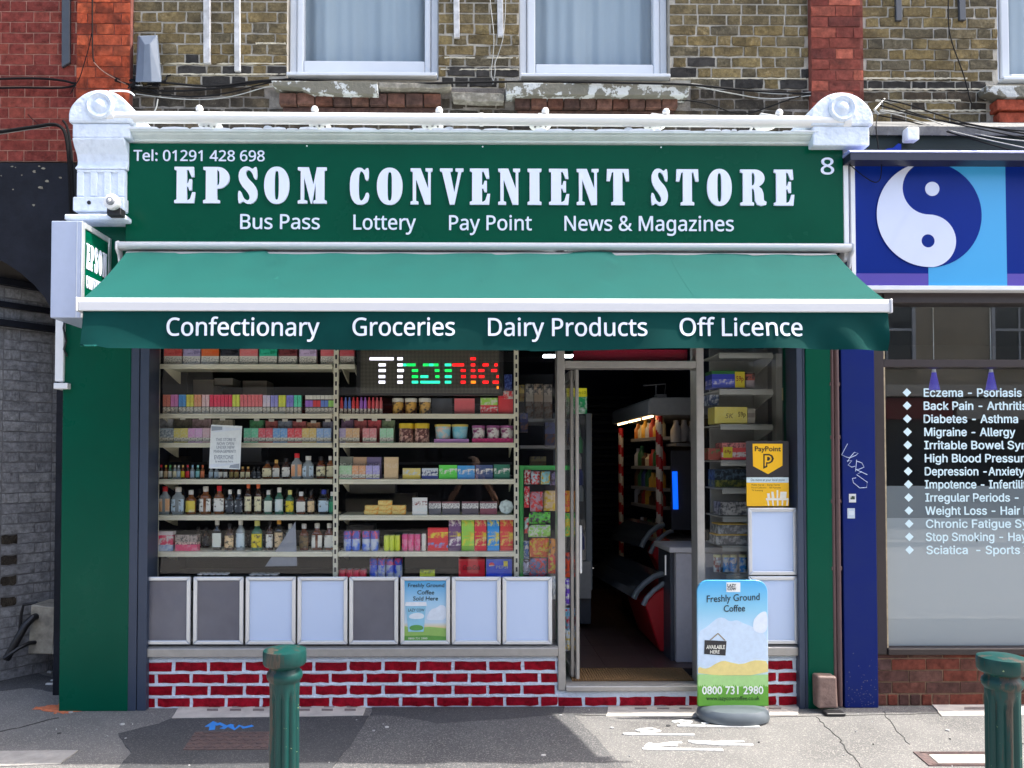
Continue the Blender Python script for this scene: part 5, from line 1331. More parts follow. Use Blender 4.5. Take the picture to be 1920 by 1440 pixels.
for i, (c, nm) in enumerate([((196, 60, 66), 'red'), ((70, 96, 160), 'blue'), ((70, 96, 160), 'blue'), ((200, 66, 70), 'red'), ((200, 66, 70), 'red'), ((120, 76, 150), 'purple'), ((120, 76, 150), 'purple'), ((206, 80, 90), 'pinkish red'), ((206, 80, 90), 'pinkish red'), ((220, 110, 116), 'light pink'), ((220, 110, 116), 'light pink')]):
    vape_pen(640 + i * 7.4, c, nm)
def tub(name, label, cat, px0, px1, pyt, row, body, lid, lidfrac=.16, group=None, y=.05, taper=.86, band=None):
    yy = YP + y; sy = SHELF[row]; x0, x1 = W(px0, sy, yy)[0], W(px1, sy, yy)[0]; z0 = zsh(row); h = W(px0, pyt, yy)[1] - z0; r = (x1 - x0) / 2
    t = thing(name, label, cat, ((x0 + x1) / 2, yy, z0), group); c = ((x0 + x1) / 2, yy, z0)
    k = (name, px1 - px0, pyt, body.name, lid.name)
    if k not in CACHE:
        hb = h * (1 - lidfrac)
        CACHE[k] = (MB().lathe([(r * taper, 0), (r * .94, hb * .99)], (0, 0, 0), 16).mesh('body', body, smooth=True), MB().lathe([(r, hb), (r, h * .985), (r * .94, h)], (0, 0, 0), 16).mesh('lid', lid, smooth=True))
    for nm, m_ in zip(('body', 'lid'), CACHE[k]):
        o = bpy.data.objects.new(nm, m_); COL.objects.link(o); o.parent = t
    return t
for k, (a, b, w) in enumerate([(735, 757, 'nearest the vape pens'), (759, 782, 'in the middle of the three'), (785, 808, 'nearest the pink box')]):
    tub('snack_tub', f'gold and black snack tub with white lid, {w}', 'tub', a, b, 747, 'B', prt((190, 150, 70), (40, 34, 30), 26), WHT, .24, 'white lidded snack tubs on the second shelf')
pack('panel_board', 'dark grey folded board standing behind the tubs on the second shelf', 'board', 810, 848, 747, 'B', [(1, P((52, 58, 66)))], y=.10, depth=.01)
pack('snack_box', 'plain salmon pink lunch box shaped carton on the second shelf', 'carton', 852, 890, 747, 'B', [(.12, P((222, 110, 116))), (.88, P((212, 92, 100)))], y=.02)
pack('tea_carton', 'red carton with a green top panel and barcode on the second shelf', 'carton', 901, 933, 746, 'B', [(.45, prt((130, 180, 60), (210, 220, 190), 30)), (.10, P((196, 40, 56))), (.30, prt((196, 40, 56), (220, 200, 200), 60)), (.15, P((196, 40, 56)))])
pack('tea_carton', 'taller bright red carton with a white splash beside the green topped one', 'carton', 934.5, 962, 733, 'B', [(.35, prt((206, 40, 52), (226, 220, 214), 24)), (.65, prt((206, 40, 52), (180, 30, 44), 30))])
pack('energy_box', 'dark blue box hanging behind the upright over the red cartons', 'carton', 946, 960, 702, 732, [(1, prt((28, 40, 100), (70, 90, 150), 50))], y=.02)
# --- shelf C
back = [(297, 324, 786, (150, 152, 160), 'grey'), (326, 358, 786, (86, 82, 72), 'dark olive'), (360, 395, 786, (120, 104, 108), 'dusty mauve'), (398, 436, 787, (116, 112, 100), 'khaki'), (468, 494, 788, (64, 120, 84), 'green'), (497, 520, 789, (130, 70, 70), 'brick red'), (521, 547, 789, (96, 106, 122), 'steel blue'), (548, 573, 790, (140, 72, 74), 'wine red'), (575, 600, 792, (150, 110, 86), 'tan'), (605, 624, 790, (88, 90, 108), 'slate'), (640, 662, 787, (90, 70, 96), 'plum'), (664, 688, 788, (124, 60, 64), 'russet'), (690, 714, 788, (150, 62, 70), 'cherry red'), (716, 740, 788, (92, 108, 84), 'sage')]
for a, b, t_, c, nm in back:
    o = pack('display_carton', f'{nm} display carton with a hanger tab standing behind the small vape packs', 'carton', a, b, t_, 'C', [(.5, prt(c, tuple(int(v * .8) for v in c), 30)), (.5, P(tuple(int(v * .85) for v in c)))], 'display cartons on the third shelf', y=.10, depth=.05)
    x = (a + b) / 2; x0, x1, z0, z1 = R(x - 5, t_ - 3.5, x + 5, t_ + 1.5, YP + .10)
    w = MB().box((x0 - x1) / 2, (x1 - x0) / 2, -.003, -.0005, 0, z1 - z0)
    tb = link('hanger_tab', w.mesh('hanger_tab', P((176, 176, 172))), o); tb.location = (0, 0, z0 - o.location.z)
fr = [((92, 104, 116), 'slate grey'), ((92, 104, 116), 'slate grey'), ((206, 196, 110), 'pale yellow'), ((206, 196, 110), 'pale yellow'), ((176, 130, 170), 'mauve'), ((190, 150, 190), 'light mauve'), ((214, 180, 190), 'blush'), ((206, 170, 176), 'faded pink')]
x = 298.0
def small_pack(x, w, c, nm, row='C', top=803, grp='small vape packs on the third shelf', where='on the third shelf'):
    pack('vape_pack', f'small {nm} vape pack with white lower half {where}', 'vape pack', x, x + w, top, row, [(.10, P(tuple(min(255, v + 25) for v in c))), (.55, prt(c, tuple(min(255, int(v * .6 + 90)) for v in c), 55)), (.27, warn()), (.08, P(c))], grp, .03, key=('sp', nm, row))
for c, nm in fr: small_pack(x, 13, c, nm); x += 13.6
x = 457.0
for c, nm in [((96, 176, 140), 'mint green'), ((96, 176, 140), 'mint green'), ((206, 86, 100), 'ruby'), ((206, 86, 100), 'ruby'), ((86, 130, 176), 'sky blue'), ((86, 130, 176), 'sky blue'), ((196, 66, 76), 'tomato red'), ((196, 66, 76), 'tomato red'), ((206, 180, 110), 'straw'), ((206, 180, 110), 'straw'), ((120, 150, 190), 'powder blue'), ((120, 150, 190), 'powder blue')]: small_pack(x, 13, c, nm); x += 13.65
for x, c, nm in [(636, (150, 140, 176), 'grey violet'), (648, (206, 170, 130), 'apricot'), (661, (206, 170, 130), 'apricot'), (680, (206, 130, 136), 'watermelon pink'), (693, (206, 130, 136), 'watermelon pink'), (712, (140, 190, 160), 'pale jade'), (725, (140, 190, 160), 'pale jade')]: small_pack(x, 12.5, c, nm)
M_choc = prt((70, 40, 40), (150, 120, 110), 40)
for a, w in ((748, 'left'), (777, 'right')):
    tub('sweet_jar', f'brown striped sweet jar with yellow lid, {w} of the pair on the third shelf', 'jar', a, a + 28, 794, 'C', M_choc, P((206, 180, 40)), .26, 'yellow lidded brown sweet jars', taper=1.0)
M_bub = prt((150, 190, 200), (120, 110, 130), 22)
for a, w in ((815, 'greyer one nearer the jars'), (847, 'bluer one nearer the purple tubs')):
    tub('sweet_bucket', f'pastel sweet bucket with yellow lid on a lilac tray, {w}', 'bucket', a, a + 31, 796, 'C', prt((130, 176, 190), (176, 160, 150) if a < 830 else (96, 170, 190), 22), P((196, 180, 90)), .12, None, taper=.82, y=.06)
pack('tray', 'lilac cardboard tray holding the pastel sweet buckets', 'tray', 814, 879, 823, 'C', [(1, P((140, 100, 150)))], depth=.012, y=-.01)
for a, w in ((885, 'left'), (912, 'middle'), (938, 'right')):
    tub('sweet_tub', f'small white and plum sweet tub, {w} one of three on the magenta tray', 'tub', a, a + 25, 798, 'C', prt((206, 206, 204), (90, 30, 70), 24), P((110, 60, 100)), .14, 'white and plum sweet tubs', taper=.9, y=.05)
pack('tray', 'magenta cardboard tray holding the white and plum tubs', 'tray', 885, 962, 822, 'C', [(1, prt((140, 20, 80), (170, 40, 100), 60))], depth=.012, y=-.01)
# --- bottles
def bottle(label, px, w, pyt, row, glass, labc, capc, shape='round', cat='bottle', group=None, y=.06, lab=(.10, .56), neck=.40, capf=.17, name='bottle', lab2=None):
    """spirit bottle: glass body, paper label, cap; w, pyt in photo pixels"""
    yy = YP + y; sy = SHELF[row]; x, _ = W(px, sy, yy); z0 = zsh(row); h = W(px, pyt, yy)[1] - z0; r = w / 2 / (FPX / (5 + yy))
    t = thing(name, label, cat, (x, yy, z0), group)
    k = (w, pyt, row, glass.name, labc.name, capc.name, shape)
    if k not in CACHE:
        nr = r * neck; sh = h * (1 - capf - .10)
        seg = 14
        prof = [(r * .93, 0), (r, .006), (r, sh * .82), (r * .88, sh * .91), (nr * 1.35, sh), (nr, sh + .02), (nr, h * (1 - capf))]
        sx, sy_ = (1, 1) if shape == 'round' else (1, .55)
        b = MB().lathe(prof, (0, 0, 0), seg, sy=sy_)
        if shape == 'square':
            for i, v in enumerate(b.v):
                a = atan2(v[1], v[0]); f = min(1.0 / max(abs(cos(a)), 1e-3), 1.0 / max(abs(sin(a)), 1e-3)) if v[2] < sh * .93 else 1.0
                f = min(f, 1.25); b.v[i] = (max(-r, min(r, v[0] * f)), v[1] * f, v[2])
        body = b.mesh('glass_body', glass, smooth=True)
        lb = MB(); z1, z2 = h * lab[0], h * lab[1]; n = 8; vs = []
        for i in range(n + 1):
            a = -pi / 2 + (i / n - .5) * pi * .72; rr_ = r * 1.015
            f = min(1.25, 1.0 / max(abs(cos(a)), abs(sin(a)))) if shape == 'square' else 1
            X, Yv = rr_ * cos(a) * f, rr_ * sin(a) * f * sy_
            X = max(-r * .97, min(r * .97, X))
            vs += [(X, Yv - .0008, z1), (X, Yv - .0008, z2), (X * .9, Yv * .9, z1), (X * .9, Yv * .9, z2)]
        fs = []
        for i in range(n):
            a, c = 4 * i, 4 * i + 4
            fs += [(a, c, c + 1, a + 1), (a + 1, c + 1, c + 3, a + 3), (a, a + 2, c + 2, c), (a + 2, a + 3, c + 3, c + 2)]
        fs += [(0, 1, 3, 2), (4 * n, 4 * n + 2, 4 * n + 3, 4 * n + 1)]
        lb.add(vs, fs); labm = lb.mesh('label', labc)
        cap = MB().lathe([(nr * 1.18, h * (1 - capf) - .002), (nr * 1.22, h * (1 - capf) + .004), (nr * 1.22, h - .003), (nr * 1.05, h)], (0, 0, 0), 10).mesh('cap', capc, smooth=True)
        CACHE[k] = (body, labm, cap)
    for nm, m_ in zip(('glass_body', 'label', 'cap'), CACHE[k]):
        o = bpy.data.objects.new(nm, m_); COL.objects.link(o); o.parent = t
    return t
amber, dkbrown, clear, green_g, blackg, rum = gl((128, 76, 38), 'amber'), gl((66, 40, 28), 'brown'), gl((150, 160, 164), 'clear'), gl((60, 110, 90), 'green'), gl((30, 32, 34), 'black'), gl((104, 52, 28), 'rum')
def lab(c, c2=(60, 56, 50), s=70):
    s = s * .5
    g0 = GOODS[0]; GOODS[0] = 1.45; r = lab_(c, c2, s); GOODS[0] = g0; return r
def lab_(c, c2, s): return mat('lab_%d_%d_%d_%d_%d' % (*c, s, c2[0]), gd(c), .6, col2=gd(c2), scale=s, thr=(.52, .66), detail=2)
cream_l, white_l, blue_l, yel_l, black_l, tan_l = lab((206, 200, 166)), lab((206, 206, 200)), lab((176, 196, 210)), lab((216, 196, 40)), lab((52, 58, 66), (170, 176, 180)), lab((206, 180, 140))
redc, whitec, blackc, goldc, bluec, orangec = P((180, 30, 40)), P((216, 216, 212)), P((22, 22, 24)), P((160, 130, 70)), P((30, 40, 110)), P((190, 90, 50))
# shelf D
mini = [(302, 'red', redc, dkbrown, white_l), (311, 'yellow', P((210, 190, 60)), amber, tan_l), (319, 'green', P((60, 120, 70)), green_g, white_l), (328, 'cream', P((200, 196, 170)), clear, cream_l), (335, 'silver', P((180, 184, 186)), clear, blue_l), (343, 'gold', goldc, rum, yel_l), (352, 'crimson', P((160, 30, 50)), dkbrown, redc), (361, 'sky blue', P((120, 170, 200)), clear, blue_l), (371, 'aqua', P((130, 190, 190)), green_g, lab((130, 190, 190))), (380, 'orange', orangec, amber, lab((210, 120, 80)))]
for px, nm, cp, gls, lb_ in mini: bottle(f'miniature bottle with {nm} cap on the fourth shelf, left of the paper notice', px, 8, 872, 'D', gls, lb_, cp, name='miniature_bottle', cat='miniature bottle', group='miniature bottles on the fourth shelf')
for px, nm, cp, gls, lb_ in [(396, 'pale blue', whitec, clear, blue_l), (406, 'pale blue', whitec, clear, blue_l), (414, 'white', blackc, dkbrown, white_l), (423, 'white', blackc, dkbrown, white_l), (434, 'olive gold', goldc, rum, lab((130, 116, 70))), (444, 'olive gold', goldc, rum, lab((130, 116, 70))), (455, 'cream', goldc, amber, cream_l), (465, 'cream', goldc, amber, cream_l), (476, 'dark blue', blackc, blackg, black_l), (485, 'dark blue', blackc, blackg, black_l)]:
    bottle(f'miniature bottle with {nm} label on the fourth shelf below the paper notice', px, 8.5, 875, 'D', gls, lb_, cp, name='miniature_bottle', cat='miniature bottle', group='miniature bottles on the fourth shelf')
G_D = 'small bottles at the right end of the fourth shelf'
bottle('amber whisky bottle with cream label, first right of the miniatures', 501, 17, 863, 'D', amber, cream_l, blackc, 'square', group=G_D)
bottle('narrow amber bottle with a bird on its white label on the fourth shelf', 518, 13, 862, 'D', amber, white_l, goldc, 'square', group=G_D)
bottle('dark bottle with white label and black cap on the fourth shelf', 536.5, 15, 859, 'D', dkbrown, white_l, blackc, 'square', group=G_D)
bottle('clear vodka bottle with red cap and orange crest on the fourth shelf', 556.5, 20, 850, 'D', clear, lab((206, 150, 110), (206, 206, 200), 40), redc, 'square', group=G_D)
bottle('clear vodka bottle with white cap and blue label on the fourth shelf', 578, 21, 855, 'D', clear, blue_l, whitec, 'square', group=G_D)
bottle('brown bottle with round cream label on the fourth shelf beside the white capped one', 602, 18, 856, 'D', rum, cream_l, blackc, 'round', group=G_D, lab=(.12, .55))
bottle('amber bottle half hidden by the slotted upright on the fourth shelf', 619, 13, 855, 'D', amber, cream_l, whitec, 'square', group=G_D)
# shelf E
G_E = 'spirit bottles on the fifth shelf'
rowE = [(309, 21, 912, clear, lab((206, 160, 120), (206, 206, 200), 40), redc, 'square', 'clear vodka bottle with red cap, leftmost on the fifth shelf'),
        (334, 24, 913, clear, blue_l, whitec, 'square', 'clear vodka bottle with white cap and blue label on the fifth shelf'),
        (358, 19, 919, amber, lab((220, 200, 80), (230, 225, 200), 30), whitec, 'round', 'brown bottle with yellow and white label on the fifth shelf'),
        (385.5, 21, 912, amber, white_l, whitec, 'square', 'broad whisky bottle with white label below the paper notice'),
        (411, 19, 911, amber, white_l, redc, 'square', 'whisky bottle with red cap and bird label on the fifth shelf'),
        (431, 14.5, 918, blackg, black_l, whitec, 'square', 'black labelled square bottle on the fifth shelf, nearer the red capped one'),
        (448, 14.5, 918, blackg, black_l, whitec, 'square', 'black labelled square bottle on the fifth shelf, nearer the copper capped ones'),
        (465.5, 13.5, 905, dkbrown, cream_l, orangec, 'round', 'copper capped dark bottle with cream label on the fifth shelf, nearer the black ones'),
        (484, 14, 905, dkbrown, cream_l, orangec, 'round', 'copper capped dark bottle with cream label on the fifth shelf, nearer the green one'),
        (503, 15, 919, green_g, lab((200, 204, 190), (40, 90, 60), 30), whitec, 'square', 'green herbal liqueur bottle on the fifth shelf'),
        (523.5, 16, 914, green_g, lab((196, 206, 206), (80, 140, 130), 40), whitec, 'round', 'pale green gin bottle with tall white cap on the fifth shelf'),
        (543.5, 16, 919, green_g, yel_l, P((216, 206, 120)), 'round', 'green gin bottle with yellow label and yellow cap on the fifth shelf'),
        (564.5, 17, 922, rum, lab((206, 206, 196), (40, 36, 34), 40), P((190, 190, 190)), 'square', 'rum bottle with a figure on its white label on the fifth shelf'),
        (583.5, 14, 920, dkbrown, tan_l, blackc, 'round', 'brown bottle with arched tan label on the fifth shelf'),
        (607, 19, 918, blackg, blue_l, bluec, 'square', 'dark bottle with blue cap and pale label on the fifth shelf'),
        (622, 11, 922, green_g, lab((40, 130, 90)), whitec, 'round', 'green bottle half hidden by the slotted upright on the fifth shelf')]
for px, w, t_, g_, l_, c_, s_, lb in rowE: bottle(lb, px, w, t_, 'E', g_, l_, c_, s_, group=G_E)
# shelf F
G_F = 'spirit bottles on the sixth shelf'
rowF = [(407, 17, 974, blackg, lab((200, 206, 196), (190, 70, 50), 26), whitec, 'square', 'dark green liqueur bottle with white and red label, first right of the pink packs'),
        (430.5, 18, 982, dkbrown, tan_l, blackc, 'round', 'brown cognac bottle with arched tan label on the sixth shelf'),
        (451, 17, 974, clear, lab((190, 206, 214), (60, 90, 110), 40), whitec, 'round', 'clear gin bottle with pale label and white cap on the sixth shelf'),
        (482, 21, 976, green_g, yel_l, P((200, 200, 120)), 'round', 'large green gin bottle with yellow label on the sixth shelf'),
        (505.5, 14, 978, dkbrown, white_l, blackc, 'round', 'dark bottle with square white label on the sixth shelf'),
        (523, 16, 972, blackg, tan_l, P((220, 160, 60)), 'round', 'black bottle with long orange foil neck on the sixth shelf'),
        (544, 16, 982, clear, white_l, whitec, 'round', 'pale bottle with white label behind the grey card on the sixth shelf'),
        (570, 18, 982, rum, lab((110, 90, 60)), P((190, 190, 190)), 'round', 'brown bottle with dim gold crest on the sixth shelf'),
        (594.5, 20, 981, rum, lab((206, 206, 196), (40, 36, 34), 40), P((206, 206, 200)), 'square', 'spiced rum bottle with a figure on its label, left of two on the sixth shelf'),
        (617, 17, 981, rum, lab((206, 206, 196), (40, 36, 34), 40), P((206, 206, 200)), 'square', 'spiced rum bottle with a figure on its label, right of two on the sixth shelf')]
for px, w, t_, g_, l_, c_, s_, lb in rowF: bottle(lb, px, w, t_, 'F', g_, l_, c_, s_, group=G_F)
pack('can_pack', 'pink and white shrink wrapped can pack at the left end of the sixth shelf', 'can pack', 291, 323, 997, 'F', [(.18, P((190, 180, 180))), (.5, prt((200, 50, 90), (214, 206, 206), 28)), (.32, prt((150, 160, 176), (90, 110, 140), 30))], y=.0)
pack('bar_display', 'pink edged display box of wrapped bars on the sixth shelf', 'display box', 328, 369, 1003, 'F', [(.45, prt((120, 110, 104), (40, 40, 42), 50)), (.15, prt((150, 130, 120), (60, 40, 50), 60)), (.40, prt((206, 70, 110), (220, 130, 150), 20))], y=.0)
# fallen grey cards leaning in front of the lower shelves
t = MB().prism([W(x, y, YP - .03) for x, y in [(497, 1062), (557, 1061), (554, 978)]], YP - .031, YP - .027).build('grey_card', P((92, 96, 104)))
tag(t, 'grey triangular card slanting across the sixth shelf behind the glass', 'card')
# shelf D right
pairs = [(636, (120, 150, 120), 'sage green'), (647, (120, 150, 120), 'sage green'), (660, (206, 150, 110), 'sunset orange'), (673, (206, 150, 110), 'sunset orange'), (686, (130, 124, 170), 'lavender blue'), (699, (130, 124, 170), 'lavender blue')]
for x, c, nm in pairs: small_pack(x, 12.2, c, nm, 'D', 873, 'small vape packs on the fourth shelf', 'on the fourth shelf')
for a, b, t_, c, nm in [(637, 661, 856, (90, 92, 84), 'grey green'), (662, 687, 857, (136, 112, 90), 'brown'), (688, 715, 857, (84, 76, 104), 'purple'), (720, 746, 857, (150, 130, 100), 'plain cardboard')]:
    pack('display_carton', f'{nm} display carton with a hanger tab on the fourth shelf', 'carton', a, b, t_, 'D', [(.3, P(c)), (.2, prt(c, tuple(min(255, v + 60) for v in c), 70)), (.5, P(c))], 'display cartons on the fourth shelf', y=.07 if a < 720 else 0)
pack('tissue_box', 'pale yellow box with a barcode on the fourth shelf', 'carton', 755, 788, 878, 'D', [(.15, P((196, 180, 110))), (.5, prt((190, 176, 110), (130, 140, 150), 30)), (.35, P((190, 170, 80)))])
pack('tissue_box', 'white and navy box with a barcode on the fourth shelf', 'carton', 791, 821, 878, 'D', [(.2, P((196, 206, 216))), (.5, prt((196, 200, 206), (30, 40, 80), 60)), (.3, P((50, 60, 110)))])
for a, b, t_, c, nm in [(823, 857, 872, (70, 160, 60), 'bright green'), (858, 890, 873, (50, 120, 170), 'mid blue'), (892, 924, 872, (40, 56, 90), 'dark navy'), (926, 956, 871, (30, 84, 66), 'bottle green')]:
    o = pack('tea_box', f'{nm} tea box with a white crest on the fourth shelf', 'carton', a, b, t_, 'D', [(.25, P(c)), (.4, prt(c, (206, 206, 200), 40)), (.35, P(c))], 'tea boxes on the fourth shelf')
    x0, x1, z0, z1 = R(b - 12, 891, b - 3, 895, YP); w = MB().box(x0 - o.location.x, x1 - o.location.x, -.002, -.0003, z0 - o.location.z, z1 - o.location.z)
    l_ = link('price_flash', w.mesh('price_flash', P((214, 196, 60))), o)
# shelf E right: cheeses / soap bars stack
z0 = zsh('E')
for a, lvl, lb in [(683, 0, 'bottom row, far left'), (708, 0, 'bottom row, middle'), (735, 0, 'bottom row, right'), (684, 1, 'second row, left'), (709, 1, 'second row, middle under the top one'), (735, 1, 'second row, right'), (709, 2, 'topmost')]:
    x0, x1 = W(a, 960, YP)[0], W(a + 26, 960, YP)[0]
    w = MB().box(-(x1 - x0) / 2, (x1 - x0) / 2, 0, .05, 0, .0315).mesh('pie_box', prt((220, 196, 120), (206, 150, 70), 40), bevel=.003)
    o = link('pie_box', w, None, ((x0 + x1) / 2 + random.uniform(-.003, .003), YP, z0 + lvl * .0322)); tag(o, f'cream yellow packet in the fifth shelf stack, {lb}', 'packet', 'cream yellow packets stacked on the fifth shelf')
o = pack('hanging_card', 'white card with a small dark print standing on the fifth shelf', 'card', 773, 801, 933, 'E', [(.2, P((216, 216, 212))), (.25, prt((214, 214, 210), (90, 40, 40), 60)), (.15, P((214, 214, 210))), (.2, prt((210, 210, 206), (150, 160, 160), 120)), (.2, P((214, 214, 210)))], depth=.004, y=-.02)
for a, b, w, c in [(804, 827, 'nearest the white card', (70, 70, 76)), (829, 862, 'second from the white card', (64, 62, 68)), (866, 897, 'third from the white card', (66, 60, 66)), (900, 932, 'reddest and nearest the round tin', (96, 50, 60))]:
    o = pack('cola_case', f'dark case with a barcode label on the fifth shelf, {w}', 'case', a, b, 941, 'E', [(.12, P((90, 60, 66))), (.40, prt((200, 200, 196), (70, 70, 74), 130)), (.10, P(c)), (.38, P(c))], 'dark barcode cases on the fifth shelf')
    if a > 810:
        x0, x1, z0, z1 = R(b - 12, 953, b - 1, 962, YP); w_ = MB().box(x0 - o.location.x, x1 - o.location.x, -.002, -.0003, z0 - o.location.z, z1 - o.location.z); link('price_label', w_.mesh('price_label', P((206, 206, 202))), o)
q = W(949.5, 950, YP); t = MB().lathe([(.048, 0), (.050, -.004), (.050, -.022), (.044, -.026)], (q[0], YP + .03, zsh('E') + .0505), 8, axis='y').build('round_tin', lab((190, 204, 200), (110, 126, 124), 30)); tag(t, 'pale eight sided round tin lid at the right end of the fifth shelf', 'tin')
# shelf F right
M_rb = [(.30, prt((60, 70, 130), (150, 150, 180), 30)), (.18, prt((206, 200, 204), (180, 40, 60), 40)), (.52, prt((196, 206, 222), (50, 80, 150), 14))]
def canpack(label, px0, px1, pyt, row, mats, n, name='can_pack', group=None, y=.0):
    yy = YP + y; sy = SHELF[row] if isinstance(row, str) else row
    x0, zb = W(px0, sy, yy); x1 = W(px1, sy, yy)[0]; zt = W(px0, pyt, yy)[1]; 
    if isinstance(row, str): zb = zsh(row)
    h = zt - zb; r = (x1 - x0) / n / 2; t = thing(name, label, 'can pack', ((x0 + x1) / 2, yy + r, zb), group)
    for i in range(n):
        for j in range(2):
            c = (x0 + r + 2 * r * i, yy + r + 2.02 * r * j, zb)
            MB().lathe([(r * .80, 0), (r * .99, h * .06), (r * .99, h * mats[2][0]), (r * .99, h * (mats[1][0] + mats[2][0])), (r * .99, h * .93), (r * .80, h), (r * .7, h * .995)], c, 14, mats=[1, 1, 2, 3, 3, 0, 0]).build('can', [M_alu_light, mats[2][1], mats[2][1], mats[0][1]], t, smooth=True)
    return t
canpack('blue and white drink can pack on the sixth shelf, beside the slotted upright', 643, 674, 996, 'F', [(.40, prt((54, 66, 130), (150, 60, 80), 40)), (.18, prt((206, 206, 206), (206, 60, 60), 40)), (.42, prt((196, 206, 222), (50, 80, 150), 22))], 2, group='blue and white can packs on the sixth shelf')
canpack('blue and white drink can pack on the sixth shelf, beside the yellow cans', 678, 709, 996, 'F', [(.40, prt((54, 66, 130), (150, 60, 80), 40)), (.18, prt((206, 206, 206), (206, 60, 60), 40)), (.42, prt((196, 206, 222), (50, 80, 150), 22))], 2, group='blue and white can packs on the sixth shelf')
canpack('yellow green drink can pack on the sixth shelf', 719, 750, 1004, 'F', [(.3, P((196, 206, 80))), (.3, prt((206, 216, 60), (60, 60, 60), 40)), (.4, P((206, 220, 70)))], 3)
canpack('pink drink can pack on the sixth shelf', 753, 788, 1002, 'F', [(.3, P((206, 80, 130))), (.3, prt((210, 90, 140), (214, 190, 110), 40)), (.4, prt((214, 130, 160), (190, 60, 110), 40))], 3)
canpack('single white can beside the pink can pack', 790, 799, 1001, 'F', [(.3, WHT), (.3, prt((206, 206, 206), (120, 100, 90), 40)), (.4, WHT)], 1)
o = pack('sweet_box', 'wide red sweet box with yellow lettering on the sixth shelf', 'carton', 802, 840, 990, 'F', [(.18, P((206, 40, 50))), (.26, prt((210, 46, 52), (226, 206, 50), 20)), (.2, P((206, 40, 50))), (.22, prt((206, 44, 54), (90, 140, 190), 26)), (.14, P((200, 36, 46)))])
for a, b, c, c2, nm in [(841.5, 864, (78, 50, 84), (214, 206, 204), 'purple'), (865.5, 889, (110, 150, 60), (206, 200, 70), 'olive green'), (890, 912, (196, 50, 66), (220, 200, 120), 'raspberry red'), (914, 936, (30, 120, 180), (210, 200, 80), 'cyan blue'), (938, 962, (200, 56, 56), (220, 180, 80), 'orange red')]:
    pack('sweet_box', f'tall {nm} sweet box on the sixth shelf', 'carton', a, b, 975, 'F', [(.2, prt(c, c2, 30)), (.18, P(c)), (.16, prt(c, (216, 196, 50), 24)), (.3, prt(c, c2, 36)), (.16, P(tuple(int(v * .85) for v in c)))], 'tall sweet boxes on the sixth shelf')
# on the base deck under shelf F
pd = 1083
for a, w in ((692, 'left'), (723, 'right')):
    canpack(f'blue and white can pack behind the dark frame, {w} of the pair', a, a + 30, 1047, pd, [(.36, prt((30, 50, 130), (150, 50, 80), 40)), (.16, prt((206, 206, 206), (206, 60, 60), 40)), (.48, prt((200, 210, 226), (40, 70, 160), 22))], 2, group='blue and white can packs on the base deck')
t = pack('cola_pack', 'red cola multipack with dark script on the base deck', 'can pack', 860, 909, 1048, pd, [(.12, P((222, 60, 66))), (.68, P((206, 22, 42))), (.20, P((190, 20, 38)))], depth=.12)
x0, x1 = W(868, 1062, YP)[0], W(900, 1062, YP)[0]
l_ = text('lettering', 'Coca-Cola', x0, x1, W(880, 1068, YP)[1], .030, YP - .001, P((60, 10, 16)), None, kind='inter', depth=.001, shear=.3); l_.parent = t; l_.location = -t.location
t = pack('cola_pack', 'deep blue cola multipack with a round emblem on the base deck', 'can pack', 912, 960, 1048, pd, [(.12, P((60, 90, 190))), (.88, prt((22, 50, 150), (30, 70, 170), 20))], depth=.12)
l_ = text('lettering', 'PEPSI', W(930, 1062, YP)[0], W(952, 1062, YP)[0], W(880, 1066, YP)[1], .020, YP - .001, P((190, 200, 220)), None, kind='inter', depth=.001); l_.parent = t; l_.location = -t.location
cxp, czp = W(922, 1060, YP); rp = .020
for nm, m_, pts in (('emblem_red', P((200, 50, 60)), [(cxp + rp * cos(a), czp + rp * sin(a)) for a in [pi * i / 12 for i in range(13)]]), ('emblem_white', WHT, [(cxp + rp, czp), (cxp - rp, czp), (cxp - rp * .9, czp - rp * .35), (cxp + rp * .6, czp - rp * .2)])):
    w = MB().prism(pts, YP - .003, YP - .001).build(nm, m_, None); w.parent = t; w.location = -t.location
x0, x1, z0, z1 = R(944, 1052, 952, 1062, YP); w = MB().box(x0, x1, YP - .003, YP - .001, z0, z1).build('yellow_flash', P((206, 190, 60)), None); w.parent = t; w.location = -t.location
canpack('row of red can tops low on the base deck by the slotted upright', 634, 686, 1069, pd, [(.3, P((190, 70, 84))), (.3, P((180, 50, 66))), (.4, P((170, 40, 60)))], 4)
canpack('row of black can tops low on the base deck, nearer the dark frames', 368, 426, 1076, pd, [(.3, P((190, 190, 190))), (.3, blackc), (.4, blackc)], 5)
canpack('row of black can tops low on the base deck, nearer the white frames', 465, 520, 1077, pd, [(.3, P((190, 190, 190))), (.3, blackc), (.4, blackc)], 4)
t = pack('yellow_bag', 'crumpled yellow green bag low on the base deck by the blue frame', 'bag', 787, 815, 1070, pd, [(.5, prt((190, 196, 60), (90, 100, 40), 30)), (.5, P((150, 160, 50)))])
# base deck
tag(MB().box(W(290, 1100, YSH)[0], W(968, 1100, YSH)[0], YSH + .0, YSH + .5, W(700, 1092, YSH)[1], W(625, pd, YP)[1] - .001).build('base_deck', mat('dark_deck', lin((46, 46, 50)), .7)), 'low dark deck under the window shelves', 'shelf')
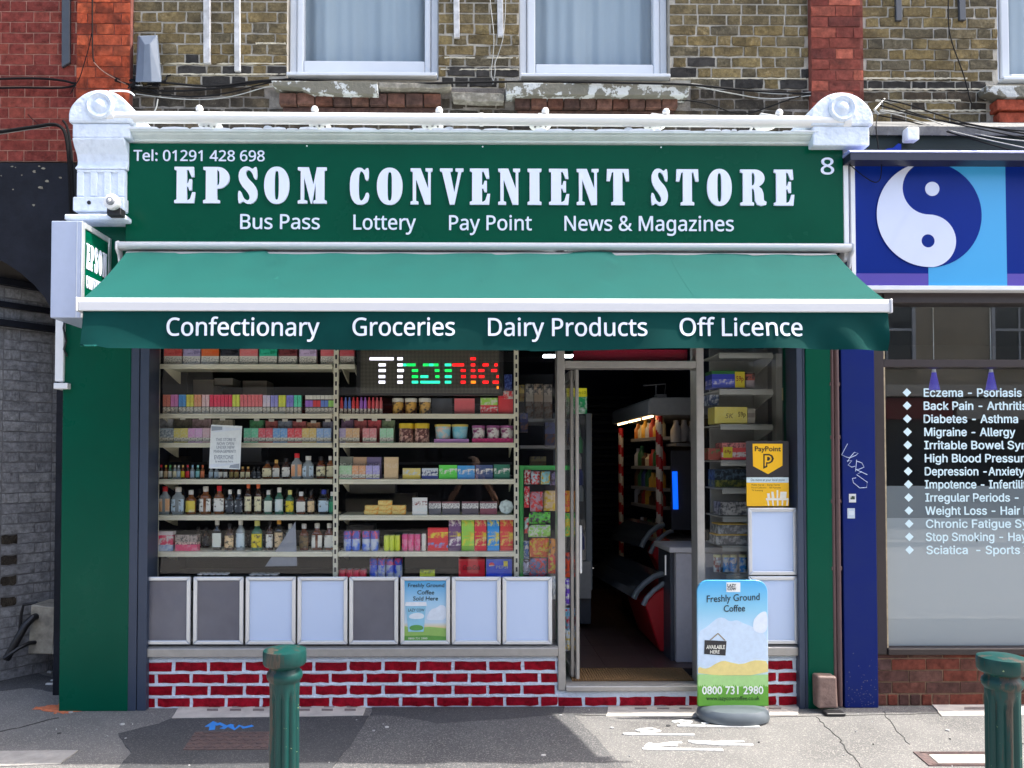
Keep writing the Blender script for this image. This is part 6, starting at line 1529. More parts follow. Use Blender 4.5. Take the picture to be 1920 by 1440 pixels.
# paper notice taped to the glass
t = thing('paper_notice', 'white paper notice taped to the glass reading THIS STORE IS NOW OPEN UNDER NEW MANAGEMENT', 'notice', (*[W(424, 838, YG)[0], YG - .002, W(424, 838, YG)[1]],))
pn = [W(x, y, YG - .001) for x, y in [(392, 878), (450, 880), (454, 799), (396, 796)]]
MB().prism(pn, YG - .0022, YG - .0008).build('sheet', P((206, 214, 214)), t)
g1, g2 = P((96, 104, 112)), P((150, 158, 164))
for pts in ([(397, 799), (417, 800), (417, 806), (397, 808)], [(430, 877), (449, 879), (449, 869), (432, 872)]): MB().prism([W(x, y, YG) for x, y in pts], YG - .0032, YG - .0024).build('corner_print', g1, t)
for pts in ([(418, 801), (450, 803), (452, 806), (397, 811)], [(394, 870), (447, 868), (430, 872), (394, 877)]): MB().prism([W(x, y, YG) for x, y in pts], YG - .0030, YG - .0024).build('corner_print', g2, t)
for s, a, b_, y, c_ in (('THIS STORE IS', 405, 442, 827, 5.5), ('NOW OPEN', 407, 439, 834.5, 5.5), ('UNDER NEW', 406, 440, 841.5, 5.5), ('MANAGEMENT!', 401, 442, 849, 5.5), ('EVERYONE', 402, 438, 861, 7.5), ('is welcome here', 404, 437, 867, 4.5)):
    text('lettering', s, W(a, y, YG)[0], W(b_, y, YG)[0], W(420, y, YG)[1], c_ / 285, YG - .0022, g1, t, kind='inter', depth=.0006, bold=.02)
# ---- LED sign
YL = .13
led = thing('led_sign', 'black LED matrix sign showing Thanks in white, green and red', 'LED sign', (W(808, 740, YL)[0], YL, W(808, 738, YL)[1]))
lx0, lx1, lz0, lz1 = R(668, 636, 944, 741, YL)
MB().box(lx0, lx1, YL + .012, YL + .06, lz0, lz1).build('housing', M_black, led, bevel=.004)
ix0, ix1, iz0, iz1 = R(676, 640, 936, 737, YL)
m = bpy.data.materials.new('led_matrix'); m.use_nodes = True; nt = m.node_tree; bb = nt.nodes['Principled BSDF']
tc = N(nt, 'ShaderNodeTexCoord'); mp = N(nt, 'ShaderNodeMapping'); nt.links.new(tc.outputs['Object'], mp.inputs['Vector']); mp.inputs['Scale'].default_value = (110, 110, 110)
vo = N(nt, 'ShaderNodeTexVoronoi'); vo.inputs['Randomness'].default_value = 0.0; vo.inputs['Scale'].default_value = 1.0; nt.links.new(mp.outputs[0], vo.inputs['Vector'])
rp_ = N(nt, 'ShaderNodeValToRGB'); rp_.color_ramp.elements[0].position = .3; rp_.color_ramp.elements[1].position = .42; rp_.color_ramp.elements[0].color = (.16, .15, .11, 1); rp_.color_ramp.elements[1].color = (.008, .008, .008, 1)
nt.links.new(vo.outputs['Distance'], rp_.inputs['Fac']); nt.links.new(rp_.outputs[0], bb.inputs['Base Color']); bb.inputs['Roughness'].default_value = .5
MB().box(ix0, ix1, YL + .006, YL + .0115, iz0, iz1).build('matrix_face', m, led)
def em(name, rgb, s): return mat(name, (.02, .02, .02), .5, emit=lin(rgb), estr=s)
LW, LG, LC, LR, LO = em('led_white', (236, 234, 255), .9), em('led_green', (10, 225, 90), .55), em('led_cyan', (40, 225, 170), .6), em('led_red', (255, 20, 22), .7), em('led_orange', (255, 130, 20), .6)
rowsL = {672.5: [(693, 738, LW), (745, 755, LW), (882, 892, LR)],
 684: [(710, 723, LW), (745, 755, LW), (756, 762, LC), (763, 779, LG), (793, 803, LG), (804, 813, LC), (814, 822, LG), (834, 846, LC), (848, 870, LR), (883, 891, LR), (905, 916, LR), (927, 933, LR)],
 694.6: [(710, 723, LW), (745, 757, LW), (772, 784, LG), (815, 824, LG), (834, 847, LG), (864, 873, LR), (883, 891, LR), (897, 908, LR), (921, 932, LR)],
 706: [(710, 722, LW), (745, 755, LW), (772, 784, LG), (788, 803, LC), (816, 824, LG), (834, 847, LC), (865, 873, LR), (883, 893, LR), (898, 908, LR), (931, 935, LR)],
 716.4: [(710, 722, LW), (745, 755, LW), (772, 784, LC), (788, 825, LC), (834, 846, LC), (864, 873, LR), (883, 892, LO), (905, 916, LR), (924, 935, LR)],
 726.5: [(931.5, 935, LO)]}
for y, segs in rowsL.items():
    for a, b_, m_ in segs:
        x0, x1, z0, z1 = R(a, y - 2.6, b_, y + 2.6, YL); MB().box(x0, x1, YL + .003, YL + .0055, z0, z1).build('led_bar', m_, led, bevel=.0018)
GOODS[0] = 1.0
# ================================================================ poster frames on the glass
M_print_dark = mat('dark_sheet', lin((98, 98, 108)), .32, col2=lin((112, 112, 120)), scale=3)
M_print_white = mat('blank_sheet', lin((200, 218, 246)), .22)
def snap(label, px, m, Y=-.012, art=None, group=None, crease=False):
    x0, x1, z0, z1 = R(*px, Y); t = thing('poster_frame', label, 'poster frame', ((x0 + x1) / 2, Y, z0), group)
    w = .026
    def bar(pts, nm='frame_bar'):
        MB().prism(pts, Y - .012, Y + .006).build(nm, M_alu_light, t, bevel=.005, segs=2)
    bar([(x0, z0), (x0 + w, z0 + w), (x0 + w, z1 - w), (x0, z1)]); bar([(x1, z0), (x1, z1), (x1 - w, z1 - w), (x1 - w, z0 + w)])
    bar([(x0, z1), (x0 + w, z1 - w), (x1 - w, z1 - w), (x1, z1)]); bar([(x0, z0), (x1, z0), (x1 - w, z0 + w), (x0 + w, z0 + w)])
    # backing sheet, slightly creased
    n = 16; vs = []; rq = random.Random(int(px[0]))
    ph = [rq.uniform(0, 6) for _ in range(3)]; amp = .0022 if crease else .0003
    ax0, ax1, az0, az1 = x0 + w - .003, x1 - w + .003, z0 + w - .003, z1 - w + .003
    for j in range(n + 1):
        for i in range(n + 1):
            u, v = i / n, j / n
            d = amp * (sin(v * 13 + u * 4 + ph[0]) * (.4 + .6 * v) + .6 * sin(u * 9 - v * 6 + ph[1]))
            vs.append((ax0 + (ax1 - ax0) * u, Y - .001 - d, az0 + (az1 - az0) * v))
    fs = [(j * (n + 1) + i, j * (n + 1) + i + 1, (j + 1) * (n + 1) + i + 1, (j + 1) * (n + 1) + i) for j in range(n) for i in range(n)]
    me = MB().add(vs, fs).mesh('sheet', m); smooth_angle(me); s = link('sheet', me, t)
    if art: art(t, ax0, ax1, az0, az1, Y - .0025)
    return t
def grad(name, stops):
    """printed vertical gradient, over the object's own height"""
    m = bpy.data.materials.new(name); m.use_nodes = True; nt = m.node_tree; b = nt.nodes['Principled BSDF']
    tc = N(nt, 'ShaderNodeTexCoord'); sp = N(nt, 'ShaderNodeSeparateXYZ'); nt.links.new(tc.outputs['Generated'], sp.inputs[0])
    r = N(nt, 'ShaderNodeValToRGB'); el = r.color_ramp.elements
    while len(el) < len(stops): el.new(.5)
    for e, (p, c) in zip(el, stops): e.position = p; e.color = (*lin(c), 1)
    nt.links.new(sp.outputs['Z'], r.inputs['Fac']); nt.links.new(r.outputs[0], b.inputs['Base Color']); b.inputs['Roughness'].default_value = .3
    return m
M_poster_sky = grad('poster_sky_print', [(0, (120, 170, 110)), (.18, (170, 200, 130)), (.22, (226, 206, 150)), (.30, (206, 226, 240)), (.62, (170, 214, 240)), (1.0, (64, 166, 222))])
M_ink = mat('ink_navy', lin((38, 56, 66)), .5)
def blob(cx, cz, rx, rz, seed, n=18, wob=.12):
    rq = random.Random(seed); return [(cx + rx * cos(2 * pi * i / n) * rq.uniform(1 - wob, 1 + wob), cz + rz * sin(2 * pi * i / n) * rq.uniform(1 - wob, 1 + wob)) for i in range(n)]
def coffee_poster(t, x0, x1, z0, z1, Y):
    w, h = x1 - x0, z1 - z0
    q = lambda u, v: (x0 + w * u, z0 + h * v)
    MB().prism([q(.0, .0), q(1, .0), q(1, .20), q(.6, .23), q(.3, .21), q(0, .24)], Y - .0002, Y + .0006).build('print_hill', P((150, 190, 100)), t)
    MB().prism([q(.0, .0), q(1, .0), q(1, .07), q(.5, .09), q(0, .08)], Y - .0006, Y - .00025).build('print_grass', P((96, 156, 70)), t)
    MB().prism(chaikin([q(.5, .34), q(.72, .34), q(1, .34), q(1, .56), q(.86, .60), q(.76, .54), q(.62, .52)], 2), Y - .0002, Y + .0006).build('print_cloud', P((226, 236, 246)), t)
    MB().prism([q(.10, .15), q(.46, .15), q(.52, .57), q(.04, .57)], Y - .0012, Y - .0007).build('print_cup', P((150, 206, 230)), t)
    MB().prism([q(.02, .575), q(.54, .575), q(.52, .64), q(.04, .64)], Y - .0012, Y - .0007).build('print_cup_lid', P((236, 240, 244)), t)
    MB().prism(chaikin([q(.14, .17), q(.44, .17), q(.46, .24), q(.30, .27), q(.12, .24)], 2), Y - .0018, Y - .0013).build('print_cup_grass', P((96, 160, 80)), t)
    MB().prism(chaikin([q(.12, .36), q(.46, .36), q(.48, .44), q(.30, .47), q(.12, .43)], 2), Y - .0018, Y - .0013).build('print_cup_cloud', P((226, 236, 242)), t)
    text('lettering', 'LAZY COW', *[q(u, 0)[0] for u in (.10, .48)], q(0, .485)[1], h * .045, Y - .0013, M_ink, t, kind='inter', depth=.0006, bold=.02)
    for s, a, b, v, c in (('Freshly Ground', .09, .95, .885, .062), ('Coffee', .31, .71, .765, .068), ('Sold Here', .21, .80, .665, .066)):
        text('lettering', s, q(a, 0)[0], q(b, 0)[0], q(0, v)[1], h * c, Y - .0002, M_ink, t, kind='inter', depth=.0006, bold=.01, shear=.08)
    text('lettering', '0800 731 2980', q(.10, 0)[0], q(.55, 0)[0], q(0, .025)[1], h * .03, Y - .0007, WHT, t, kind='inter', depth=.0004)
GP = 'silver poster frames along the foot of the window'
snap('dark sheeted poster frame half tucked behind the left shutter guide', (268, 1081, 358, 1208), M_print_dark, crease=True, group=GP)
snap('dark sheeted poster frame, second from the left shutter guide', (363, 1081, 457, 1208), M_print_dark, crease=True, group=GP)
snap('blank white poster frame behind the bollard, left of two', (461, 1081, 555, 1208), M_print_white, group=GP)
snap('blank white poster frame right of the bollard, beside the dark one', (558, 1081, 652, 1208), M_print_white, group=GP)
snap('dark sheeted poster frame between a blank one and the coffee poster', (655, 1081, 747, 1208), M_print_dark, crease=True, group=GP)
snap('poster frame with a sky blue Freshly Ground Coffee Sold Here poster', (751, 1081, 844, 1208), M_poster_sky, art=coffee_poster, group=GP)
snap('blank white poster frame right beside the coffee poster', (847, 1081, 939, 1208), M_print_white, group=GP)
snap('blank white poster frame nearest the door', (942, 1081, 1035, 1208), M_print_white, group=GP)
snap('blank white poster frame under the yellow poster right of the door', (1402, 952, 1494, 1078), M_print_white, group='silver poster frames right of the door')
snap('blank white poster frame partly behind the coffee board', (1403, 1080, 1496, 1207), M_print_white, group='silver poster frames right of the door')
# PayPoint sticker
Yp = -.004
t = thing('payment_sticker', 'dark sticker with a yellow PayPoint shield right of the door', 'sticker', (W(1440, 893, Yp)[0], Yp, W(1440, 893, Yp)[1]))
x0, x1, z0, z1 = R(1399, 827, 1479, 894, Yp)
MB().box(x0, x1, Yp, Yp + .002, z0, z1).build('backing', P((40, 38, 42)), t)
M_yel = mat('shield_yellow', lin((248, 192, 16)), .4)
MB().prism([W(x, y, Yp) for x, y in [(1411, 832), (1467, 832), (1467, 873), (1440, 889), (1412, 874)]], Yp - .0015, Yp - .0002).build('shield', M_yel, t)
text('lettering', 'PayPoint', W(1415, 845, Yp)[0], W(1464, 845, Yp)[0], W(1440, 846, Yp)[1], 9 / 289, Yp - .0016, P((40, 30, 20)), t, kind='inter', depth=.0006, bold=.03)
cP = lambda s: [W(1431 + (x * 20), 879 - z * 28, Yp) for x, z in s]
curve_fill('emblem_letter', [cP([(0, 0), (.38, .12), (.38, .34), (.55, .34), (.86, .46), (1, .68), (.86, .9), (.55, 1), (0, 1)]), cP([(.13, .16), (.26, .20), (.26, .44), (.52, .44), (.72, .52), (.80, .68), (.72, .82), (.52, .90), (.13, .90)]), cP([(.36, .54), (.50, .54), (.60, .60), (.64, .68), (.60, .76), (.50, .80), (.36, .80)])], .0006, P((40, 30, 20)), t, Yp - .0016)
# yellow basket poster
t = thing('yellow_poster', 'yellow poster with a white shopping basket right of the door', 'poster', (W(1440, 950, Yp)[0], Yp, W(1440, 950, Yp)[1]))
x0, x1, z0, z1 = R(1400, 895, 1479, 949, Yp); zs_ = W(1440, 905, Yp)[1]
MB().box(x0, x1, Yp, Yp + .002, z0, zs_ - .0005).build('sheet', mat('poster_yellow', lin((240, 186, 24)), .4), t)
MB().box(x0, x1, Yp, Yp + .002, zs_, z1).build('heading_strip', P((206, 226, 232)), t)
text('lettering', 'Do more at your local store', W(1408, 902, Yp)[0], W(1471, 902, Yp)[0], W(1440, 902, Yp)[1], 4.5 / 289, Yp - .0001, P((40, 70, 80)), t, kind='inter', depth=.0005)
for i, (s, b) in enumerate((('Mobile Top Up  .  Energy Top Up', 1462), ('Parcel Collection  .  Bill Payments', 1464), ('TV licensing', 1430))):
    text('lettering', s, W(1409, 900, Yp)[0], W(b, 900, Yp)[0], W(1440, 910.5 + i * 5.2, Yp)[1], 3.0 / 289, Yp - .0001, P((110, 84, 20)), t, kind='inter', depth=.0005)
M_bk = P((232, 230, 220))
mb = MB(); bq = lambda pts: [W(x, y, Yp) for x, y in pts]
mb.prism(bq([(1436, 934), (1478.5, 934), (1478.5, 938), (1436, 938)]), Yp - .0012, Yp - .0002)
for k in range(5): mb.prism(bq([(1438 + k * 9.2, 938.2), (1441 + k * 9.2, 938.2), (1442.4 + k * 8.6, 948), (1439.6 + k * 8.6, 948)]), Yp - .0012, Yp - .0002)
mb.prism(bq([(1438, 925), (1443, 925), (1444, 933.8), (1439, 933.8)]), Yp - .0012, Yp - .0002).prism(bq([(1446, 922), (1450, 922), (1452, 933.8), (1447, 933.8)]), Yp - .0012, Yp - .0002).prism(bq([(1456, 919), (1459, 919), (1459, 933.8), (1456, 933.8)]), Yp - .0012, Yp - .0002).prism(bq([(1463, 922), (1475, 922), (1474, 933.8), (1462, 933.8)]), Yp - .0012, Yp - .0002)
o = mb.build('print_basket', M_bk, t)

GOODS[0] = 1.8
# ================================================================ shop interior
rm = thing('shop_interior', 'dark shop room behind the window and open door', 'shop interior', (0, 3, .14))
zF = zdo + .002; XL, XR_, YBk, ZC = W(247, 900, 0)[0] - .05, W(1513, 900, 0)[0] + .02, 5.4, 3.0
m = bpy.data.materials.new('floor_tile'); m.use_nodes = True; nt = m.node_tree; bb = nt.nodes['Principled BSDF']
bb.inputs['Base Color'].default_value = (*lin((86, 66, 64)), 1); bb.inputs['Roughness'].default_value = .35
MATS['floor_tile'] = m
fl = MB().box(XL, XR_, .36, YBk, zF - .05, zF - .006).build('floor', mat('floor_joint', lin((40, 34, 34)), .8), rm)
T = .33; j = 0
y = .36
tile = MB().box(-T / 2 + .002, T / 2 - .002, -T / 2 + .002, T / 2 - .002, -.005, 0).mesh('tile', m)
while y < 3.4:
    x = W(1062, 1275, .36)[0] - .05
    while x < W(1320, 1275, .36)[0] + .4:
        o = bpy.data.objects.new('tile', tile); COL.objects.link(o); o.parent = fl; o.location = Vector((x + T / 2, y + T / 2, zF)) ; x += T
    y += T
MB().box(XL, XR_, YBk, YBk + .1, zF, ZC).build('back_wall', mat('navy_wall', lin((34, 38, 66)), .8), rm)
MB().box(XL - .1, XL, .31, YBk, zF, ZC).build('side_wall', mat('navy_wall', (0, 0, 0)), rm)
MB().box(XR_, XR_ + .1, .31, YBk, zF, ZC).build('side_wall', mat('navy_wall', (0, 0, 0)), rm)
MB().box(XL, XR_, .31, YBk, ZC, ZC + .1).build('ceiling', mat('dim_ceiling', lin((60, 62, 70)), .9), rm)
# roller slats on the back wall
for i in range(22):
    x0, z = W(1090, 745 + i * 15.5, YBk); x1 = W(1260, 745, YBk)[0]
    MB().side([(YBk - .02, z - .05), (YBk - .045, z - .03), (YBk - .045, z + .01), (YBk - .02, z + .02)], x0 - .8, x1).build('slat', mat('slat_navy', lin((30, 34, 52)), .45), rm)
# coir doormat in the threshold well
t = thing('doormat', 'brown ribbed coir doormat inside the threshold', 'doormat', (W(1190, 1265, .2)[0], .2, zdo))
mx0, mx1 = xj1 + .05, xk0 - .01
mb = MB(); mb.box(mx0, mx1, .04, .335, zdo - .04, zdo + .0042); mb.build('base', mat('coir_base', lin((84, 66, 44)), .95), t)
mb = MB(); nrib = 46
for i in range(nrib):
    x = mx0 + (mx1 - mx0) * (i + .5) / nrib; mb.box(x - .0055, x + .0055, .045, .33, zdo + .0043, zdo + .012)
o = mb.build('ribs', mat('coir', lin((140, 108, 70)), .95, var=.3, scale=80, bump=.6), t); o['kind'] = 'stuff'
# ceiling strip light seen over the sweets
t = thing('strip_light', 'lit white strip light on the shop ceiling left of the door', 'strip light', (*p3(1045, 668, 1.3),))
a, b = p3(1019, 668, 1.3), p3(1074, 668, 1.3)
MB().box(a[0], b[0], 1.28, 1.36, a[2] - .004, a[2] + .012).build('diffuser', mat('strip_emit', (.8, .8, .8), .5, emit=(.85, .95, 1.0), estr=7.0), t, bevel=.004)
# ---- sweets rack left of the door
YW = .30
rk = thing('sweets_rack', 'green sided rack of hanging sweet bags beside the door', 'rack', (W(1010, 1090, YW)[0], YW, .15))
x0, x1 = W(974, 950, YW)[0], W(981, 950, YW)[0]; z0, z1 = .16, W(975, 873, YW)[1]
MB().box(x0, x1, YW - .02, YW + .2, z0, z1).build('side_panel', P((50, 140, 66)), rk)
xr2 = W(1064, 950, YW)[0]
MB().box(x0, xr2, YW + .0, YW + .06, z1 - .03, z1).build('top_rail', P((60, 150, 76)), rk)
MB().box(x0, xr2, YW + .20, YW + .22, z0, z1).build('back_panel', P((46, 44, 52)), rk)
bags = [(983, 881, 12, 27, (150, 30, 40), 'dark red'), (996, 884, 16, 24, (180, 196, 206), 'white and blue'), (1014, 884, 17, 24, (140, 196, 200), 'pale turquoise'), (1031, 884, 12, 26, (110, 100, 130), 'dull violet'), (983, 912, 10, 40, (190, 50, 60), 'scarlet'), (994, 922, 24, 37, (150, 120, 130), 'mauve grey'), (1019, 920, 26, 38, (216, 190, 150), 'cream and orange'), (992, 960, 40, 22, (90, 170, 70), 'bright lime'), (991, 984, 41, 23, (130, 180, 90), 'lime edged mixed'), (983, 970, 9, 30, (170, 190, 190), 'pale teal'), (993, 1009, 37, 36, (196, 90, 50), 'orange and white'), (1030, 1010, 22, 40, (196, 130, 60), 'golden'), (982, 1014, 10, 34, (60, 90, 140), 'blue'), (993, 1047, 32, 33, (80, 90, 130), 'black and white'), (1028, 1033, 24, 42, (200, 60, 50), 'bright red'), (981, 1050, 12, 28, (180, 180, 200), 'lavender'), (1032, 1080, 14, 44, (150, 156, 160), 'grey'), (1059, 920, 10, 40, (220, 150, 60), 'amber'), (1059, 962, 10, 44, (70, 150, 80), 'green'), (1059, 1036, 10, 46, (200, 70, 40), 'vermilion'), (1058, 1085, 9, 50, (90, 60, 160), 'purple'), (1059, 1140, 9, 56, (120, 180, 210), 'sky blue'), (1058, 1180, 11, 40, (206, 216, 226), 'white plastic')]
for i, (x, y, w, h, c, nm) in enumerate(bags):
    yb = YW - .035 - .012 * (i % 3); x0, x1, z0, z1 = R(x, y, x + w, y + h, yb); n = 6; vs = []; rq = random.Random(i)
    for s in (-1, 1):
        for jj in range(n + 1):
            for ii in range(n + 1):
                u, v = ii / n, jj / n; bul = .020 * (sin(pi * u) * sin(pi * v)) ** .6
                vs.append((x0 + (x1 - x0) * u + rq.uniform(-.001, .001), yb + s * bul + rq.uniform(-.004, .004) * (1 if 0 < u < 1 and 0 < v < 1 else 0), z0 + (z1 - z0) * v))
    fs = []; k = (n + 1) ** 2
    for jj in range(n):
        for ii in range(n):
            q = jj * (n + 1) + ii; fs.append((q, q + 1, q + n + 2, q + n + 1)); fs.append((k + q, k + q + n + 1, k + q + n + 2, k + q + 1))
    c2 = [(206, 206, 200), (190, 60, 60), (210, 180, 60), (70, 60, 70)][i % 4]
    me = MB().add(vs, fs).mesh('sweet_bag', prt(c, c2, 38, .25))
    o = link('sweet_bag', me); where = 'seen between the door jamb and the door leaf' if x > 1050 else 'hanging on the green sided rack'
    tag(o, f'{nm} sweet bag {where}', 'sweet bag', 'hanging sweet bags by the door')
# boxes above and dark stock behind
YV = .95
for a, b, y0, y1, c, nm, lb in [(986, 1000, 720, 786, (176, 170, 160), 'cereal_box', 'tall grey cereal box above the sweets rack, nearest the window upright'), (1002, 1018, 720, 787, (168, 150, 130), 'cereal_box', 'tall brownish cereal box above the sweets rack, middle of three'), (1020, 1035, 721, 787, (160, 150, 140), 'cereal_box', 'tall dull cereal box above the sweets rack, nearest the door'), (974, 983, 722, 752, (150, 130, 60), 'box', 'small mustard box above the sweets rack beside the window upright'), (975, 990, 774, 810, (36, 44, 90), 'box', 'dark blue box above the sweets rack'), (1022, 1042, 792, 835, (70, 76, 110), 'box', 'dusky blue bag shaped carton above the sweets rack'), (994, 1024, 856, 874, (110, 104, 76), 'box', 'olive storage tub on the top rail of the sweets rack')]:
    x0, x1, z0, z1 = R(a, y0, b, y1, YV if nm == 'cereal_box' else .6); yy = YV if nm == 'cereal_box' else .6
    o = link(nm, bandmesh(nm, x1 - x0, .08, z1 - z0, [(.3, prt(c, (70, 70, 74), 34)), (.2, P(c)), (.5, prt(tuple(int(v * .7) for v in c), (90, 60, 40), 24))]), None, ((x0 + x1) / 2, yy, z0)); tag(o, lb, 'box')
sh = thing('wall_shelving', 'dim shelving above the sweets rack left of the door', 'shelving', (W(1008, 800, .9)[0], .9, .2))
xs0, xs1 = W(972, 800, .9)[0], W(1048, 800, .9)[0]
for y in (788, 836, 875): z = W(1008, y, YV)[1]; MB().box(xs0, xs1, .70, 1.3, z - .025, z - .002).build('shelf', P((120, 122, 128)), sh)
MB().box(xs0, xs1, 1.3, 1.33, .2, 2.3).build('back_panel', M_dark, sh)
# dark shop stock behind the window shelves: cartons in the gloom
bkr = random.Random(4)
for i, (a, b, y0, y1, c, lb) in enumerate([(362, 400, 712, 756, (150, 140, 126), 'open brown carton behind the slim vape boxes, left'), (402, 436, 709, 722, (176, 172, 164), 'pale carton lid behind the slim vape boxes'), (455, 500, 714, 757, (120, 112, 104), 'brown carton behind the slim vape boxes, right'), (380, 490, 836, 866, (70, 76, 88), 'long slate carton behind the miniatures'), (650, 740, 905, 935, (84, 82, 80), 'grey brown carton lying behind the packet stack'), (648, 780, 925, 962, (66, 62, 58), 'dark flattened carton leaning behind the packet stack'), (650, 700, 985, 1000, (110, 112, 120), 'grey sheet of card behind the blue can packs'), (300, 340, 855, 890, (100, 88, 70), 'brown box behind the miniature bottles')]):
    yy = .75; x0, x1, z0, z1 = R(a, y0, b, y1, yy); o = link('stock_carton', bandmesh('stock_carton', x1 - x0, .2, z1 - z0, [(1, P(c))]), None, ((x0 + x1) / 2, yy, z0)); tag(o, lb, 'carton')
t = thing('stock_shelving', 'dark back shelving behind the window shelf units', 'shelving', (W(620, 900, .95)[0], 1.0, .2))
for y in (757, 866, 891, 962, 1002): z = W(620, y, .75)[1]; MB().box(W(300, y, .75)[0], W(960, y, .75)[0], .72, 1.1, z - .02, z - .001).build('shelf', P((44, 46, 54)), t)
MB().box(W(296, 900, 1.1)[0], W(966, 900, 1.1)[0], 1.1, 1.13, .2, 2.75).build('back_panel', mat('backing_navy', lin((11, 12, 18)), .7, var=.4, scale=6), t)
# second row of dim bottles behind shelves E and F
kk = 0
for row, xs in (('E', range(330, 625, 15)), ('F', list(range(372, 400, 14)) + list(range(440, 560, 15)))):
    for x in xs:
        kk += 1
        bottle('dim second row bottle behind the front bottles on the ' + ('fifth' if row == 'E' else 'sixth') + ' shelf', x + bkr.uniform(-2, 2), 13, 917 if row == 'E' else 988, row, blackg if kk % 2 else dkbrown, black_l, blackc, 'round', group='dim bottles behind the front rows', y=.22)
# ---- glass door fridge left of the passage
t = thing('drinks_fridge', 'tall glass fronted drinks fridge on the left inside the door', 'fridge', (W(1085, 1180, 1.6)[0], 1.6, zF))
x0, x1, z0, z1 = R(1050, 775, 1109, 1172, 1.6)
MB().box(x0 - .4, x1, 1.62, 2.5, z0, z1).build('cabinet', P((58, 64, 74)), t, bevel=.01)
MB().box(x1 - .05, x1 + .004, 1.58, 1.62, z0 + .3, z1).build('door_post', P((104, 112, 120)), t, bevel=.006)
MB().box(x0, x1 - .052, 1.59, 1.61, z0 + .4, z1 - .02).build('door_glass', M_glass, t)
x0b, x1b, z0b, z1b = R(1083, 1052, 1107, 1110, 1.58); MB().box(x0b, x1b, 1.55, 1.58, z0b - .05, z1b).build('grille_panel', P((130, 132, 134)), t)
ss = random.Random(3)
for i in range(9):
    x, y = 1074 + ss.uniform(0, 14), 800 + i * 30; q = W(x, y, 1.615)
    MB().lathe([(.03, 0), (.03, .1), (.012, .15), (.012, .18)], (q[0] + .02, 1.605, q[1] - .09), 8).build('drink_bottle', P([(120, 130, 136), (70, 120, 90), (150, 150, 150), (60, 70, 110)][i % 4]), t)
x0, x1, z0, z1 = R(1060, 728, 1100, 776, 1.5); t2 = thing('promo_sign', 'green promotion sign with a yellow price strip hanging inside the door', 'sign', ((x0 + x1) / 2, 1.5, z0))
MB().box(x0, x1, 1.49, 1.5, z0, z0 + (z1 - z0) * .66).build('lower_panel', prt((20, 120, 70), (200, 206, 200), 14), t2)
MB().box(x0, x1, 1.49, 1.5, z0 + (z1 - z0) * .665, z1).build('price_strip', P((206, 196, 30)), t2)
text('lettering', 'only £1.25', W(1083, 740, 1.49)[0], W(1099, 740, 1.49)[0], W(1090, 738, 1.49)[1], .02, 1.4895, P((60, 60, 20)), t2, kind='inter', depth=.0006)
GOODS[0] = 1.0
# ---- open fronted chiller on the right with candy striped posts
ch = thing('open_chiller', 'open fronted chiller cabinet with a grey canopy and warm strip lamps', 'chiller', (W(1230, 1100, 2.6)[0], 2.6, zF))
ya, yb_ = 1.5, 3.1
def c3(px, py, Y): return p3(px, py, Y)
# canopy: near end block and long sloping hood to the back
n1, n2 = c3(1216, 778, ya), c3(1380, 742, ya)
f1 = c3(1148, 798, yb_)
zt_, zb_ = c3(1230, 745, ya)[2], c3(1230, 778, ya)[2]
xfront_n, xfront_f = n1[0], f1[0]
hood = MB()
pA = [(xfront_n, zb_), (xfront_n, zt_ - .03), (xfront_n + .035, zt_), (n2[0], zt_), (n2[0], zb_)]
vs = [(x, ya, z) for x, z in pA] + [(x - (xfront_n - xfront_f), yb_, z) for x, z in pA]
hood.add(vs, [(0, 1, 2, 3, 4), (9, 8, 7, 6, 5), (0, 5, 6, 1), (1, 6, 7, 2), (2, 7, 8, 3), (3, 8, 9, 4), (4, 9, 5, 0)])
hood.build('canopy', P((150, 154, 160)), ch, bevel=.006)
M_warm = mat('warm_lamp', (.9, .8, .6), .5, emit=(1.0, .66, .30), estr=3.4)
for k, (u0, u1) in enumerate(((.04, .26), (.34, .62), (.68, .96))):
    p0 = Vector((xfront_n + .05, ya, zb_ - .008)); p1 = Vector((xfront_f + .05, yb_, zb_ - .008))
    a, b = p0 + (p1 - p0) * u0, p0 + (p1 - p0) * u1
    MB().tube([tuple(a), tuple(b)], .008, 8).build('strip_lamp', M_warm, ch)
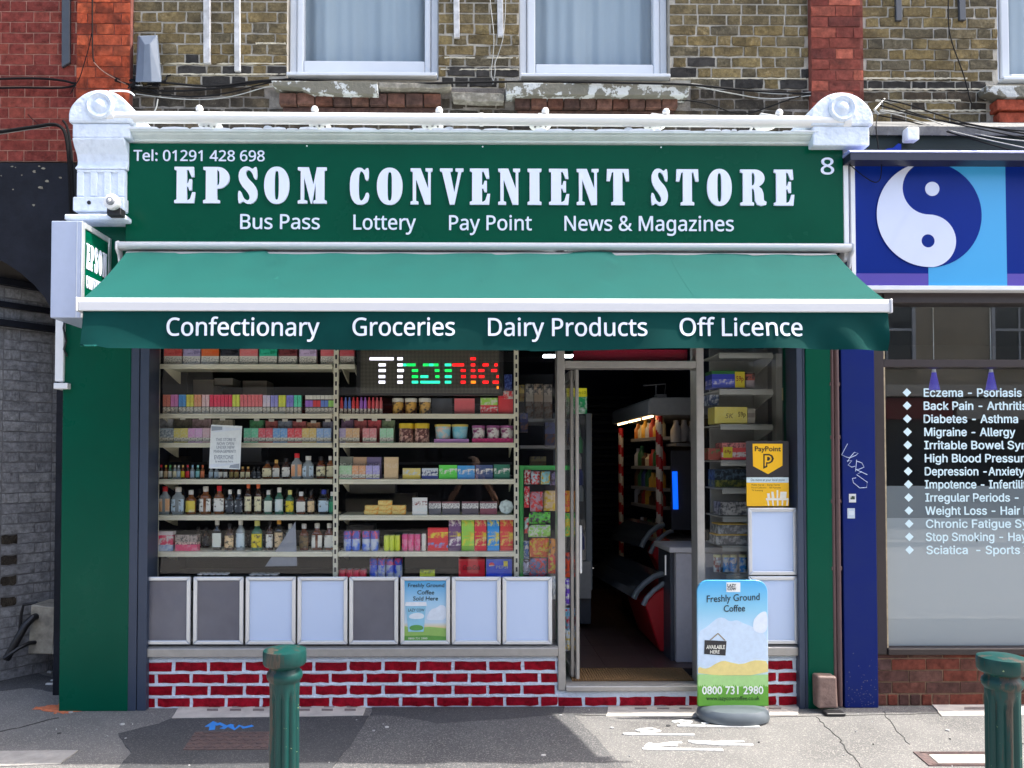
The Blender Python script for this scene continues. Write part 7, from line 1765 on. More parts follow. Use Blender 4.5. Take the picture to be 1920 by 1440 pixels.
# shelves with goods
yc = 2.2; gm = random.Random(9)
for i, y in enumerate((829, 885, 922, 953, 1008)):
    a, b = c3(1183, y - (6 if i else 0), 2.7), c3(1232, y - 4, 1.9)
    w = .42
    mb = MB().add([(a[0], a[1], a[2]), (b[0], b[1], a[2]), (b[0] + w, b[1], a[2]), (a[0] + w, a[1], a[2]), (a[0], a[1], a[2] + .03), (b[0], b[1], a[2] + .03), (b[0] + w, b[1], a[2] + .03), (a[0] + w, a[1], a[2] + .03)], [(0, 3, 2, 1), (4, 5, 6, 7), (0, 1, 5, 4), (1, 2, 6, 5), (2, 3, 7, 6), (3, 0, 4, 7)])
    mb.build('shelf', P((150, 148, 152)), ch)
    for k in range(7):
        u = (k + .5) / 7; x, yv = a[0] + (b[0] - a[0]) * u + .06, a[1] + (b[1] - a[1]) * u; hgt = gm.uniform(.11, .2)
        c, cn = gm.choice([((210, 160, 60), 'amber'), ((180, 60, 50), 'red'), ((200, 190, 160), 'cream'), ((90, 60, 40), 'brown'), ((60, 70, 120), 'blue'), ((200, 120, 50), 'orange'), ((50, 100, 60), 'green'), ((180, 180, 190), 'white')])
        o = MB().lathe([(.042, 0), (.042, hgt * .6), (.02, hgt * .8), (.02, hgt)], (0, 0, 0), 10).mesh('chilled_drink', P(c), smooth=True)
        d = link('chilled_drink', o, None, (x, yv, a[2] + .031)); tag(d, f'{cn} chilled bottle, {("first", "second", "third", "fourth", "fifth", "sixth", "last")[k]} from the far striped post on the {("top", "second", "third", "fourth", "bottom")[i]} chiller shelf', 'chilled drink', f'chilled drinks on the {("top", "second", "third", "fourth", "bottom")[i]} chiller shelf')
xb0, xb1 = c3(1190, 900, 3.0)[0], c3(1300, 900, 2.2)[0]
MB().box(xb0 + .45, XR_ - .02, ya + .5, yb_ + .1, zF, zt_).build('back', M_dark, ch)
# white jugs right of the near post
for k, (x, y) in enumerate(((1268, 829), (1283, 828), (1298, 830))):
    a = c3(x, y, 1.75); o = MB().lathe([(.05, 0), (.052, .10), (.022, .16), (.022, .19)], (0, 0, 0), 12).mesh('milk_bottle', P((170, 170, 176)), smooth=True)
    d = link('milk_bottle', o, None, a); tag(d, ('white milk bottle nearest the striped post', 'white milk bottle between two others on the chiller top shelf', 'white milk bottle nearest the door jamb')[k], 'milk bottle', 'milk bottles on the chiller')
t = MB().box(*[c3(1262, 831, 1.75)[0], c3(1312, 831, 1.75)[0]], 1.65, 2.0, c3(1262, 833, 1.75)[2] - .015, c3(1262, 831, 1.75)[2] - .002).build('shelf', P((150, 150, 154)), ch)
# striped posts
M_sw, M_sr = P((200, 190, 182)), P((170, 24, 34))
for pts, r, lb in (((1160, 803, 1169, 1072), .027, 'far'), ((1231, 780, 1242, 1010), .030, 'near')):
    yy = 3.0 if lb == 'far' else 1.62
    a, b = c3(pts[0], pts[1], yy), c3(pts[2], pts[3], yy); x, z1, z0 = (a[0] + b[0]) / 2, a[2], b[2]
    n, turns = 16, (z1 - z0) / .20; mb = MB(); rows = 60; o_ = 0
    vs, fs, ms = [], [], []
    for j in range(rows + 1):
        for i in range(n): vs.append((x + r * cos(2 * pi * i / n), yy + r * sin(2 * pi * i / n), z0 + (z1 - z0) * (j + (i / n) * 0) / rows))
    for j in range(rows):
        for i in range(n): fs.append((j * n + i, j * n + (i + 1) % n, (j + 1) * n + (i + 1) % n, (j + 1) * n + i)); ms.append(int(((j / rows) * turns * 1.0 + .75 * i / n) * 2) % 2)
    mb.v, mb.f, mb.m = vs, fs, ms; mb.build('striped_post', [M_sw, M_sr], ch)
# ---- two chest freezers with curved lids and red ends
def freezer(label, px_pts, glass_pts, y0, y1, name='chest_freezer'):
    t = thing(name, label, 'freezer', (*c3(1230, 1220, y0)[:2], zF))
    pts = [W(x, y, y0) for x, y in px_pts]
    MB().prism(pts, y0, y1).build('red_end', P((170, 20, 32)), t, bevel=.01)
    # grey rim following the curved top
    gp_ = [W(x, y, y0 - .01) for x, y in glass_pts]
    MB().tube([(x, y0 - .01, z) for x, z in gp_], .018, 8).build('rim', P((120, 128, 136)), t, smooth=True)
    gp2 = [(x - .07, z + .05) for x, z in gp_]
    vs = [(x, y0, z) for x, z in gp2] + [(x - .12, y1 + .5, z + .0) for x, z in gp2]; k = len(gp2)
    MB().add(vs, [(i, i + 1, i + 1 + k, i + k) for i in range(k - 1)]).build('curved_lid', mat('dark_lid', lin((40, 46, 54)), .15, spec=.7), t)
    MB().tube([(x, y0 - .005, z) for x, z in gp2], .022, 8).build('lid_rim', P((84, 92, 100)), t, smooth=True)
    return t
freezer('chest freezer with curved dark lid and red end panel, nearer the door', [(1209, 1133), (1238, 1222), (1262, 1222), (1262, 1096), (1246, 1101), (1226, 1113)], [(1206, 1135), (1212, 1122), (1226, 1107), (1244, 1094), (1262, 1088)], .75, 1.5)
freezer('second chest freezer with red end, further in behind the first', [(1222, 1036), (1240, 1075), (1258, 1075), (1258, 1012), (1246, 1012), (1230, 1022)], [(1219, 1038), (1224, 1026), (1236, 1010), (1250, 999), (1262, 995)], 1.25, 1.45)
t = thing('chest_freezer', 'far grey rimmed chest freezer at the end of the aisle', 'freezer', (*c3(1160, 1110, 2.6)[:2], zF))
MB().tube([c3(1158, 1098, 2.6), c3(1155, 1082, 2.6), c3(1158, 1066, 2.6), c3(1168, 1064, 2.6), c3(1200, 1090, 1.6), c3(1206, 1112, 1.5)], .03, 8).build('rim', P((100, 104, 106)), t, smooth=True)
MB().add([c3(1160, 1072, 2.6), c3(1200, 1098, 1.6), c3(1204, 1130, 1.55), c3(1160, 1098, 2.6)], [(0, 1, 2, 3)]).build('glass_front', mat('dark_lid', (0, 0, 0)), t)
MB().add([c3(1160, 1100, 2.6), c3(1204, 1132, 1.55), c3(1230, 1222, 1.5), c3(1170, 1150, 2.6)], [(0, 1, 2, 3)]).build('base_panel', P((60, 30, 34)), t)
# counter end
t = thing('shop_counter', 'pale grey counter end just inside the door on the right', 'counter', (W(1280, 1240, .5)[0], .5, zF))
x0, x1, z0, z1 = R(1268, 1026, 1303, 1238, .5)
MB().box(x0, XR_ - .02, .5, .9, zF, z1 - .04).build('end_panel', P((176, 174, 180)), t, bevel=.004)
x0t = W(1254, 1030, .5)[0]
MB().box(x0t, XR_ - .02, .48, .95, z1 - .037, z1).build('worktop', P((190, 188, 190)), t, bevel=.004)
MB().box(W(1257, 1100, .55)[0], x0 - .002, .55, .9, zF, z1 - .04).build('dark_side', P((60, 64, 74)), t)
MB().tube([c3(1248, 1041, .5), c3(1248, 1078, .5)], .007, 8).build('rail', M_alu_light, t)
# blue LED strip
t = thing('blue_light_strip', 'glowing blue LED strip inside the door', 'light strip', (*c3(1267, 955, .95),))
a, b = c3(1262, 884, .95), c3(1272, 955, .95)
MB().prism([W(x, y, .95) for x, y in [(1263, 955), (1272, 955), (1270, 884), (1261, 884)]], .95, .965).build('tube', mat('blue_emit', (.0, .05, .3), .5, emit=(.0, .10, 1.0), estr=.42), t)
MB().box(c3(1259, 950, .97)[0], c3(1306, 950, .97)[0], .97, 1.0, zF + .9, c3(1260, 845, .97)[2]).build('panel', M_dark, t)
# hanging bracket over the canopy
t = thing('display_bracket', 'small bracket with a box on top of the chiller canopy', 'bracket', (*c3(1240, 745, 1.7),))
MB().tube([c3(1230, 742, 1.7), c3(1230, 720, 1.7)], .006, 6).tube([c3(1246, 742, 1.7), c3(1248, 720, 1.7), c3(1206, 723, 1.7)], .006, 6).build('bracket_arm', P((110, 110, 116)), t)
MB().box(c3(1232, 742, 1.6)[0], c3(1250, 742, 1.6)[0], 1.6, 1.7, zt_ + .001, zt_ + .035).build('box', P((140, 140, 146)), t)

GOODS[0] = 1.8
# ---- shelves behind the right window
rs = thing('corner_shelving', 'white bracket shelving behind the window right of the door', 'shelving', (W(1400, 1100, .4)[0], .4, .2))
M_shw = mat('white_shelf', lin((176, 178, 172)), .5)
MB().box(W(1453, 800, .45)[0], W(1470, 800, .45)[0], .42, .50, .2, W(1453, 664, .45)[1]).build('upright', M_shw, rs)
MB().box(W(1330, 800, .7)[0], W(1452, 800, .7)[0], .68, .70, .2, W(1453, 655, .7)[1]).build('back_panel', P((128, 130, 128)), rs)
MB().box(W(1480, 800, .3)[0], XR_ - .005, .25, .75, .16, 2.7).build('end_panel', P((84, 88, 90)), rs)
for y, a in ((661, 1348), (729, 1349), (795, 1350), (863, 1351), (915, 1354), (968, 1355), (1023, 1355), (1076, 1362)):
    x0, z = W(a, y, .30); x1 = W(1449, y, .30)[0]
    MB().box(x0, x1, .30, .68, z - .012, z - .001).box(x0, x1, .295, .302, z - .040, z - .0125).build('shelf', M_shw, rs, bevel=.002)
    MB().side([(.31, z - .014), (.66, z - .014), (.66, z - .12), (.6, z - .11), (.34, z - .045)], x1 + .002, x1 + .012).build('bracket', M_shw, rs)
def rbx(px, Y, bands, lb, cat='carton', name='carton', depth=.15):
    x0, x1, z0, z1 = R(*px, Y); o = link(name, bandmesh(name, x1 - x0, depth, z1 - z0, bands), None, ((x0 + x1) / 2, Y, z0)); tag(o, lb, cat); return o
o = rbx((1335, 695, 1396, 727), .34, [(.2, P((30, 90, 40))), (.3, P((40, 50, 150))), (.3, prt((70, 80, 170), (190, 190, 206), 30)), (.2, P((60, 70, 150)))], 'blue and green multipack with a yellow 59p flash on the right window shelves', 'multipack', 'snack_multipack')
def price(o, px, s, Y, bgc=(214, 196, 50), tc=(120, 40, 20)):
    x0, x1, z0, z1 = R(*px, Y); w = MB().box(x0, x1, Y - .004, Y - .001, z0, z1).build('price_flash', P(bgc), None); w.parent = o; w.location = -o.location
    l = text('lettering', s, x0 + (x1 - x0) * .12, x1 - (x1 - x0) * .12, z0 + (z1 - z0) * .42, (z1 - z0) * .3, Y - .004, P(tc), None, kind='inter', depth=.0006, bold=.02); l.parent = o; l.location = -o.location
price(o, (1378, 697, 1396, 727), '59p', .34)
rbx((1398, 699, 1415, 727), .36, [(.1, P((60, 40, 40))), (.4, prt((150, 70, 60), (60, 40, 40), 30)), (.5, P((130, 120, 126)))], 'dark red topped carton beside the 59p multipack')
o = rbx((1340, 763, 1401, 794), .34, [(1, prt((196, 184, 90), (206, 196, 110), 20))], 'pale yellow RISK style printed carton marked 59p on the right window shelves')
o['label'] = 'pale yellow carton marked 59p in plain dark print on the right window shelves'
l = text('lettering', '59p', W(1384, 780, .34)[0], W(1398, 780, .34)[0], W(1390, 781, .34)[1], .032, .3395, P((90, 76, 30)), None, kind='inter', depth=.0006, bold=.02); l.parent = o; l.location = -o.location
l = text('lettering', '5K', W(1360, 780, .34)[0], W(1375, 780, .34)[0], W(1390, 784, .34)[1], .032, .3395, P((100, 90, 60)), None, kind='inter', depth=.0006, shear=.2); l.parent = o; l.location = -o.location
rbx((1402, 766, 1416, 794), .36, [(.3, P((140, 136, 128))), (.3, P((116, 110, 104))), (.4, P((140, 136, 128)))], 'stack of small beige packs beside the yellow 59p carton')
o = rbx((1354, 830, 1400, 862), .33, [(.3, prt((180, 110, 110), (90, 60, 60), 40)), (.25, P((190, 70, 70))), (.30, prt((200, 190, 186), (170, 60, 70), 40)), (.15, P((190, 60, 66)))], 'red and white multipack with a yellow 69p flash behind the PayPoint sticker', 'multipack', 'snack_multipack')
price(o, (1356, 838, 1373, 858), '69p', .33)
rbx((1328, 840, 1352, 862), .36, [(.5, prt((130, 50, 50), (60, 90, 50), 40)), (.5, P((120, 56, 44)))], 'red and olive packs left of the 69p multipack')
rbx((1340, 880, 1399, 913), .45, [(.6, prt((30, 40, 50), (70, 90, 110), 30)), (.4, prt((60, 70, 40), (120, 120, 50), 30))], 'dark blue and olive snack bags below the 69p multipack', 'snack bag', 'snack_bags')
rbx((1351, 941, 1402, 966), .33, [(.5, prt((130, 130, 130), (60, 60, 64), 40)), (.5, prt((150, 150, 148), (70, 70, 74), 30))], 'grey and black printed box on the right window shelves')
for y0, y1, lb in ((982, 1001, 'upper'), (1002, 1021, 'lower')):
    rbx((1347 if y0 < 990 else 1343, y0, 1402, y1), .33, [(.12, P((196, 160, 70))), (.88, prt((90, 90, 92), (150, 150, 150), 26))], f'charcoal box with a gold top edge, {lb} of two stacked')
for x, c, lb in ((1338, (120, 60, 50), 'brown tin with a cream lid left of the blue tins'), (1355, (40, 120, 180), 'blue tin with a cream lid beside the brown one'), (1368, (40, 120, 180), 'blue tin with a cream lid in the middle of the blue tins'), (1386, (30, 110, 170), 'blue tin with a cream lid nearest the poster frame')):
    q = W(x + 7, 1072, .36); z1 = W(x, 1040, .36)[1]; h = z1 - q[1]; t = thing('drink_tin', lb, 'tin', (q[0], .36, q[1]), 'tins behind the right window')
    MB().lathe([(.026, q[1]), (.026, q[1] + h * .86)], (q[0], .36, 0), 12).build('body', prt(c, (210, 216, 216), 24), t, smooth=True)
    MB().lathe([(.027, q[1] + h * .861), (.027, q[1] + h * .98), (.025, q[1] + h)], (q[0], .36, 0), 12).build('lid', P((206, 200, 150)), t, smooth=True)
rbx((1330, 740, 1348, 760), .5, [(1, prt((60, 76, 110), (170, 176, 186), 30))], 'crumpled blue wrapper on the left end of the right window shelves', 'wrapper', 'wrapper')
rbx((1469, 727, 1480, 750), .30, [(1, P((170, 160, 130)))], 'small beige switch box beside the shelving upright', 'switch box', 'switch_box', .03)

GOODS[0] = 1.0
# ================================================================ coffee board on the pavement
YC = -.25
cb = thing('coffee_board', 'sky blue Freshly Ground Coffee pavement board with AVAILABLE HERE and a phone number', 'pavement board', (*[W(1374, 1330, YC)[0], YC, 0],))
bx0_, bx1_, bz0_, bz1_ = R(1308, 1088, 1440, 1324, YC)
rc = .07
pts = [(bx0_, bz0_), (bx1_, bz0_)] + [(bx1_ - rc + rc * cos(a), bz1_ - rc + rc * sin(a)) for a in [pi / 2 * i / 7 for i in range(8)]] + [(bx0_ + rc + rc * cos(a), bz1_ - rc + rc * sin(a)) for a in [pi / 2 + pi / 2 * i / 7 for i in range(8)]]
M_cb = grad('board_sky_print', [(0, (86, 166, 52)), (.10, (110, 178, 66)), (.16, (150, 206, 120)), (.24, (170, 216, 150)), (.26, (206, 226, 240)), (.55, (196, 224, 246)), (.78, (140, 206, 236)), (1, (72, 176, 234))])
MB().prism(pts, YC, YC + .02).build('panel', M_cb, cb, bevel=.002)
bwid, bhei = bx1_ - bx0_, bz1_ - bz0_
def q_(px, py): return W(px, py, YC)
def pp(l, y0, y1, nm, m, ch=0):
    p = [q_(*a) for a in l]
    p = [(max(bx0_ + .002, min(bx1_ - .002, a)), b) for a, b in p]
    if ch: p = chaikin(p, ch); p = [(max(bx0_ + .002, min(bx1_ - .002, a)), b) for a, b in p]
    return MB().prism(p, y0, y1).build(nm, m, cb)
M_cloud, M_hill, M_field, M_grass_p = P((228, 238, 250)), P((232, 214, 140)), P((168, 214, 140)), P((104, 170, 60))
pp([(1308, 1260), (1308, 1185), (1322, 1178), (1334, 1168), (1346, 1158), (1358, 1158), (1368, 1166), (1382, 1162), (1392, 1168), (1404, 1172), (1416, 1178), (1440, 1190), (1440, 1258)], YC - .0006, YC + .001, 'print_cloud', P((206, 226, 246)), 2)
pp([(1412, 1185), (1412, 1164), (1418, 1156), (1424, 1150), (1432, 1146), (1444, 1148), (1444, 1188)], YC - .0012, YC - .0007, 'print_cloud', M_cloud, 2)
pp([(1308, 1266), (1308, 1249), (1320, 1254), (1330, 1252), (1342, 1244), (1356, 1238), (1370, 1242), (1390, 1246), (1412, 1238), (1426, 1238), (1442, 1240), (1442, 1266)], YC - .0018, YC - .0013, 'print_hill', M_hill, 1)
pp([(1307, 1292), (1307, 1264), (1350, 1266), (1390, 1268), (1442, 1265), (1442, 1292)], YC - .0024, YC - .0019, 'print_field', M_field)
gr = [(1307, 1323)] + [(1307 + i * 2.05, 1288 + (random.uniform(-6, 0) if i % 2 else 0)) for i in range(66)] + [(1441, 1323)]
pp(gr, YC - .0030, YC - .0025, 'print_grass', M_grass_p)
pp([(1362, 1092), (1388, 1092), (1388, 1110), (1362, 1110)], YC - .0010, YC + .001, 'print_badge', P((240, 242, 240)))
def bl(s, a, b, base, cap, m, Y=YC - .0012, bold=.015, shear=0.0, rot=0.0):
    o = text('lettering', s, q_(a, base)[0], q_(b, base)[0], q_((a + b) / 2, base)[1], cap / 303.8, Y, m, cb, kind='inter', depth=.0008, bold=bold, shear=shear)
    if rot:
        c = Vector(((q_(a, base)[0] + q_(b, base)[0]) / 2, 0, q_(a, base)[1])); Rm = Matrix.Translation(c) @ Matrix.Rotation(-rot, 4, 'Y') @ Matrix.Translation(-c); o.data.transform(Rm)
    return o
M_bd = P((44, 46, 48))
bl('LAZY', 1364, 1380, 1100.5, 5.5, M_bd, YC - .0012, .03); bl('COW', 1364, 1380, 1106.5, 5, M_bd, YC - .0012, .03)
bl('Freshly Ground', 1325, 1425, 1127, 12.5, M_ink, YC - .0008, .012, .06, radians(2.5)); bl('Coffee', 1357, 1397, 1146.5, 12, M_ink, YC - .0014, .012, .06, radians(1.5))
b_ = [(1321, 1200), (1362, 1202), (1360, 1229), (1320, 1226)]
pp(b_, YC - .0030, YC - .0024, 'print_blackboard', P((48, 48, 52)))
bl('AVAILABLE', 1324, 1359, 1216.5, 7, WHT, YC - .0032, .03, .1); bl('HERE', 1331, 1349, 1225, 6, WHT, YC - .0032, .03, .1)
pp([(1330, 1200), (1345, 1187), (1347, 1187), (1361, 1201), (1358, 1201), (1346, 1189), (1333, 1200)], YC - .0024, YC - .0018, 'print_string', P((150, 140, 120)))
bl('0800 731 2980', 1316, 1431, 1301, 14, P((236, 240, 236)), YC - .0032, .03); bl('www.lazycowcoffee.co.uk', 1324, 1424, 1312.5, 7.5, P((40, 70, 40)), YC - .0032, .01)
# moulded grey base
n = 40; cxb = (bx0_ + bx1_) / 2; vs, fs = [], []
prof = [(.90, 0.0), (1.0, .010), (1.02, .025), (.99, .055), (.90, .076), (.60, .086), (.20, .088)]
for r_, z in prof:
    for i in range(n):
        a = 2 * pi * i / n; ca_, sa_ = cos(a), sin(a); e = 2.6
        vs.append((cxb + (bwid / 2 - .002) * r_ * math.copysign(abs(ca_) ** (2 / e), ca_), YC + .01 + .15 * r_ * math.copysign(abs(sa_) ** (2 / 2.1), sa_), z))
for j in range(len(prof) - 1):
    for i in range(n): fs.append((j * n + i, j * n + (i + 1) % n, (j + 1) * n + (i + 1) % n, (j + 1) * n + i))
fs.append(tuple(range(n))[::-1]); fs.append(tuple((len(prof) - 1) * n + i for i in range(n)))
MB().add(vs, fs).build('base', mat('grey_plastic', lin((92, 100, 106)), .38, var=.06), cb, smooth=True)

# ================================================================ bollards
m = bpy.data.materials.new('bollard_paint'); m.use_nodes = True; nt = m.node_tree; bb = nt.nodes['Principled BSDF']; L = nt.links.new
tc = N(nt, 'ShaderNodeTexCoord')
mp = N(nt, 'ShaderNodeMapping'); mp.inputs['Scale'].default_value = (1, 1, .16); L(tc.outputs['Object'], mp.inputs['Vector'])
n1 = N(nt, 'ShaderNodeTexNoise', i_Scale=14.0, i_Detail=5.0, i_Roughness=.7); L(mp.outputs[0], n1.inputs['Vector'])
n2 = N(nt, 'ShaderNodeTexNoise', i_Scale=34.0, i_Detail=4.0, i_Roughness=.6); L(tc.outputs['Object'], n2.inputs['Vector'])
r1 = N(nt, 'ShaderNodeValToRGB'); e = r1.color_ramp.elements; e[0].position = .0; e[0].color = (*lin((4, 52, 50)), 1); e[1].position = .53; e[1].color = (*lin((8, 60, 57)), 1)
for p_, c in ((.56, (40, 56, 52)), (.60, (74, 68, 60)), (.68, (50, 44, 40))): x = e.new(p_); x.color = (*lin(c), 1)
L(n1.outputs['Fac'], r1.inputs['Fac'])
g = N(nt, 'ShaderNodeMapRange'); g.inputs['From Min'].default_value = .70; g.inputs['From Max'].default_value = .72; L(n2.outputs['Fac'], g.inputs['Value'])
mx = N(nt, 'ShaderNodeMix', data_type='RGBA'); L(g.outputs[0], mx.inputs['Factor']); L(r1.outputs['Color'], mx.inputs['A']); mx.inputs['B'].default_value = (*lin((136, 152, 110)), 1)
L(mx.outputs['Result'], bb.inputs['Base Color']); bb.inputs['Roughness'].default_value = .42; bb.inputs['Specular IOR Level'].default_value = .3
bp = N(nt, 'ShaderNodeBump', i_Strength=.6, i_Distance=.003); L(n1.outputs['Fac'], bp.inputs['Height']); L(bp.outputs[0], bb.inputs['Normal'])
M_boll = m
def bollard(label, X, Y, H, k=1.0, rot=0.0):
    t = thing('bollard', label, 'bollard', (X, Y, 0)); t.rotation_euler = (0, 0, rot)
    def ch(mb, nm, smooth=True):
        o = mb.build(nm, M_boll, None, smooth=smooth); o.parent = t; return o
    rs = .0535 * k; seg = 80; vs, fs = [], []
    zz = [0.02, H - .205, H - .155, H - .118]
    for j, (z, dep) in enumerate(((.02, .010), (H - .175, .010), (H - .150, .004), (H - .135, 0), (H - .112, 0))):
        for i in range(seg):
            a = 2 * pi * i / seg; f = (0.5 - .5 * cos(10 * a)); f = f ** .6
            r_ = rs * (1.06 if j == 0 else 1) - dep * k * (1 - f); vs.append((r_ * cos(a), r_ * sin(a), z))
    for j in range(4):
        for i in range(seg): fs.append((j * seg + i, j * seg + (i + 1) % seg, (j + 1) * seg + (i + 1) % seg, (j + 1) * seg + i))
    ch(MB().add(vs, fs), 'shaft')
    ch(MB().lathe([(rs * 1.02, H - .118), (rs * 1.14, H - .108), (rs * 1.20, H - .096), (rs * 1.14, H - .084), (rs * 1.02, H - .078), (rs * .98, H - .070), (rs * 1.10, H - .062)], (0, 0, 0), 40), 'neck_ring')
    ch(MB().lathe([(rs * 1.12, H - .064), (rs * 1.34, H - .058), (rs * 1.43, H - .050), (rs * 1.44, H - .014), (rs * 1.40, H - .006), (rs * 1.1, H - .001), (rs * .4, H + .004), (.002, H + .005)], (0, 0, 0), 48), 'cap')
    ch(MB().lathe([(rs * 1.5, 0), (rs * 1.5, .02), (rs * 1.25, .05), (rs * 1.05, .06)], (0, 0, 0), 40), 'foot')
    return t
zB = lambda py, Y: W(900, py, Y)[1]
bollard('chipped teal green fluted bollard in front of the white poster frames', W(533.5, 1300, -2.2)[0], -2.2, zB(1214, -2.2), 1.0, .3)
bollard('chipped teal green fluted bollard in front of the blue shop window', W(1879.5, 1300, -2.22)[0], -2.22, zB(1231, -2.22), 1.04, 1.1)

# ================================================================ wall clutter: trunking, boxes, cables
def strip(px0, px1, y, m, label, top=-90, Yd=.028, skew=0):
    a, b = W(px0, y, YU - Yd)[0], W(px1, y, YU - Yd)[0]; z0 = W(px0, y, YU - Yd)[1]; z1 = 5.3; s = skew
    t = MB().prism([(a, z0), (b, z0 + s), (b - .01, z1), (a - .01, z1)], YU - Yd, YU - .004).build('cable_trunking', m, None, bevel=.003); return tag(t, label, 'cable trunking')
M_trunk = mat('dirty_white_trunking', lin((196, 198, 200)), .5, col2=lin((150, 150, 150)), scale=14)
M_trunk_d = mat('grey_trunking', lin((62, 66, 72)), .45, var=.1)
strip(381, 394, 118, M_trunk, 'white trunking strip left of the left window, nearer the grey cowl')
strip(439, 450, 133, M_trunk, 'white trunking strip left of the left window, nearer the window')
strip(851, 862, 70, M_trunk, 'white trunking strip between the two windows, left one')
strip(933, 944, 68, M_trunk, 'white trunking strip between the two windows, beside the thin wires')
strip(115, 130, 126, M_trunk_d, 'dark grey trunking with a slanted end on the red brick wall', skew=.035)
strip(1681, 1692, 38, M_trunk_d, 'short grey trunking end nearer the red brick pier on the right')
strip(1800, 1812, 37, M_trunk_d, 'short grey trunking end nearer the window over the blue sign')
t = thing('wall_cowl', 'grey tapered plastic housing fixed beside the orange brick pier', 'housing', (*[W(278, 155, .2)[0], .2, W(278, 155, .2)[1]],))
Yw = YU - .10
A = [W(x, y, Yw) for x, y in [(254, 154), (302, 154), (294, 67), (262, 68)]]; Bk = [W(x, y, YU - .002) for x, y in [(254, 154), (304, 154), (296, 66), (258, 67)]]
Fm = [W(x, y, Yw - .03) for x, y in [(268, 153), (284, 153), (281, 82), (271, 84)]]
vs = [(x, Yw, z) for x, z in A] + [(x, YU - .002, z) for x, z in Bk] + [(x, Yw - .03, z) for x, z in Fm]
fs = [(4, 5, 1, 0), (5, 6, 2, 1), (6, 7, 3, 2), (7, 4, 0, 3), (0, 1, 9, 8), (1, 2, 10, 9), (2, 3, 11, 10), (3, 0, 8, 11), (8, 9, 10, 11)]
MB().add(vs, fs).build('housing', mat('grey_housing', lin((96, 106, 120)), .5, var=.06), t, bevel=.003)
M_cab = mat('cable_black', (.010, .010, .011), .85, spec=.12); M_cabg = mat('cable_grey', lin((150, 152, 150)), .6, var=.2); M_cabb = mat('cable_brown', lin((120, 84, 70)), .6)
def smoothpts(p, it=2):
    for _ in range(it):
        q = [p[0]]
        for i in range(len(p) - 1): q += [p[i].lerp(p[i + 1], .25), p[i].lerp(p[i + 1], .75)]
        p = q + [p[-1]]
    return p
def cable(label, pts, r, m=None, Y=YU - .035, cat='cable'):
    P3 = []
    for a in pts:
        y = a[2] if len(a) > 2 else Y; x, z = W(a[0], a[1], y); P3.append(Vector((x, y, z)))
    o = MB().tube([tuple(v) for v in smoothpts(P3)], r, 6).build('cable', m or M_cab, None, smooth=True); return tag(o, label, cat)
cable('thick black cable sagging along the wall under both windows', [(-30, 149), (60, 146), (118, 150), (145, 159), (180, 147), (215, 147), (300, 154), (400, 164), (480, 151), (560, 149), (700, 160), (840, 155, .18), (960, 153), (1100, 154, .17), (1200, 156, .17), (1295, 158, .17), (1400, 170), (1520, 177), (1600, 175)], .0075)
cable('second black cable crossing the red brick wall at the foot of the trunking', [(-30, 166), (50, 164), (100, 166), (135, 163), (150, 155), (185, 148), (225, 152), (260, 168), (330, 172), (420, 165), (500, 152), (545, 148)], .0065)
cable('black cable sagging below the grey housing', [(230, 158), (262, 172), (320, 180), (380, 182), (440, 172), (490, 158), (530, 150)], .005)
cable('thin grey wire sagging lowest below the grey housing', [(255, 176), (330, 186), (400, 187), (450, 178), (500, 162), (560, 157), (640, 166), (720, 170), (780, 166)], .0032, M_cabg)
cable('thin black cable running down the orange brick pier', [(173, -30), (173, 70), (174, 100), (175, 116), (190, 132), (210, 143), (224, 149)], .0045, Y=YU - .075)
cable('looping thin cable on the orange pier beside the straight one', [(172, 62), (166, 92), (158, 118), (150, 146), (141, 160), (132, 176)], .003, Y=YU - .075)
cable('thin brown wire slanting down the orange pier', [(176, 117), (192, 134), (220, 150), (236, 158)], .0036, M_cabb, Y=YU - .08)
cable('black cable bundle sweeping across the red wall into the black drop', [(-30, 252), (30, 243), (72, 237), (100, 232), (116, 238), (124, 252), (129, 290), (131, 340), (133, 400), (134, 420)], .012, Y=.22)
cable('grey cable beside the black bundle low on the red wall', [(-30, 256), (30, 247), (80, 239), (108, 234), (120, 244), (126, 262)], .003, M_cabg, Y=.225)
cable('slim black cable hugging the corbel down to the hanging sign', [(118, 226), (126, 236), (131, 262), (135, 300), (137, 350), (138, 400)], .008, Y=.10)
cable('short broken twig of cable on the red wall', [(52, 214), (60, 223), (70, 231)], .003, Y=.27)
cable('white wire poking out from the top of the left corbel', [(205, 171), (230, 170), (244, 172), (252, 179)], .006, M_white, Y=.12)
cable('white wire looping from the wall to the left tube end', [(296, 186), (293, 205), (280, 220), (268, 232), (252, 243), (240, 246)], .004, M_cabg, Y=-.05)
cable('black cable dropping from under the middle window across the sooty bricks', [(1140, 158), (1180, 175), (1215, 185), (1265, 187), (1310, 190), (1345, 200), (1372, 212), (1400, 214), (1430, 205), (1480, 186), (1520, 176)], .0042)
cable('pale wire from the middle window sill to the red brick pier', [(1305, 162), (1370, 175), (1440, 187), (1500, 181), (1560, 175), (1590, 170)], .0036, M_cabg)
cable('second pale wire above it running to the red brick pier', [(1296, 157), (1380, 167), (1460, 178), (1530, 172), (1560, 166), (1590, 164), (1600, 174)], .0034, M_cabg)
cable('thin wire running down between the windows, left of two', [(916, -30), (921, 20), (927, 70), (924, 110), (920, 138), (926, 156)], .003, M_cabg)
cable('thin wire running down between the windows, right of two', [(949, -30), (947, 40), (943, 75), (935, 100), (927, 120), (929, 135), (924, 158)], .003, M_cabg)
cable('thin black wire wandering down the right stock brick wall', [(1778, -30), (1778, 30), (1779, 55), (1786, 85), (1799, 118), (1810, 150), (1817, 180), (1822, 196)], .0038)
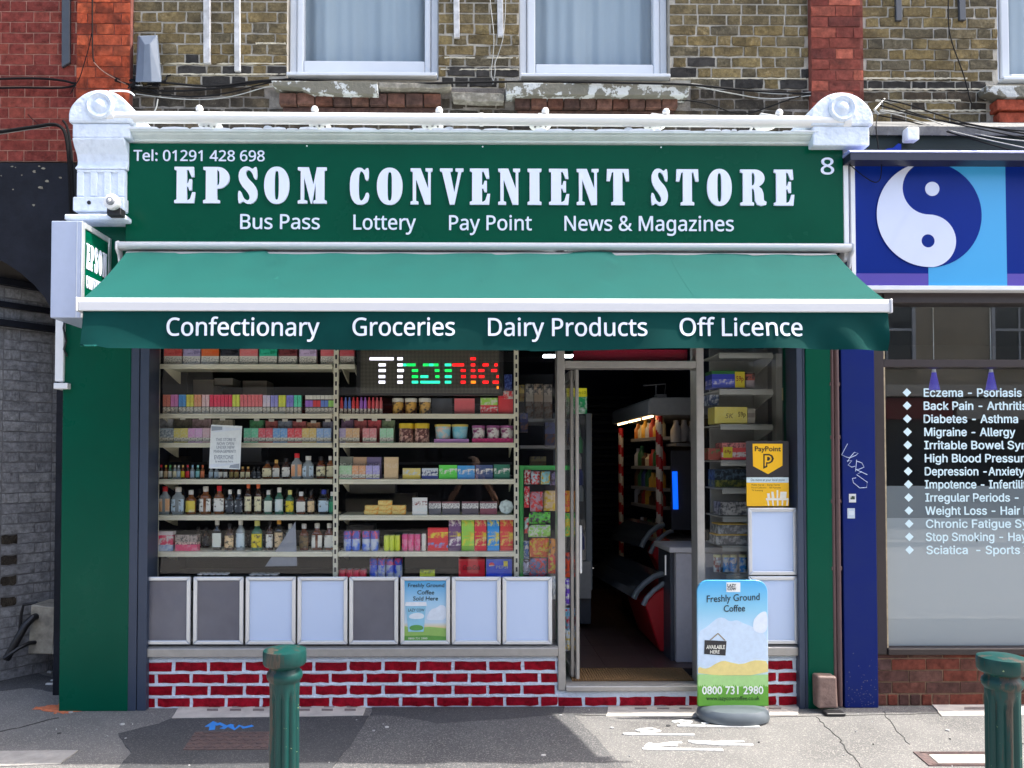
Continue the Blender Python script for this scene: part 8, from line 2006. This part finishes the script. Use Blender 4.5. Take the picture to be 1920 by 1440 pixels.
RC = [[(1652, 186, .1), (1690, 192, .0), (1750, 212, -.15), (1810, 232, -.3), (1880, 243, -.4), (1960, 248, -.45), (2120, 240, -.5)], [(1645, 196, .1), (1700, 212, .0), (1760, 226, -.1), (1850, 238, -.25), (1960, 258, -.35), (2120, 262, -.4)], [(1648, 208, .1), (1690, 217, .05), (1760, 240, -.05), (1850, 262, -.15), (1960, 285, -.2), (2120, 300, -.2)], [(1650, 206, .1), (1720, 216, .05), (1790, 242, -.02), (1880, 262, -.12), (1990, 268, -.15), (2120, 280, -.2)], [(1646, 216, .08), (1700, 226, .05), (1780, 248, -.08), (1860, 272, -.15), (1960, 300, -.2)], [(1655, 190, .1), (1740, 222, -.05), (1830, 240, -.2), (1960, 268, -.3), (2120, 276, -.4)]]
for i, (pts, lb) in enumerate(zip(RC, ('topmost black cable fanning out over the blue sign', 'black cable second from the top fanning out over the blue sign', 'pale cable slanting down to the blue sign light', 'grey cable in the middle of the fan over the blue sign', 'lowest black cable fanning down over the blue sign', 'black cable crossing the others in the fan over the blue sign'))):
    cable(lb, pts, (.0045, .005, .003, .003, .004, .004)[i], M_cabg if i in (2, 3) else M_cab)
cable('dark wire hooking from the right corbel behind the blue sign', [(1646, 216, .0), (1642, 234, -.08), (1644, 255, -.1), (1647, 280, -.1)], .0035)
cable('thin wire looping loosely over the left end of the blue sign', [(1582, 288), (1588, 304), (1606, 320), (1624, 334), (1640, 343), (1650, 339), (1653, 322), (1652, 300)], .003, Y=YBu - .06)
t = thing('cable_bracket', 'zigzag metal cable bracket beside the right corbel', 'bracket', (*p3(1650, 200, .1),))
MB().tube([p3(1658, 186, .12), p3(1640, 206, .06), p3(1648, 215, .06)], .008, 6).build('arm', mat('galvanised', lin((150, 150, 146)), .5, .4), t)
t = thing('junction_box', 'small white junction box hanging on the ledge above the blue sign', 'junction box', (*p3(1708, 260, -.1),))
x0, x1, z0, z1 = R(1698, 240, 1721, 264, -.1); MB().box(x0, x1, -.12, -.055, z0, z1).build('box', M_white_old, t, bevel=.006)
t = thing('bracket_stub', 'small blue painted bracket standing on the blue sign light', 'bracket', (*p3(1680, 278, -.15),))
MB().prism([W(x, y, -.15) for x, y in [(1664, 281), (1690, 281), (1690, 270), (1684, 269), (1676, 277), (1664, 278)]], -.15, -.12).build('stub', M_blue, t)
# tangle of connectors under the grey housing
mb = MB(); rq = random.Random(11)
for i in range(16):
    p = Vector(p3(rq.uniform(240, 300), rq.uniform(152, 168), YU - rq.uniform(.03, .09))); pts = [p]
    for k in range(4): p = p + Vector((rq.uniform(-.05, .05), rq.uniform(-.012, .012), rq.uniform(-.025, .022))); pts.append(p)
    mb.tube([tuple(v) for v in smoothpts(pts)], rq.choice([.003, .005, .007]), 5, rq.choice([0, 0, 0, 1]))
tag(mb.build('cable_tangle', [M_cab, M_cabg]), 'tangle of black connectors and wire ends under the grey housing', 'cable tangle', kind='stuff')
# weed at the foot of the brown bricks, scrap of paper
t = thing('weed', 'small green weed growing at the foot of the brown brick base', 'weed', (*G(1692, 1318), 0))
for k in range(9):
    a = k * 2.4; ln = .035 + .03 * (k % 3) / 2; c, s = cos(a), sin(a); el = .5 + .12 * (k % 4); b0 = Vector(t.location) + Vector((0, 0, .004 + .012 * (k % 3)))
    tip = b0 + Vector((c * cos(el), s * cos(el) * .7, sin(el))) * ln; side = Vector((-s, c, .1)) * .008; mid = (b0 + tip) / 2 + Vector((0, 0, .006))
    MB().add([tuple(b0), tuple(mid + side), tuple(tip), tuple(mid - side)], [(0, 1, 2, 3)]).build('leaf', mat('weed_leaf', lin((92, 120, 60)), .6), t)
x, y = G(1661, 1317); tag(MB().slab([(x - .018, y - .008), (x + .02, y - .012), (x + .022, y + .01), (x - .014, y + .012)], .001, .008).build('paper_scrap', P((220, 222, 224))), 'scrap of white paper at the foot of the blue pilaster', 'litter')

# ================================================================ across the street (seen mirrored in the glass)
M_opp = mat('cream_render', lin((176, 166, 146)), .9, var=.12, scale=.8)
M_oppd = mat('opp_shop_dark', lin((52, 50, 52)), .5)
M_oppg = mat('opp_glass', (.03, .035, .045), .08, spec=.8)
YO = -13.2
ob = thing('opposite_building', 'cream rendered terrace with sash windows across the street', 'building', (4, YO, 0))
MB().box(-24, 26, YO - 6, YO, 3.3, 6.0).build('wall', M_opp, ob)
MB().box(-24, 26, YO - .2, YO + .18, 6.0, 6.25).box(-24, 26, YO - .2, YO + .14, 3.15, 3.42).build('string_course', mat('stone_white', lin((190, 186, 176)), .8), ob)
MB().box(-24, 26, YO - 6, YO - .05, 0, 3.15).build('shop_storey', M_oppd, ob)
for i in range(15):
    x = -22 + i * 3.2
    for z0, z1 in ((3.95, 5.55),):
        w = MB().box(x - .68, x - .6, YO, YO + .06, z0, z1).box(x + .6, x + .68, YO, YO + .06, z0, z1).box(x - .6, x + .6, YO, YO + .06, z0, z0 + .08).box(x - .6, x + .6, YO, YO + .06, z1 - .08, z1).box(x - .6, x + .6, YO, YO + .05, (z0 + z1) / 2 - .03, (z0 + z1) / 2 + .03).box(x - .02, x + .02, YO + .0, YO + .04, z0 + .08, z1 - .08).box(x - .78, x + .78, YO, YO + .14, z0 - .1, z0 - .005).build('window', M_upvc, ob)
        MB().box(x - .6, x + .6, YO - .0, YO + .012, z0 + .08, z1 - .08).build('pane', M_oppg, w)
    MB().box(x - 1.4, x + 1.4, YO - .05, YO - .02, .7, 2.5).build('shop_window', M_oppg, ob)
    MB().box(x - 1.55, x + 1.55, YO - .05, YO + .06, 2.6, 3.1).build('shop_fascia', P([(150, 146, 136), (70, 60, 56), (120, 40, 40), (180, 176, 168)][i % 4]), ob)
t = thing('street_lamp', 'black lamp post across the street with two arm lamps', 'street lamp', (12.4, -10.9, 0))
MB().lathe([(.11, 0), (.11, .9), (.07, 1.0), (.06, 5.6), (.03, 5.7)], (12.4, -10.9, 0), 12).build('post', M_black, t, smooth=True)
for s in (-1, 1):
    MB().tube([(12.4, -10.9, 5.3), (12.4 + s * .5, -10.9, 5.4), (12.4 + s * .8, -10.9, 5.3)], .03, 8).build('arm', M_black, t)
    MB().lathe([(.14, 5.12), (.12, 5.3), (.04, 5.36)], (12.4 + s * .85, -10.9, 0), 10).build('lamp', M_black, t)

# ================================================================ the photographer, mirrored in the window glass
per = thing('person', 'bare armed person in a dark shirt holding up a phone, mirrored in the window', 'person', (0.05, -5.42, -.12))
def skinned(verts, edges, radii, lev=1):
    me = bpy.data.meshes.new('b'); me.from_pydata(verts, edges, []); o = bpy.data.objects.new('b', me); COL.objects.link(o)
    m_ = o.modifiers.new('s', 'SKIN'); m_.use_smooth_shade = True
    for i, r in enumerate(radii): me.skin_vertices[0].data[i].radius = r if isinstance(r, tuple) else (r, r)
    me.skin_vertices[0].data[0].use_root = True
    s = o.modifiers.new('u', 'SUBSURF'); s.levels = s.render_levels = lev
    dg = bpy.context.evaluated_depsgraph_get(); out = bpy.data.meshes.new_from_object(o.evaluated_get(dg)); bpy.data.objects.remove(o)
    return out
V = [(0, 0, .92), (0, 0, 1.06), (0, .01, 1.24), (0, -.01, 1.40), (0, 0, 1.48), (0, .02, 1.56), (0, .035, 1.63), (0, .02, 1.71)]
E = [(i, i + 1) for i in range(7)]; Rr_ = [(.15, .11), (.14, .105), (.165, .12), (.10, .08), (.058, .058), (.07, .085), (.078, .095), (.06, .07)]
for s in (-1, 1):
    b0 = len(V); V += [(s * .17, 0, 1.40), (s * .27, .06, 1.24), (s * .33, .16, 1.13), (s * .22, .27, 1.33), (s * .10, .345, 1.53), (s * .085, .36, 1.58)]
    E += [(3, b0)] + [(b0 + k, b0 + k + 1) for k in range(5)]; Rr_ += [.062, .052, .043, .040, .028, .034]
    for k in range(4):
        f0 = len(V); V += [(s * (.080 - .002 * k), .385, 1.60 + .02 * k), (s * (.060 - .003 * k), .40, 1.61 + .02 * k), (s * (.050), .385, 1.612 + .02 * k)]; E += [(b0 + 5, f0), (f0, f0 + 1), (f0 + 1, f0 + 2)]; Rr_ += [.010, .009, .008]
    f0 = len(V); V += [(s * .07, .35, 1.60), (s * .045, .345, 1.63)]; E += [(b0 + 5, f0), (f0, f0 + 1)]; Rr_ += [.012, .010]
    l0 = len(V); V += [(s * .10, 0, .84), (s * .12, .015, .48), (s * .125, -.02, .12), (s * .13, -.02, .05), (s * .14, .12, .035)]; E += [(0, l0)] + [(l0 + k, l0 + k + 1) for k in range(4)]; Rr_ += [.10, .068, .045, .045, .04]
me = skinned(V, E, Rr_)
msk, msh, mtr, mho = mat('skin', lin((206, 156, 130)), .5), mat('navy_shirt', lin((36, 40, 56)), .9), mat('dark_trousers', lin((44, 46, 54)), .9), mat('shoe_dark', lin((30, 28, 28)), .6)
me.materials.clear()
for mm in (msk, msh, mtr, mho): me.materials.append(mm)
for p_ in me.polygons:
    c = p_.center; ax = abs(c.x)
    p_.material_index = 3 if c.z < .10 else 2 if c.z < .93 and ax < .25 else 0 if c.z > 1.475 or ax > .265 or c.y > .20 else 1
me.name = 'body'; o = link('body', me, per, (0, 0, 0))
mb = MB()
for s in (-1, 1): mb.lathe([(.012, -.004), (.011, .004), (.002, .009)], (s * .032, .112, 1.645), 10, axis='y')
e_ = mb.build('eyes', mat('eye_dark', (.02, .02, .02), .2), None); e_.parent = per
n_ = MB().add([(-.012, .11, 1.612), (.012, .11, 1.612), (0, .145, 1.615), (0, .118, 1.655)], [(0, 1, 2), (0, 2, 3), (1, 3, 2), (0, 3, 1)]).build('nose', msk, None); n_.parent = per
mo = MB().box(-.024, .024, .105, .118, 1.578, 1.586).build('mouth', mat('lip', lin((160, 96, 90)), .5), None); mo.parent = per
for s in (-1, 1):
    e_ = MB().lathe([(.004, 0), (.024, .006), (.026, .012), (.006, .016)], (s * .078, .015, 1.635), 10, axis='x').build('ear', msk, None); e_.parent = per
h_ = MB().lathe([(.088, 1.67), (.084, 1.72), (.055, 1.765), (.004, 1.782)], (0, .0, 0), 18, sy=1.08).build('hair', mat('hair_grey', lin((176, 150, 134)), .8), None, smooth=True); h_.parent = per
ph = thing('phone', 'dark phone held up in both hands by the mirrored person', 'phone', (0, -5.03, 1.5))
MB().box(-.038, .038, -5.040, -5.031, 1.475, 1.625).build('case', M_black, ph, bevel=.004)
